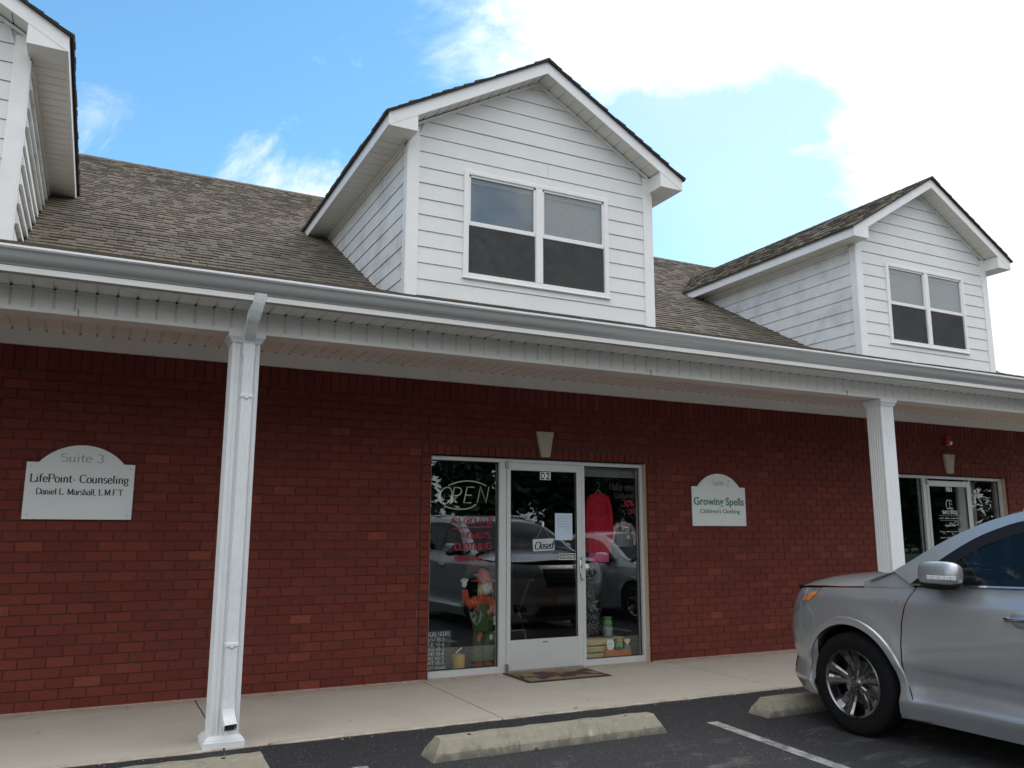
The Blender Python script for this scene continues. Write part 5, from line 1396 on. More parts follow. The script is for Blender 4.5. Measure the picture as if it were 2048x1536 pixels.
def cutout(cx, cz, pts, m_, nm): MB().prism([(cx + a, cz + q) for a, q in pts], lambda p, q, t: (p, t, q), -0.010, -0.004).obj(nm, m_, pb, fix=True)
circ = lambda r_, n=12, sq=1.0: [(r_ * math.cos(2 * math.pi * k / n), r_ * sq * math.sin(2 * math.pi * k / n)) for k in range(n)]
cutout(0.062, 0.165, [(0.0, -0.055), (0.03, -0.045), (0.048, -0.01), (0.045, 0.03), (0.02, 0.06), (-0.01, 0.055), (-0.035, 0.065), (-0.048, 0.03), (-0.045, -0.02), (-0.03, -0.05)], M['white'], 'ghost_cutout')
for (dx_, dz_) in ((-.012, .01), (.014, .012)): MB().ell((0.062 + dx_, -0.0105, 0.165 + dz_), (0.005, 0.002, 0.008), 6, 4).obj('eye', M['ink'], pb)
cutout(0.18, 0.16, circ(0.045, 8), M['greenplush'], 'witch_cutout'); cutout(0.18, 0.20, [(-0.06, 0), (0.06, 0), (0.035, 0.015), (0.0, 0.045), (-0.03, 0.015)], M['orange'], 'witch_hat'); cutout(0.18, 0.12, [(-0.03, -.02), (0.03, -.02), (0.02, 0.02), (-0.02, 0.02)], M['purplepaint'], 'witch_dress')
cutout(0.285, 0.185, [(0, -0.03), (0.03, 0.0), (0.04, 0.035), (0.02, 0.03), (0, 0.04), (-0.02, 0.03), (-0.042, 0.03), (-0.03, 0)], M['straw'], 'cat_cutout'); cutout(0.285, 0.135, [(-0.04, -.025), (0.04, -.025), (0.03, 0.02), (-0.03, 0.02)], M['greybaby'], 'cat_body')
# stroller frame deep inside the door
st_ = thing('stroller', 'dark folded stroller with metal frame standing behind the D2 door glass', 'stroller', (1.3, 1.0, 0.01))
for s in (-0.2, 0.2):
    MB().tube([(s - 0.05, 0.3, 0.08), (s, 0.0, 0.5), (s + 0.03, -0.2, 0.85), (s + 0.03, -0.28, 0.86)], 0.011, 7).obj('frame_tube', M['steel'], st_, smooth=True)
    MB().tube([(s, -0.25, 0.08), (s, 0.05, 0.55)], 0.010, 7).obj('frame_tube', M['steel'], st_)
    for y in (-0.25, 0.3): MB().loft([[(s + dx_, y + 0.08 * math.cos(R(a)), 0.08 + 0.08 * math.sin(R(a))) for a in range(0, 360, 30)] for dx_ in (-.015, .015)]).obj('wheel', M['tyre'], st_)
MB().box(-0.2, 0.2, -0.2, 0.12, 0.38, 0.42).obj('seat', M['dark'], st_)
MB().tube([(-0.2, -0.15, 0.3), (0.2, -0.15, 0.3)], 0.009, 6).obj('frame_tube', M['steel'], st_)

# ------------------------------------------------------------------ fallen leaves
for (x, y, z, rz, l_) in [(-1.83, SE - 0.03, ZE, 0.4, 'crumpled brown leaf on the asphalt beside the white column base'), (-0.20, -2.60, AZ, 1.2, 'orange-brown leaf against the front of the wheel stop by the door'), (0.62, SE + 0.01, 0.0, 2.0, 'dry leaf at the sidewalk edge behind the middle wheel stop')]:
    t = thing('fallen_leaf', l_, 'leaf', (x, y, z + 0.002), (0, 0, rz))
    vs = []; rr = random.Random(int(x * 10))
    pl = [(0, 0), (0.012, 0.012), (0.022, 0.008), (0.03, 0.018), (0.045, 0), (0.03, -0.016), (0.02, -0.010), (0.012, -0.014)]
    MB().add([(a, q, 0.004 + rr.uniform(0, 0.014)) for a, q in pl], [(0, 1, 2, 3), (0, 3, 4, 5), (0, 5, 6, 7)]).obj('blade', M['leaf_dry'], t)
lit = MB(); rr = random.Random(21)
for k in range(420):
    if k % 3: x = rr.uniform(-4.6, 9.5); y = SE - abs(rr.gauss(0, 0.035)) - 0.004; z = za_(y)
    else: x = rr.uniform(-4.6, 9.5); y = rr.choice([-0.012 - abs(rr.gauss(0, 0.03)), rr.uniform(-7, -2)]); z = 0.0 if y > -1.7 else za_(y)
    q = rr.uniform(0.002, 0.007); a = rr.uniform(0, 3.1); u = Vector((math.cos(a), math.sin(a), 0)) * q * 1.6; v = Vector((-math.sin(a), math.cos(a), 0)) * q
    p = Vector((x, y, z + 0.001)); lit.add([tuple(p - u), tuple(p - v), tuple(p + u), tuple(p + v), tuple(p + Vector((0, 0, q)))], [(0, 1, 4), (1, 2, 4), (2, 3, 4), (3, 0, 4)])
M['grit'] = rampmat('grit', [(0.0, (0.05, 0.03, 0.02)), (0.5, (0.20, 0.12, 0.06)), (1.0, (0.38, 0.34, 0.28))], 0.9, 0)
lit.obj('leaf_litter', M['grit'], None, label='brown leaf crumbs and grit along the sidewalk edge and wall foot', cat='litter', kind='stuff')
ck = MB(); p0 = [(-2.02, -1.79), (-2.035, -1.90), (-2.01, -2.02), (-2.05, -2.15), (-2.03, -2.24)]
for a, c in zip(p0, p0[1:]): ck.add([(a[0] - .004, a[1], za_(a[1]) + .003), (a[0] + .004, a[1], za_(a[1]) + .003), (c[0] + .003, c[1], za_(c[1]) + .003), (c[0] - .003, c[1], za_(c[1]) + .003)], [(0, 1, 2, 3)])
ck.obj('asphalt_crack', M['dark'], None, kind='structure', fix=True)
#CARPART
# ------------------------------------------------------------------ cars
def curve1(pts):
    xs_ = [p[0] for p in pts]; ys = [p[1] for p in pts]; n = len(pts)
    ms = []
    for i in range(n):
        if i == 0: ms.append((ys[1] - ys[0]) / (xs_[1] - xs_[0]))
        elif i == n - 1: ms.append((ys[-1] - ys[-2]) / (xs_[-1] - xs_[-2]))
        else:
            a = (ys[i] - ys[i - 1]) / (xs_[i] - xs_[i - 1]); c = (ys[i + 1] - ys[i]) / (xs_[i + 1] - xs_[i])
            ms.append(0 if a * c <= 0 else 2 * a * c / (a + c))
    def f(x):
        if x <= xs_[0]: return ys[0]
        if x >= xs_[-1]: return ys[-1]
        i = 0
        while x > xs_[i + 1]: i += 1
        h = xs_[i + 1] - xs_[i]; t = (x - xs_[i]) / h
        return (2 * t ** 3 - 3 * t * t + 1) * ys[i] + (t ** 3 - 2 * t * t + t) * h * ms[i] + (-2 * t ** 3 + 3 * t * t) * ys[i + 1] + (t ** 3 - t * t) * h * ms[i + 1]
    return f
def build_car(label, cat, loc, paint, S, front_only=False):
    t = thing('parked_car', label, cat, loc, group=None)
    Lc = S['L']
    plan = [Vector((x, y, 0)) for x, y in S['plan']]
    fine_ = smooth_pts(plan, 12)
    cum = [0.0]
    for a, c in zip(fine_, fine_[1:]): cum.append(cum[-1] + (c - a).length)
    SMAX = cum[-1]
    def outline(s):
        s = min(max(s, 0), SMAX - 1e-6)
        lo, hi = 0, len(cum) - 1
        while hi - lo > 1:
            md = (lo + hi) // 2
            if cum[md] <= s: lo = md
            else: hi = md
        u = (s - cum[lo]) / (cum[hi] - cum[lo]); p = fine_[lo].lerp(fine_[hi], u); return p.x, p.y
    def s_of_y(y):
        lo, hi = 0.0, SMAX
        for _ in range(40):
            md = (lo + hi) / 2
            if outline(md)[1] > y: lo = md
            else: hi = md
        return lo
    sidep, front, rear = curve1(S['side']), curve1(S['front']), curve1(S['rear'])
    WC = S['wheels']; AR = S['arch']
    def low(s, z):
        sg = 1 if s >= 0 else -1
        x0, y0 = outline(abs(s))
        fw = min(1, max(0, 1 + y0 / 1.0)) ** 1.3; rw = min(1, max(0, (-y0 - (Lc - 0.8)) / 0.8)) ** 1.3
        x = x0 * (1 + (sidep(z) - 1) * min(1, x0 / 0.4))
        y = y0 - front(z) * fw + rear(z) * rw
        for wc in WC:
            r_ = math.hypot(y0 - wc, (z - S['wz']) * 0.95)
            if z > 0.2 and x0 > 0.85: x += 0.022 * math.exp(-((r_ - AR - 0.02) / 0.11) ** 2)
        # headlamp / shoulder hollow along the front wing
        return Vector((-sg * x, y, z))
    ztop_ = curve1(S['ztop'])            # keyed on -y
    zt = lambda y: ztop_(-y)
    tabx = []
    k = 0
    while k <= 300:
        s = SMAX * k / 300; x0, y0 = outline(s); p = low(s, zt(y0)); tabx.append((p.y, abs(p.x))); k += 1
    ymax = tabx[0][0]
    def Xe(y):
        if y >= tabx[0][0]: return 0.02
        for (ya, xa), (yb, xb) in zip(tabx, tabx[1:]):
            if ya >= y >= yb: return xa + (xb - xa) * ((ya - y) / max(1e-9, ya - yb))
        return tabx[-1][1]
    crown = curve1(S['crown'])
    def hood(x, y):
        e = min(1, abs(x) / max(0.02, Xe(y)))
        return Vector((x, y, zt(y) + crown(-y) * (1 - e ** 3.6)))
    rail_, crownr = curve1(S['rail']), curve1(S['crownr'])
    def XC(z): return S['cabx'] - (z - S['belt']) * S['tumble']
    def roof_(e, y):
        z = rail_(-y); X = XC(z)
        return Vector((e * X, y, z + crownr(-y) * (1 - abs(e) ** 2.6)))
    def cab(sg):
        def f(y, z): return Vector((sg * (XC(z) + 0.0), y, z))
        return f
    def patch(name, F, poly, da, db, mat, off=0.0, parent=None, outward=None):
        bm = bmesh.new(); vs = [bm.verts.new((a, c, 0)) for a, c in poly]
        try: fc = bm.faces.new(vs)
        except ValueError: bm.free(); return None
        bmesh.ops.triangulate(bm, faces=[fc], ngon_method='EAR_CLIP')
        for ax, d in ((0, da), (1, db)):
            lo = min(p[ax] for p in poly); hi = max(p[ax] for p in poly); q = math.floor(lo / d) * d + d
            while q < hi - 1e-6:
                no = (1, 0, 0) if ax == 0 else (0, 1, 0); co = (q, 0, 0) if ax == 0 else (0, q, 0)
                bmesh.ops.bisect_plane(bm, geom=bm.verts[:] + bm.edges[:] + bm.faces[:], dist=1e-5, plane_co=co, plane_no=no)
                q += d
        bmesh.ops.remove_doubles(bm, verts=bm.verts, dist=1e-5)
        nrm = []; h = 1e-3
        bm.verts.index_update()
        for v in bm.verts:
            a, c = v.co.x, v.co.y
            P0 = F(a, c); n = (F(a + h, c) - F(a - h, c)).cross(F(a, c + h) - F(a, c - h))
            if n.length < 1e-12: n = Vector((0, 0, 1))
            n.normalize()
            ow = outward(P0) if outward else Vector((P0.x, 0, 0.3))
            if n.dot(ow) < 0: n = -n
            nrm.append(n); v.co = P0 + n * off
        bm.normal_update()
        for f in bm.faces:
            if f.normal.dot(nrm[f.verts[0].index] + nrm[f.verts[1].index] + nrm[f.verts[2].index]) < 0: f.normal_flip()
        me = bpy.data.meshes.new(name); bm.to_mesh(me); bm.free()
        me.materials.append(mat); me.polygons.foreach_set('use_smooth', [True] * len(me.polygons))
        me.normals_split_custom_set_from_vertices([tuple(n) for n in nrm])
        return put(name, me, parent or t)
    def band(name, F, A, B, mat, off=0.0, outward=None, parent=None):
        vs = []; fs = []; nn = []
        for loop in (A, B):
            for a, c in loop:
                h = 1e-3; P0 = F(a, c); n = (F(a + h, c) - F(a - h, c)).cross(F(a, c + h) - F(a, c - h)).normalized()
                ow = outward(P0) if outward else Vector((P0.x, 0, 0.3))
                if n.dot(ow) < 0: n = -n
                vs.append(tuple(P0 + n * off)); nn.append(tuple(n))
        k = len(A); fs = [(i, i + 1, k + i + 1, k + i) for i in range(k - 1)]
        me = bpy.data.meshes.new(name); me.from_pydata(vs, [], fs); me.materials.append(mat)
        me.polygons.foreach_set('use_smooth', [True] * len(me.polygons)); me.update()
        f0 = me.polygons[0]
        if f0.normal.dot(Vector(nn[f0.vertices[0]])) < 0: me.flip_normals()
        me.normals_split_custom_set_from_vertices(nn)
        return put(name, me, parent or t)
    side_out = lambda P: Vector((P.x, 0, 0)) if abs(P.x) > 0.8 else Vector((P.x, P.y + Lc / 2, 0))
    up_out = lambda P: Vector((0, 0, 1))
    sy = s_of_y; WZ = S['wz']
    def dense(pts, n=6): return [(p.x, p.y) for p in smooth_pts([(a, c, 0) for a, c in pts], n)]
    def arcp(wc, a0, a1, n=22, r_=None):
        r_ = r_ or AR
        return [(wc + r_ * math.cos(R(a0 + (a1 - a0) * i / n)), WZ + r_ * math.sin(R(a0 + (a1 - a0) * i / n))) for i in range(n + 1)]
    zb = S['bottom']; sill = S['sill']
    yH = S['yhood']            # rear edge of the hood
    doorx = S['door']          # (z, y) front door shut line, top to bottom
    fw_, rw_ = WC
    a_low = math.degrees(math.asin((zb + 0.03 - WZ) / AR)); a_sill = math.degrees(math.asin((sill - WZ) / AR))
    def top_run(y0, y1, n=10): return [(y0 + (y1 - y0) * i / n, zt(y0 + (y1 - y0) * i / n) - 0.0) for i in range(n + 1)]
    for sg in (1, -1):
        Fs = lambda a, c, sg=sg: low(sg * sy_fast(a), c)
        # work in (y, z) for the flanks
        cache = {}
        def sy_fast(y):
            kx_ = round(y, 4)
            if kx_ not in cache: cache[kx_] = sy(y)
            return cache[kx_]
        so = side_out
        # fender
        ysm = S['seam']           # bumper/wing seam: [(y,z) from the lamp down to the arch]
        fen = [(p[0], p[1]) for p in ysm]
        asm = math.degrees(math.atan2(ysm[-1][1] - WZ, ysm[-1][0] - fw_))
        a_d = 180 - a_sill
        poly = [ysm[0]] + list(ysm[1:-1]) + arcp(fw_, asm, 180 - a_low if False else 180 - math.degrees(math.asin((sill - 0.10 - WZ) / AR)), 22)
        low_door = [(y + 0.004, z) for z, y in reversed(doorx)]
        poly += [(low_door[0][0], sill - 0.10)] + low_door
        poly += list(reversed(top_run(S['lampend'], doorx[0][1] + 0.004, 14)))
        patch('fender', Fs, poly, 0.06, 0.05, paint, 0, None, so)
        # front door
        yB = S['bpillar']
        poly = [(y - 0.005, z) for z, y in doorx] + [(yB + 0.004, sill + 0.004)] + list(reversed(top_run(doorx[0][1] - 0.003, yB + 0.004, 8)))
        fdoor = patch('door', Fs, poly, 0.08, 0.045, paint, 0, None, so)
        # rear door
        ar = math.degrees(math.atan2(sill + 0.28 - WZ, math.sqrt(max(0.001, (AR + 0.02) ** 2 - (sill + 0.28 - WZ) ** 2))))
        yr0 = rw_ + AR + 0.05
        poly = [(yB - 0.004, zt(yB)), (yB - 0.004, sill + 0.004), (yr0, sill + 0.004), (yr0 - 0.02, sill + 0.2), (rw_ + 0.30, zt(rw_) - 0.28), (rw_ + 0.22, zt(rw_))]
        poly = poly[:-1] + [(rw_ + 0.22, zt(rw_ + 0.22))] + list(reversed(top_run(yB - 0.004, rw_ + 0.22, 6)))[1:-1]
        patch('door', Fs, poly, 0.10, 0.06, paint, 0, None, so)
        # quarter panel
        yrr = -(Lc - 0.12)
        poly = [(rw_ + 0.216, zt(rw_ + 0.22)), (rw_ + 0.296, zt(rw_) - 0.28), (yr0 - 0.024, sill + 0.2), (yr0 - 0.004, sill + 0.02)] + arcp(rw_, a_sill + 4, 180 - a_low, 24)[0:] + [(rw_ - AR - 0.1, zb), (yrr, zb + 0.05), (yrr, zt(yrr))]
        poly += list(reversed(top_run(rw_ + 0.216, yrr, 6)))[1:-1]
        patch('quarter_panel', Fs, poly, 0.10, 0.06, paint, 0, None, so)
        # sill
        y1s = fw_ - math.sqrt(AR ** 2 - (sill - 0.11 - WZ) ** 2) - 0.002
        poly = [(y1s + 0.012, zb), (y1s, sill - 0.104), (doorx[-1][1], sill - 0.104), (doorx[-1][1] - 0.003, sill), (yr0 + 0.01, sill), (yr0 + 0.03, zb)]
        patch('sill', Fs, poly, 0.12, 0.04, paint, 0.004, None, so)
        # front bumper flank handled in s-space below; wheel arch flares
        A_ = arcp(fw_, -17, 180 - math.degrees(math.asin((sill - 0.10 - WZ) / AR)), 40, AR); B_ = [(fw_ + (p[0] - fw_) * (AR + 0.046) / AR, WZ + (p[1] - WZ) * (AR + 0.046) / AR) for p in A_]
        A_ = [(p[0], max(p[1], zb + 0.02)) for p in A_]; B_ = [(p[0], max(p[1], zb + 0.02)) for p in B_]
        band('arch_flare', Fs, A_, B_, paint, 0.012, so)
        C_ = [(fw_ + (p[0] - fw_) * (AR + 0.054) / AR, WZ + (p[1] - WZ) * (AR + 0.054) / AR) for p in A_]
        # edges of the flare: outer bevel and inner lip
        def lip(A, Bk, o0, o1, m_):
            vs = []; 
            for (a, c), (a2, c2) in zip(A, Bk):
                P0 = Fs(a, c); P1 = Fs(a2, c2)
                vs += [tuple(P0 + Vector((-sg * o0, 0, 0))), tuple(P1 + Vector((-sg * o1, 0, 0)))]
            n_ = len(A); MB().add(vs, [(2 * i, 2 * i + 2, 2 * i + 3, 2 * i + 1) for i in range(n_ - 1)]).obj('arch_lip', m_, t, smooth=True)
        lip(B_, C_, 0.012, -0.002, paint); lip(A_, A_, 0.012, -0.05, paint)
        for wc in WC:      # dark wheel house
            ring0 = arcp(wc, -30, 210, 24, AR - 0.002); b = MB()
            b.loft([[(-sg * xx, y, z) for y, z in ring0] for xx in (0.845, 0.62)], close=False, cap=False)
            cpt = [(-sg * 0.62, y, z) for y, z in ring0]; b.add(cpt, [tuple(range(len(cpt)))]); b.obj('wheel_house', M['plastic'], t)
        # lower lamp / door furniture
        if S['suv']:
            hy = -2.245
            P0 = Fs(hy, 0.925)
            MB().ell((P0.x * 1.002, hy, 0.93), (0.010, 0.085, 0.050), 16, 8).obj('handle_cup', paint, t, smooth=True)
            MB().tube(smooth_pts([(P0.x - sg * -0.0, hy + 0.115, 0.927), (P0.x - sg * 0.030, hy + 0.09, 0.93), (P0.x - sg * 0.036, hy, 0.934), (P0.x - sg * 0.030, hy - 0.09, 0.936), (P0.x, hy - 0.115, 0.937)], 5), 0.0135, 10, sx=0.6).obj('door_handle', M['chrome'], t, smooth=True)
        # cabin side
        Fc = cab(-sg)
        dlo = dense([(a, c) for a, c in S['dlo_top']], 6)
        co = lambda P: Vector((P.x, 0, 0.4 * abs(P.x)))
        railp = []
        for (a, c) in dlo:
            # nearest point on the rail curve, above the window
            best = min(((a - yy) ** 2 + (rail_(-yy) - c) ** 2, yy) for yy in [a + 0.02 * q for q in range(-16, 17)])
            railp.append((best[1], rail_(-best[1])))
        for i in range(1, len(railp)):
            if railp[i][0] > railp[i - 1][0]: railp[i] = (railp[i - 1][0] - 0.001, rail_(-(railp[i - 1][0] - 0.001)))
        if S['suv']: railp[0] = (dlo[0][0] + 0.16, rail_(-(dlo[0][0] + 0.16)))
        mid_ = [((a + a2) / 2, (c + c2) / 2) for (a, c), (a2, c2) in zip(dlo, railp)]
        band('roof_rail', Fc, dlo, mid_, paint, 0.006, co); band('roof_rail', Fc, mid_, railp, paint, 0.003, co)
        db_ = list(reversed([(a, S['beltf'](a)) for a in [dlo[-1][0] + (dlo[0][0] - dlo[-1][0]) * i / 20 for i in range(21)]]))
        loopA = dlo; cen = (sum(p[0] for p in dlo) / len(dlo), 1.25)
        def inset(p, d):
            a, c = p; return (a, c)
        ins = []
        for i, (a, c) in enumerate(dlo):
            a0, c0 = dlo[max(i - 1, 0)]; a1, c1 = dlo[min(i + 1, len(dlo) - 1)]
            tx, tz = a1 - a0, c1 - c0; l_ = math.hypot(tx, tz); nx, nz = -tz / l_, tx / l_
            if nz > 0: nx, nz = -nx, -nz
            d_ = 0.075 if i > 3 else 0.03
            ins.append((a + nx * d_, max(c + nz * d_, S['beltf'](a) + 0.012)))
        band('window_trim', Fc, dlo, ins, M['plastic'], 0.004, co)
        low_in = [(a, S['beltf'](a) + 0.012) for a, c in db_]
        band('window_trim', Fc, [(a, c - 0.0) for a, c in db_], low_in, M['gutter_lip'] if False else M['chrome'], 0.010, co)
        y_ = -1.08; rp = []
        while y_ > railp[0][0] + 0.02: rp.append((y_, rail_(-y_))); y_ -= 0.04
        Fp = lambda y, z, sg=sg: Vector((-sg * min(XC(z), Xe(y) + 0.001 - max(0, z - zt(y)) * .45), y, z))
        bot = [(dlo[0][0] - 0.012 + (-1.04 - dlo[0][0]) * q / 8, zt(dlo[0][0] + (-1.04 - dlo[0][0]) * q / 8) - 0.001) for q in range(9)]
        patch('front_pillar', Fp, [(-1.04, rail_(1.04) + 0.004)] + rp + [railp[0], (dlo[0][0], dlo[0][1] + 0.004)] + bot, 0.06, 0.04, paint, 0.0015, None, co)
        # triangular sail panel and B pillar
        ys_ = S['sail']
        topat = lambda y: next((c0 + (c1 - c0) * ((a0 - y) / max(1e-6, a0 - a1)) for (a0, c0), (a1, c1) in zip(ins, ins[1:]) if a0 >= y >= a1), S['beltf'](y) + 0.02)
        patch('window_trim', Fc, [(dlo[0][0], S['beltf'](dlo[0][0]) + 0.004), (ys_, S['beltf'](ys_) + 0.008), (ys_, topat(ys_))], 0.2, 0.2, M['plastic'], 0.006, None, co)
        patch('pillar_trim', Fc, [(yB + 0.05, S['beltf'](yB)), (yB + 0.02, topat(yB)), (yB - 0.05, topat(yB)), (yB - 0.05, S['beltf'](yB))], 0.2, 0.1, M['plastic'], 0.004, None, co)
        wp = [(a, c) for a, c in ins if a < ys_ + 0.02] 
        gp = [(ys_, S['beltf'](ys_) + 0.01)] + [(ys_, topat(ys_))] + [(a, c) for a, c in ins if a < ys_ and a > yB + 0.03] + [(yB + 0.03, topat(yB + 0.03)), (yB + 0.03, S['beltf'](yB) + 0.01)]
        patch('side_window', Fc, gp, 0.15, 0.12, M['carglass'], 0.0, None, co)
        gp = [(yB - 0.04, S['beltf'](yB) + 0.01), (yB - 0.04, topat(yB - 0.04))] + [(a, c) for a, c in ins if a < yB - 0.05]
        patch('side_window', Fc, gp, 0.2, 0.15, M['carglass'], 0.0, None, co)
        # rear corner of the cabin
        ye_ = dlo[-1][0]
        patch('rear_pillar', Fc, [(ye_ + 0.0, S['beltf'](ye_))] + [(ye_, dlo[-1][1])] + [railp[-1]] + [(railp[-1][0] - 0.12 * k, rail_(-(railp[-1][0] - 0.12 * k))) for k in range(1, 9) if railp[-1][0] - 0.12 * k > -(Lc - 0.08)] + [(-(Lc - 0.08), S['beltf'](-(Lc - 0.1)))], 0.2, 0.15, paint, 0.0, None, co)
        # mirror (folded)
        mx, my, mz = S['mirror']
        mr = MB().ell((-sg * mx, my, mz), (0.062, 0.150, 0.082), 24, 14, 0.62).obj('side_mirror', paint, t, smooth=True)
        MB().ell((-sg * (mx - 0.004), my + 0.004, mz - 0.062), (0.058, 0.145, 0.042), 20, 10, 0.7).obj('mirror_base', M['plastic'], t, smooth=True)
        MB().bbox(-sg * (mx - 0.08) - 0.03, -sg * (mx - 0.08) + 0.03, my + 0.03, my + 0.13, mz - 0.09, mz - 0.02, 0.01).obj('mirror_arm', M['plastic'], t)
        tsb = MB()
        for k in range(5):
            y_ = my + 0.055 - k * 0.043
            tsb.bbox(-sg * (mx + 0.0615) - 0.003, -sg * (mx + 0.0615) + 0.003, y_ - 0.038, y_, mz - 0.034, mz - 0.008, 0.002)
        tsb.obj('turn_signal', M['led'], mr)
        # black sub-shell behind the shut lines
        poly = [(S['lampend'] + 0.1, zt(-0.4) - 0.05)] + [(S['lampend'] + 0.05, 0.7)] + arcp(fw_, asm, 180 - a_sill, 16) + [(rw_ + AR + 0.03, sill)] + arcp(rw_, a_sill + 3, 176, 16) + [(-(Lc - 0.2), 0.4), (-(Lc - 0.2), zt(-4) - 0.05)] + [(-2.4, zt(-2.4) - 0.04), (-1.2, zt(-1.2) - 0.03)]
        patch('inner_shell', Fs, poly, 0.12, 0.08, M['plastic'], -0.018, None, so)
    # bumper in signed perimeter space
    sA = sy(S['seam'][-1][0]); yf = fw_ + AR * math.cos(R(5))
    sEnd = lambda z: sy(fw_ + math.sqrt(max(0, AR ** 2 - (z - WZ) ** 2)) + 0.001) if abs(z - WZ) < AR else sy(fw_)
    zs_ = [zb + 0.02 + (S['seam'][-1][1] - zb - 0.02) * i / 12 for i in range(13)]
    right = [(sEnd(z), z) for z in zs_] + [(sy(y), z) for y, z in reversed(S['seam'][:-1])]
    lampz = S['lampz']; fo0 = lambda P: Vector((P.x * 0.6, P.y + 1.4, 0))
    sL = sy(S['seam'][0][0])
    nose = [(sL, S['seam'][0][1]), (S['lamp_in'], lampz[0])]
    topr = right + [(S['lamp_in'], lampz[0] - 0.006)]
    poly = [(-a, c) for a, c in reversed(topr)] + topr
    poly = [(-a, c) for a, c in topr][::-1] + topr
    poly = topr + [(-a, c) for a, c in reversed(topr)]
    patch('front_bumper', low, poly, 0.06, 0.05, paint, 0, None, lambda P: Vector((P.x * 0.6, P.y + 1.4, 0)))
    fo = lambda P: Vector((P.x * 0.6, P.y + 1.4, 0))
    li = S['lamp_in']; tp = [(li - 2 * li * i / 10, zt(outline(abs(li - 2 * li * i / 10))[1]) - 0.002) for i in range(11)]
    patch('nose_panel', low, [(-li, lampz[0] - 0.004), (li, lampz[0] - 0.004)] + tp, 0.06, 0.04, paint, 0.0, None, fo0)
    # grille, intake, lamps
    gz0, gz1 = S['grille']
    gw = S['gw']
    patch('grille', low, [(-gw * 0.85, gz0), (gw * 0.85, gz0), (gw, (gz0 + gz1) / 2), (gw * 0.95, gz1), (-gw * 0.95, gz1), (-gw, (gz0 + gz1) / 2)], 0.05, 0.03, M['plastic'], 0.006, None, fo)
    A_ = [(-gw * 0.95, gz1), (-gw, (gz0 + gz1) / 2), (-gw * 0.85, gz0), (0, gz0 - 0.01), (gw * 0.85, gz0), (gw, (gz0 + gz1) / 2), (gw * 0.95, gz1)]
    A_ = dense(A_, 5); band('grille_trim', low, A_, [(a * 1.05, c - 0.016 if c < (gz0 + gz1) / 2 else c) for a, c in A_], M['chrome'], 0.012, fo)
    for k in range(3):
        z_ = gz0 + (gz1 - gz0) * (k + 1) / 4
        band('grille_bar', low, [(-gw * .9 + gw * 1.8 * i / 16, z_) for i in range(17)], [(-gw * .9 + gw * 1.8 * i / 16, z_ + 0.010) for i in range(17)], M['steel'], 0.012, fo)
    patch('lower_intake', low, [(-0.50, 0.30), (0.50, 0.30), (0.42, 0.43), (-0.42, 0.43)], 0.06, 0.04, M['plastic'], 0.004, None, fo)
    patch('number_plate', low, [(-0.15, 0.47), (0.15, 0.47), (0.15, 0.575), (-0.15, 0.575)], 0.06, 0.06, M['signboard'], 0.016, None, fo)
    for sg in (1, -1):
        z0_, z1_ = lampz
        le = sy(S['lampend'])
        tipz = S['seam'][0][1]
        zq = lambda s_: zt(outline(s_)[1]) - 0.003
        pl_ = [(S['lamp_in'], z0_), (sL * 0.8, z0_ + 0.01), (sL, tipz), (le, zq(le)), (le * 0.86, zq(le * .86)), (le * 0.72, zq(le * .72)), (le * 0.6, zq(le * .6)), (S['lamp_in'], zq(S['lamp_in']))]
        if sg < 0: pl_ = [(-a, c) for a, c in reversed(pl_)]
        patch('headlight', low, pl_, 0.04, 0.03, M['lamp'], 0.001, None, fo if True else None)
        am = [(sL * 0.90, tipz - 0.004), (sL, tipz + 0.004), (le * 0.985, z1_ + 0.012), (le * 0.93, z1_ + 0.010)]
        if sg < 0: am = [(-a, c) for a, c in reversed(am)]
        patch('side_marker', low, am, 0.04, 0.03, M['amber'], 0.005, None, lambda P: Vector((P.x, P.y + 0.9, 0)))
        patch('fog_lamp', low, [(sg * a, c) for a, c in ([(0.62, 0.36), (0.80, 0.36), (0.80, 0.46), (0.62, 0.43)] if sg > 0 else [(0.62, 0.43), (0.80, 0.46), (0.80, 0.36), (0.62, 0.36)])], 0.05, 0.05, M['plastic'], 0.004, None, fo)
    # hood: between the wing tops
    hx = curve1(S['hoodx'])
    ff = [(-0.0, 0)]
    yfr = lambda x: next((ya + (yb - ya) * ((x - xa) / max(1e-9, xb - xa)) for (ya, xa), (yb, xb) in zip(tabx, tabx[1:]) if xa <= x <= xb), tabx[0][0])
    edge = []
    n_ = 22
    for i in range(n_ + 1):
        y = S['hoodfront'] + (yH + 0.06 - S['hoodfront']) * i / n_
        edge.append((hx(-y), y))
    fr_ = []
    x = edge[0][0]
    for i in range(12): 
        xx = x * (1 - i / 12); fr_.append((xx, yfr(xx) - 0.012))
    half_ = list(reversed(edge)) + fr_ 
    cowl = [(edge[-1][0] * (1 - i / 6), yH + 0.06 * (edge[-1][0] * (1 - i / 6) / edge[-1][0]) ** 2) for i in range(1, 7)]
    poly = half_ + [(-a, c) for a, c in reversed(half_)] + [(-a, c) for a, c in cowl[:-1]] + [cowl[-1]] + [(a, c) for a, c in reversed(cowl[:-1])]
    patch('hood', hood, poly, 0.07, 0.07, paint, 0.004, None, up_out)
    bf = [(a, c) for a, c in fr_] ; bf = [(x, edge[0][1])] + bf + [(0, yfr(0) - .012)] + [(-a, c) for a, c in reversed(bf)] + [(-x, edge[0][1])]
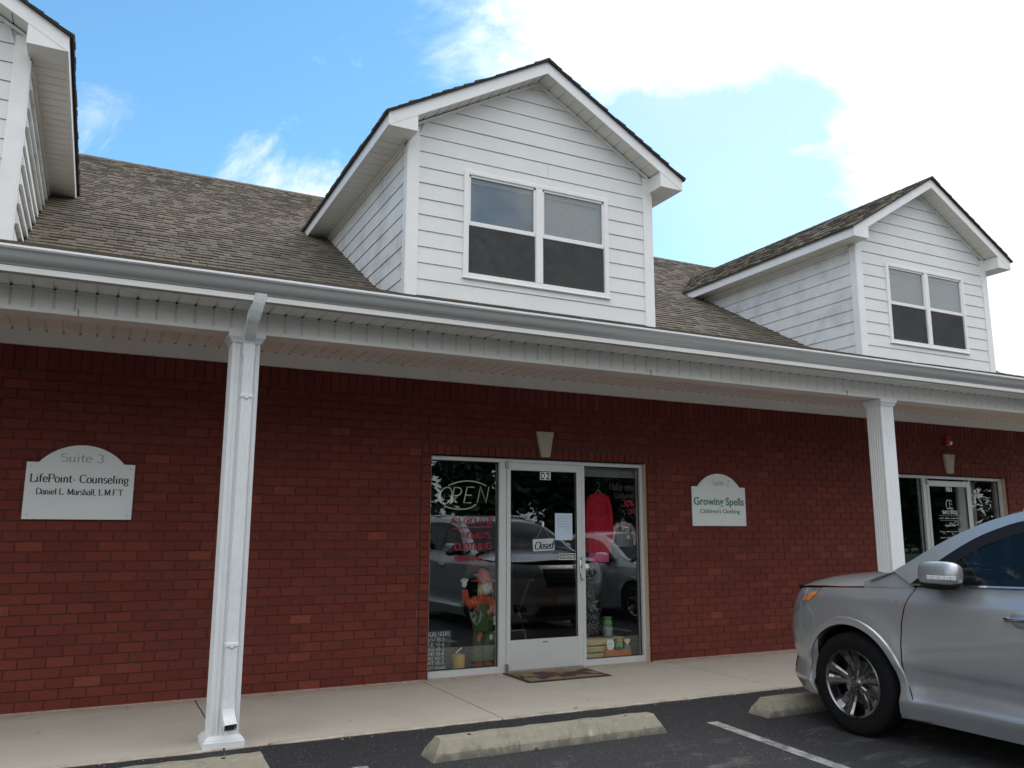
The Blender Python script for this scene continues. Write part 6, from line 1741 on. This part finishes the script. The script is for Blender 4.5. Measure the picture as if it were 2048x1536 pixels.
    if S['suv']:
        b = MB(); ring = []
        for (a, c) in bf:
            P0 = hood(a, c); ring.append([(P0.x, P0.y - 0.035, P0.z + 0.012), (P0.x * 1.003, P0.y + 0.004, P0.z + 0.018), (P0.x * 1.004, P0.y + 0.008, P0.z - 0.004), (P0.x, P0.y, P0.z - 0.015)])
        b.loft(ring).obj('bug_deflector', M['plastic'], t, smooth=True)
    for sg in (1, -1):      # wing tops beside the hood
        n2 = 26; A_ = []; B_ = []
        for i in range(n2 + 1):
            y = S['hoodfront'] + (doorx[0][1] - S['hoodfront']) * i / n2
            A_.append((sg * (Xe(y) - 0.0005), y)); B_.append((sg * (hx(-y) + 0.005 if y > yH + 0.06 else min(hx(-y), XC(rail_(-y)) - 0.0) ), y))
        vs = []
        C_ = [((a * 0.5 + c * 0.5), y) for (a, y), (c, _) in zip(A_, B_)]
        band('wing_top', hood, A_, C_, paint, 0.0, up_out); band('wing_top', hood, C_, B_, paint, 0.0, up_out)
    # windscreen, roof, tail
    def rgrid(name, e0, e1, y0, y1, ne, ny, mat, off=0.0):
        return patch(name, roof_, [(e0, y0), (e0, y1), (e1, y1), (e1, y0)], (e1 - e0) / ne, abs(y1 - y0) / ny, mat, off, None, lambda P: Vector((0, P.y + Lc / 2, 1.2)))
    y0, y1, y2, y3 = S['glassy']
    rgrid('windshield', -0.90, 0.90, y0, y1, 10, 10, M['carglass'])
    rgrid('cowl', -0.8, 0.8, y0 + 0.12, y0, 8, 2, M['plastic'], -0.008)
    for (a, c) in ((-1, -0.9), (0.9, 1)): rgrid('front_pillar', a, c, y0 + 0.02, y1, 2, 12, paint)
    rgrid('roof', -1, 1, y1, y2, 12, 16, paint)
    rgrid('rear_window', -0.85, 0.85, y2, y3, 8, 8, M['carglass'])
    for (a, c) in ((-1, -0.85), (0.85, 1)): rgrid('rear_pillar', a, c, y2, y3, 2, 8, paint)
    rs = sy(-(Lc - 0.12))
    for sg in (1, -1):
        pl_ = [(rs, 0.35), (SMAX - 0.01, 0.35), (SMAX - 0.01, zt(-Lc)), (rs, zt(-Lc))]
        if sg < 0: pl_ = [(-a, c) for a, c in reversed(pl_)]
        patch('tailgate', low, pl_, 0.08, 0.08, paint, 0, None, lambda P: Vector((P.x, -1, 0)))
        pl_ = [(sg * rs * 0.985, 0.85), (sg * (rs + 0.2), 0.85), (sg * (rs + 0.16), 1.05), (sg * rs * 0.985, 1.05)]
        patch('tail_lamp', low, pl_ if sg > 0 else list(reversed(pl_)), 0.05, 0.05, M['red_alarm'], 0.006, None, lambda P: Vector((P.x, -1, 0)))
    if S['suv']:
        for sg in (1, -1):
            MB().tube([tuple(roof_(sg * 0.93, y) + Vector((0, 0, 0.035 if 0 < i < 9 else 0))) for i, y in enumerate([-2.15 - 0.2 * q for q in range(10)])], 0.014, 8).obj('roof_rack', M['chrome'], t, smooth=True)
    # underbody and cabin interior
    MB().box(-0.78, 0.78, -(Lc - 0.3), -0.35, 0.24, 0.34).obj('underbody', M['plastic'], t)
    MB().box(-0.80, 0.80, -(Lc - 0.9), yH - 0.35, 0.42, 0.50).obj('cabin_floor', M['seatcloth'], t)
    db2 = MB(); yd_ = S['dash']
    db2.loft([[(-0.80, yd_ + 0.36, S['belt'] + 0.00), (0.80, yd_ + 0.36, S['belt'] + 0.00), (0.80, yd_ + 0.36, 0.6), (-0.80, yd_ + 0.36, 0.6)], [(-0.80, yd_, S['belt'] + 0.03), (0.80, yd_, S['belt'] + 0.03), (0.80, yd_, 0.6), (-0.80, yd_, 0.6)], [(-0.80, yd_ - 0.1, S['belt'] - 0.06), (0.80, yd_ - 0.1, S['belt'] - 0.06), (0.80, yd_ - 0.05, 0.6), (-0.80, yd_ - 0.05, 0.6)]])
    db2.obj('dashboard', M['plastic'], t)
    sw = Vector((-0.38, yd_ - 0.26, S['belt'] + 0.0)); ring = [sw + Vector((0.185 * math.cos(R(a)), 0.07 * math.sin(R(a)), 0.17 * math.sin(R(a)))) for a in range(0, 361, 15)]
    swo = MB().tube(ring, 0.016, 8, cap=False).obj('steering_wheel', M['plastic'], t, smooth=True)
    MB().tube([sw + Vector((-0.17, 0, 0)), sw, sw + Vector((0.17, 0, 0))], 0.018, 6).obj('wheel_spoke', M['plastic'], swo)
    for sx in (-0.38, 0.38):
        for (yy, hh) in ((yd_ - 0.72, 0), (yd_ - 1.65, 0.02)):
            MB().ell((sx, yy, 0.66 + hh), (0.26, 0.27, 0.10), 14, 8, 0.7).obj('seat_cushion', M['seatcloth'], t, smooth=True)
            MB().ell((sx, yy - 0.30, 0.93 + hh), (0.25, 0.09, 0.33), 14, 10, 0.7).obj('seat_back', M['seatcloth'], t, smooth=True)
            MB().ell((sx, yy - 0.34, S['belt'] + 0.22 + hh), (0.13, 0.06, 0.09), 12, 8, 0.7).obj('headrest', M['seatcloth'], t, smooth=True)
    MB().ell((0.0, S['glassy'][1] + 0.16, S['rail'][6][1] - 0.02), (0.12, 0.02, 0.035), 12, 6, 0.6).obj('rear_view_mirror', M['plastic'], t, smooth=True)
    # wheels
    tr, rr_, tw = S['tyre']
    prof = [(rr_ - 0.004, -tw * 0.36), (rr_ + 0.012, -tw * 0.47), (rr_ + 0.05, -tw * 0.5), (tr - 0.035, -tw * 0.485), (tr - 0.010, -tw * 0.42), (tr - 0.002, -tw * 0.32), (tr, 0), (tr - 0.002, tw * 0.32), (tr - 0.010, tw * 0.42), (tr - 0.035, tw * 0.485), (rr_ + 0.03, tw * 0.49), (rr_ - 0.004, tw * 0.4)]
    def lathe(pr, n=48): return [[(xo, r_ * math.cos(2 * math.pi * k / n), r_ * math.sin(2 * math.pi * k / n)) for k in range(n)] for r_, xo in pr]
    tyre = MB().loft(lathe(prof), cap=False)
    g_ = MB()
    tyre_me = tyre.mesh('tyre', M['tyre'], True)
    rim = MB().loft(lathe([(rr_ - 0.002, -tw * 0.40), (rr_ + 0.006, -tw * 0.46), (rr_ - 0.004, -tw * 0.47), (rr_ - 0.014, -tw * 0.44), (rr_ - 0.022, -tw * 0.30), (rr_ - 0.035, 0.0), (rr_ - 0.03, tw * 0.4)]), cap=False)
    spk = MB(); ns = 5
    for q in range(ns):
        for dv in (-0.21, 0.21):
            a0 = 2 * math.pi * q / ns + math.pi / 2
            rings = []
            for (r_, da, w, xo, th) in [(0.045, 0.42, 0.022, -0.055, 0.03), (0.09, 0.75, 0.024, -0.050, 0.028), (0.14, 0.95, 0.028, -0.058, 0.026), (0.19, 1.0, 0.035, -0.072, 0.024), (rr_ - 0.008, 1.05, 0.046, -tw * 0.40, 0.02)]:
                a = a0 + dv * da; c_, s_ = math.cos(a), math.sin(a)
                px, py = -s_, c_
                xo2 = xo - 0.012
                rings.append([(xo2 + 0.006, r_ * c_ - px * w, r_ * s_ - py * w), (xo2, r_ * c_ - px * w * 0.5, r_ * s_ - py * w * .5), (xo2, r_ * c_ + px * w * 0.5, r_ * s_ + py * w * .5), (xo2 + 0.006, r_ * c_ + px * w, r_ * s_ + py * w), (xo2 + th, r_ * c_ + px * w * .8, r_ * s_ + py * w * .8), (xo2 + th, r_ * c_ - px * w * .8, r_ * s_ - py * w * .8)])
            spk.loft(rings)
    rim_me = rim.mesh('rim', M['rimmetal'], True); spk_me = spk.mesh('spoke', M['rimmetal'], False)
    bmx = bmesh.new(); bmx.from_mesh(spk_me); bmesh.ops.recalc_face_normals(bmx, faces=bmx.faces); bmx.to_mesh(spk_me); bmx.free()
    hub = MB(); hub.loft(lathe([(0.001, -0.082), (0.026, -0.080), (0.030, -0.072), (0.055, -0.062), (0.060, -0.05), (0.060, 0.0)], 24), cap=False)
    for q in range(5):
        a = 2 * math.pi * q / 5 + math.pi / 2 + 0.63; hub.tube([(-0.070, 0.043 * math.cos(a), 0.043 * math.sin(a)), (-0.055, 0.043 * math.cos(a), 0.043 * math.sin(a))], 0.010, 6)
    hub_me = hub.mesh('hub', M['rimmetal'], True)
    disc_me = MB().loft(lathe([(0.06, 0.0), (0.155, 0.0), (0.155, 0.02), (0.06, 0.02)], 32), cap=False).mesh('brake_disc', M['steel'])
    back_me = MB().loft(lathe([(0.001, 0.05), (rr_ - 0.03, 0.05), (rr_ - 0.03, 0.06), (0.001, 0.06)], 32), cap=False).mesh('wheel_back', M['dark'])
    for wc in WC:
        for sg in (-1, 1):
            w = put('wheel', None, t, loc=(sg * (S['track']), wc, WZ - (AR - AR) ), rot=(R(11 * sg + 4), 0, 0 if sg < 0 else R(180)))
            w.location.z = tr
            for nm, me in (('tyre', tyre_me), ('rim', rim_me), ('spokes', spk_me), ('hub', hub_me), ('brake_disc', disc_me), ('wheel_back', back_me)): put(nm, me, w)
    return t
SUV = dict(L=4.67, suv=True,
    plan=[(0, 0), (.25, -.010), (.50, -.045), (.68, -.115), (.80, -.22), (.875, -.37), (.915, -.56), (.93, -.80), (.938, -1.2), (.94, -1.8), (.94, -2.6), (.937, -3.4), (.92, -4.0), (.885, -4.35), (.80, -4.55), (.55, -4.64), (0, -4.67)],
    side=[(.18, .945), (.24, .965), (.30, .985), (.325, .990), (.345, .975), (.42, .955), (.50, .966), (.565, .985), (.75, .997), (.90, 1.0), (.968, .999), (.985, .992), (1.03, .970), (1.08, .945), (1.2, .92)],
    front=[(.20, .10), (.28, .03), (.34, -.01), (.42, .0), (.46, .02), (.55, .0), (.68, .0), (.80, .025), (.90, .065), (.97, .125), (1.02, .17), (1.1, .25)], rear=[(.2, .05), (.6, 0), (1.0, .03), (1.2, .08)],
    ztop=[(0, .985), (.25, 1.005), (.5, 1.025), (.8, 1.04), (1.1, 1.055), (1.35, 1.07), (1.5, 1.082), (2.2, 1.108), (3.2, 1.15), (4.6, 1.2)],
    crown=[(0, .0), (.12, .030), (.25, .060), (.5, .094), (.8, .110), (1.1, .120), (1.4, .13)],
    rail=[(.9, 1.06), (1.1, 1.105), (1.25, 1.158), (1.39, 1.237), (1.6, 1.365), (1.81, 1.470), (2.0, 1.541), (2.2, 1.590), (2.6, 1.648), (3.1, 1.672), (3.6, 1.662), (4.1, 1.61), (4.35, 1.50), (4.62, 1.2)],
    crownr=[(.9, .10), (1.3, .11), (1.7, .10), (2.0, .075), (2.5, .055), (3.5, .05), (4.3, .06), (4.6, .04)],
    cabx=.905, belt=1.09, tumble=.40, wheels=(-.915, -3.615), arch=.422, wz=.362, bottom=.20, sill=.335, yhood=-1.13,
    door=[(1.082, -1.487), (1.03, -1.455), (.95, -1.418), (.84, -1.385), (.70, -1.368), (.52, -1.366), (.42, -1.385), (.335, -1.425)],
    seam=[(-.50, .925), (-.575, .86), (-.605, .80), (-.619, .662)], lampend=-.60, lampz=(.80, .985), lamp_in=.36, hoodfront=-.33,
    hoodx=[(.30, .79), (.6, .865), (.9, .885), (1.10, .875), (1.25, .80), (1.4, .74)],
    grille=(.70, .93), gw=.33, dlo_top=[(-1.455, 1.100), (-1.53, 1.165), (-1.63, 1.255), (-1.85, 1.400), (-2.04, 1.483), (-2.23, 1.534), (-2.6, 1.585), (-3.1, 1.60), (-3.55, 1.585), (-3.9, 1.50), (-4.05, 1.36)],
    beltf=lambda y: 1.088 + max(0, (-y - 1.45)) * 0.030, sail=-1.66, bpillar=-2.47, mirror=(1.0, -1.76, 1.185), glassy=(-1.12, -1.98, -4.20, -4.60), dash=-1.62,
    tyre=(.362, .240, .235), track=.825)
build_car('silver SUV nosed in at the right of the photo', 'car', (3.005, -2.33, AZ), M['paint'], SUV)
SED = dict(SUV); SED.update(suv=False, L=4.8,
    ztop=[(0, .74), (.25, .79), (.5, .84), (.8, .88), (1.1, .91), (1.35, .93), (1.5, .94), (2.2, .96), (3.2, .98), (4.8, 1.0)],
    side=[(.15, .945), (.2, .965), (.3, .975), (.45, .985), (.6, 1.0), (.75, 1.0), (.85, .985), (.93, .955), (1.0, .93)],
    front=[(.16, .08), (.28, .0), (.45, .0), (.58, .02), (.68, .07), (.78, .16), (.9, .25)], crown=[(0, .0), (.12, .02), (.3, .05), (.6, .08), (1.0, .10), (1.4, .11)],
    rail=[(.9, .93), (1.1, .95), (1.3, .99), (1.55, 1.10), (1.8, 1.21), (2.05, 1.31), (2.3, 1.375), (2.6, 1.405), (2.9, 1.41), (3.3, 1.39), (3.7, 1.30), (4.1, 1.14), (4.4, 1.0), (4.78, .95)],
    cabx=.88, belt=.94, tumble=.46, arch=.36, wz=.32, bottom=.17, sill=.28, yhood=-1.15, wheels=(-.92, -3.72),
    door=[(.94, -1.50), (.88, -1.47), (.80, -1.42), (.70, -1.39), (.55, -1.37), (.42, -1.37), (.35, -1.40), (.28, -1.44)],
    seam=[(-.52, .735), (-.58, .69), (-.60, .65), (-.66, .57)], lampend=-.64, lampz=(.60, .80), hoodx=[(.30, .77), (.6, .85), (.9, .87), (1.10, .86), (1.25, .80), (1.4, .74)],
    grille=(.52, .72), dlo_top=[(-1.50, .965), (-1.70, 1.06), (-1.95, 1.18), (-2.2, 1.27), (-2.5, 1.325), (-2.9, 1.335), (-3.3, 1.31), (-3.65, 1.22), (-3.95, 1.09)],
    beltf=lambda y: .945 + max(0, (-y - 1.45)) * 0.012, sail=-1.72, mirror=(.99, -1.78, 1.02), glassy=(-1.2, -2.25, -3.55, -4.3), dash=-1.75, tyre=(.33, .215, .215),
    crownr=[(.9, .08), (1.3, .10), (1.7, .10), (2.3, .06), (2.8, .05), (3.6, .06), (4.2, .06), (4.78, .03)])
build_car('pale silver sedan parked beyond the silver SUV, seen mirrored in the shop glass', 'car', (5.85, -2.45, AZ), M['paint2'], SED)

# ------------------------------------------------------------------ trees across the lot, seen mirrored in the glass
def tree_meshes(seed, h, r_):
    rr = random.Random(seed)
    tb = MB()
    tb.tube(smooth_pts([(0, 0, 0), (0.1, 0.05, h * .2), (-0.05, 0.1, h * .45), (0.1, 0, h * .8)], 4), [0.32, 0.29, 0.27, 0.25, 0.24, 0.22, 0.2, 0.18, 0.15, 0.12, 0.09, 0.06, 0.04], 9)
    cl_ = []
    for k in range(11):
        z = h * rr.uniform(.25, .75); a = rr.uniform(0, 6.28); l_ = r_ * rr.uniform(.5, .9)
        e = (l_ * math.cos(a), l_ * math.sin(a), z + l_ * .45)
        tb.tube([(0, 0, z), (e[0] * .5, e[1] * .5, z + l_ * .15), e], [0.11, 0.07, 0.03], 6)
        cl_.append(e)
    for k in range(60):
        th = rr.uniform(0, 6.28); zz = rr.uniform(.14, 1.0); q = r_ * math.sin(math.pi * min(1, (zz - .12) / .95)) ** .7 * rr.uniform(.3, 1)
        cl_.append((q * math.cos(th), q * math.sin(th), h * zz))
    lb = MB()
    for c in cl_:
        cr = rr.uniform(.7, 1.3)
        for k in range(130):
            d = Vector((rr.gauss(0, 1), rr.gauss(0, 1), rr.gauss(0, .8))).normalized() * cr * rr.random() ** .45
            p = Vector(c) + d; s = rr.uniform(.2, .4)
            u = Vector((rr.gauss(0, 1), rr.gauss(0, 1), rr.gauss(0, .5))).normalized(); v = u.cross(Vector((rr.gauss(0, 1), rr.gauss(0, 1), rr.gauss(0, 1)))).normalized()
            lb.add([tuple(p - u * s), tuple(p - v * s * .5), tuple(p + u * s), tuple(p + v * s * .5)], [(0, 1, 2, 3)])
    return tb.mesh('trunk', M['bark'], True), lb.mesh('crown', M['leaf'])
tm = [tree_meshes(11, 9.5, 3.4), tree_meshes(12, 8.0, 2.9), tree_meshes(13, 11.0, 3.8)]
spots = [(-24, -40, 0, 1), (-15, -39, 1, 1), (-7, -41, 2, .9), (0.5, -39, 0, 1.05), (7, -40, 2, 1.0), (11, -38, 1, 1.0), (19.5, -40, 2, .95), (25, -38, 0, 1.1), (31.5, -40, 2, 1.0), (38, -37, 0, 1.1), (45, -38, 2, 1.1), (52, -34, 1, 1.2), (58, -28, 2, 1.1)]
for i, (x, y, k, s) in enumerate(spots):
    t = thing('broadleaf_tree', 'dark green leafy tree in the row across the parking lot, mirrored in the shop glass', 'tree', (x, y, AZ - 0.05), (0, 0, i * 1.3), group='trees across the parking lot')
    put('trunk', tm[k][0], t); put('crown', tm[k][1], t); t.scale = (s, s, s)
hb2 = MB()
rr = random.Random(5)
for k in range(9000):
    x = rr.uniform(-40, 66); z = rr.random() ** 0.8 * (3.6 + math.sin(x * .7) * .5 + math.sin(x * 1.9) * .3); p = Vector((x, -36.5 + rr.uniform(-1.2, 1.2), z)); s = rr.uniform(.2, .4)
    u = Vector((rr.gauss(0, 1), rr.gauss(0, 1), rr.gauss(0, .5))).normalized(); v = u.cross(Vector((rr.gauss(0, 1), rr.gauss(0, 1), rr.gauss(0, 1)))).normalized()
    hb2.add([tuple(p - u * s), tuple(p - v * s * .5), tuple(p + u * s), tuple(p + v * s * .5)], [(0, 1, 2, 3)])
ho = hb2.obj('hedge', M['leaf'], None, label='long dark hedge running along the far side of the parking lot', cat='hedge', kind='stuff')

# ------------------------------------------------------------------ overhead wires far to the right
for (z, l_) in ((26.2, 'upper thin overhead wire in the sky beyond the right-hand dormer'), (21.2, 'lower thin overhead wire in the sky beyond the right-hand dormer')):
    pts = [(60 + 0.0, 64, z - 1.2 + 0.6), (72, 52, z - 1.0), (84, 40, z - 0.5), (96, 28, z + 0.6)]
    MB().tube(smooth_pts(pts, 6), 0.013, 5).obj('overhead_wire', M['steel'], None, label=l_, cat='wire')
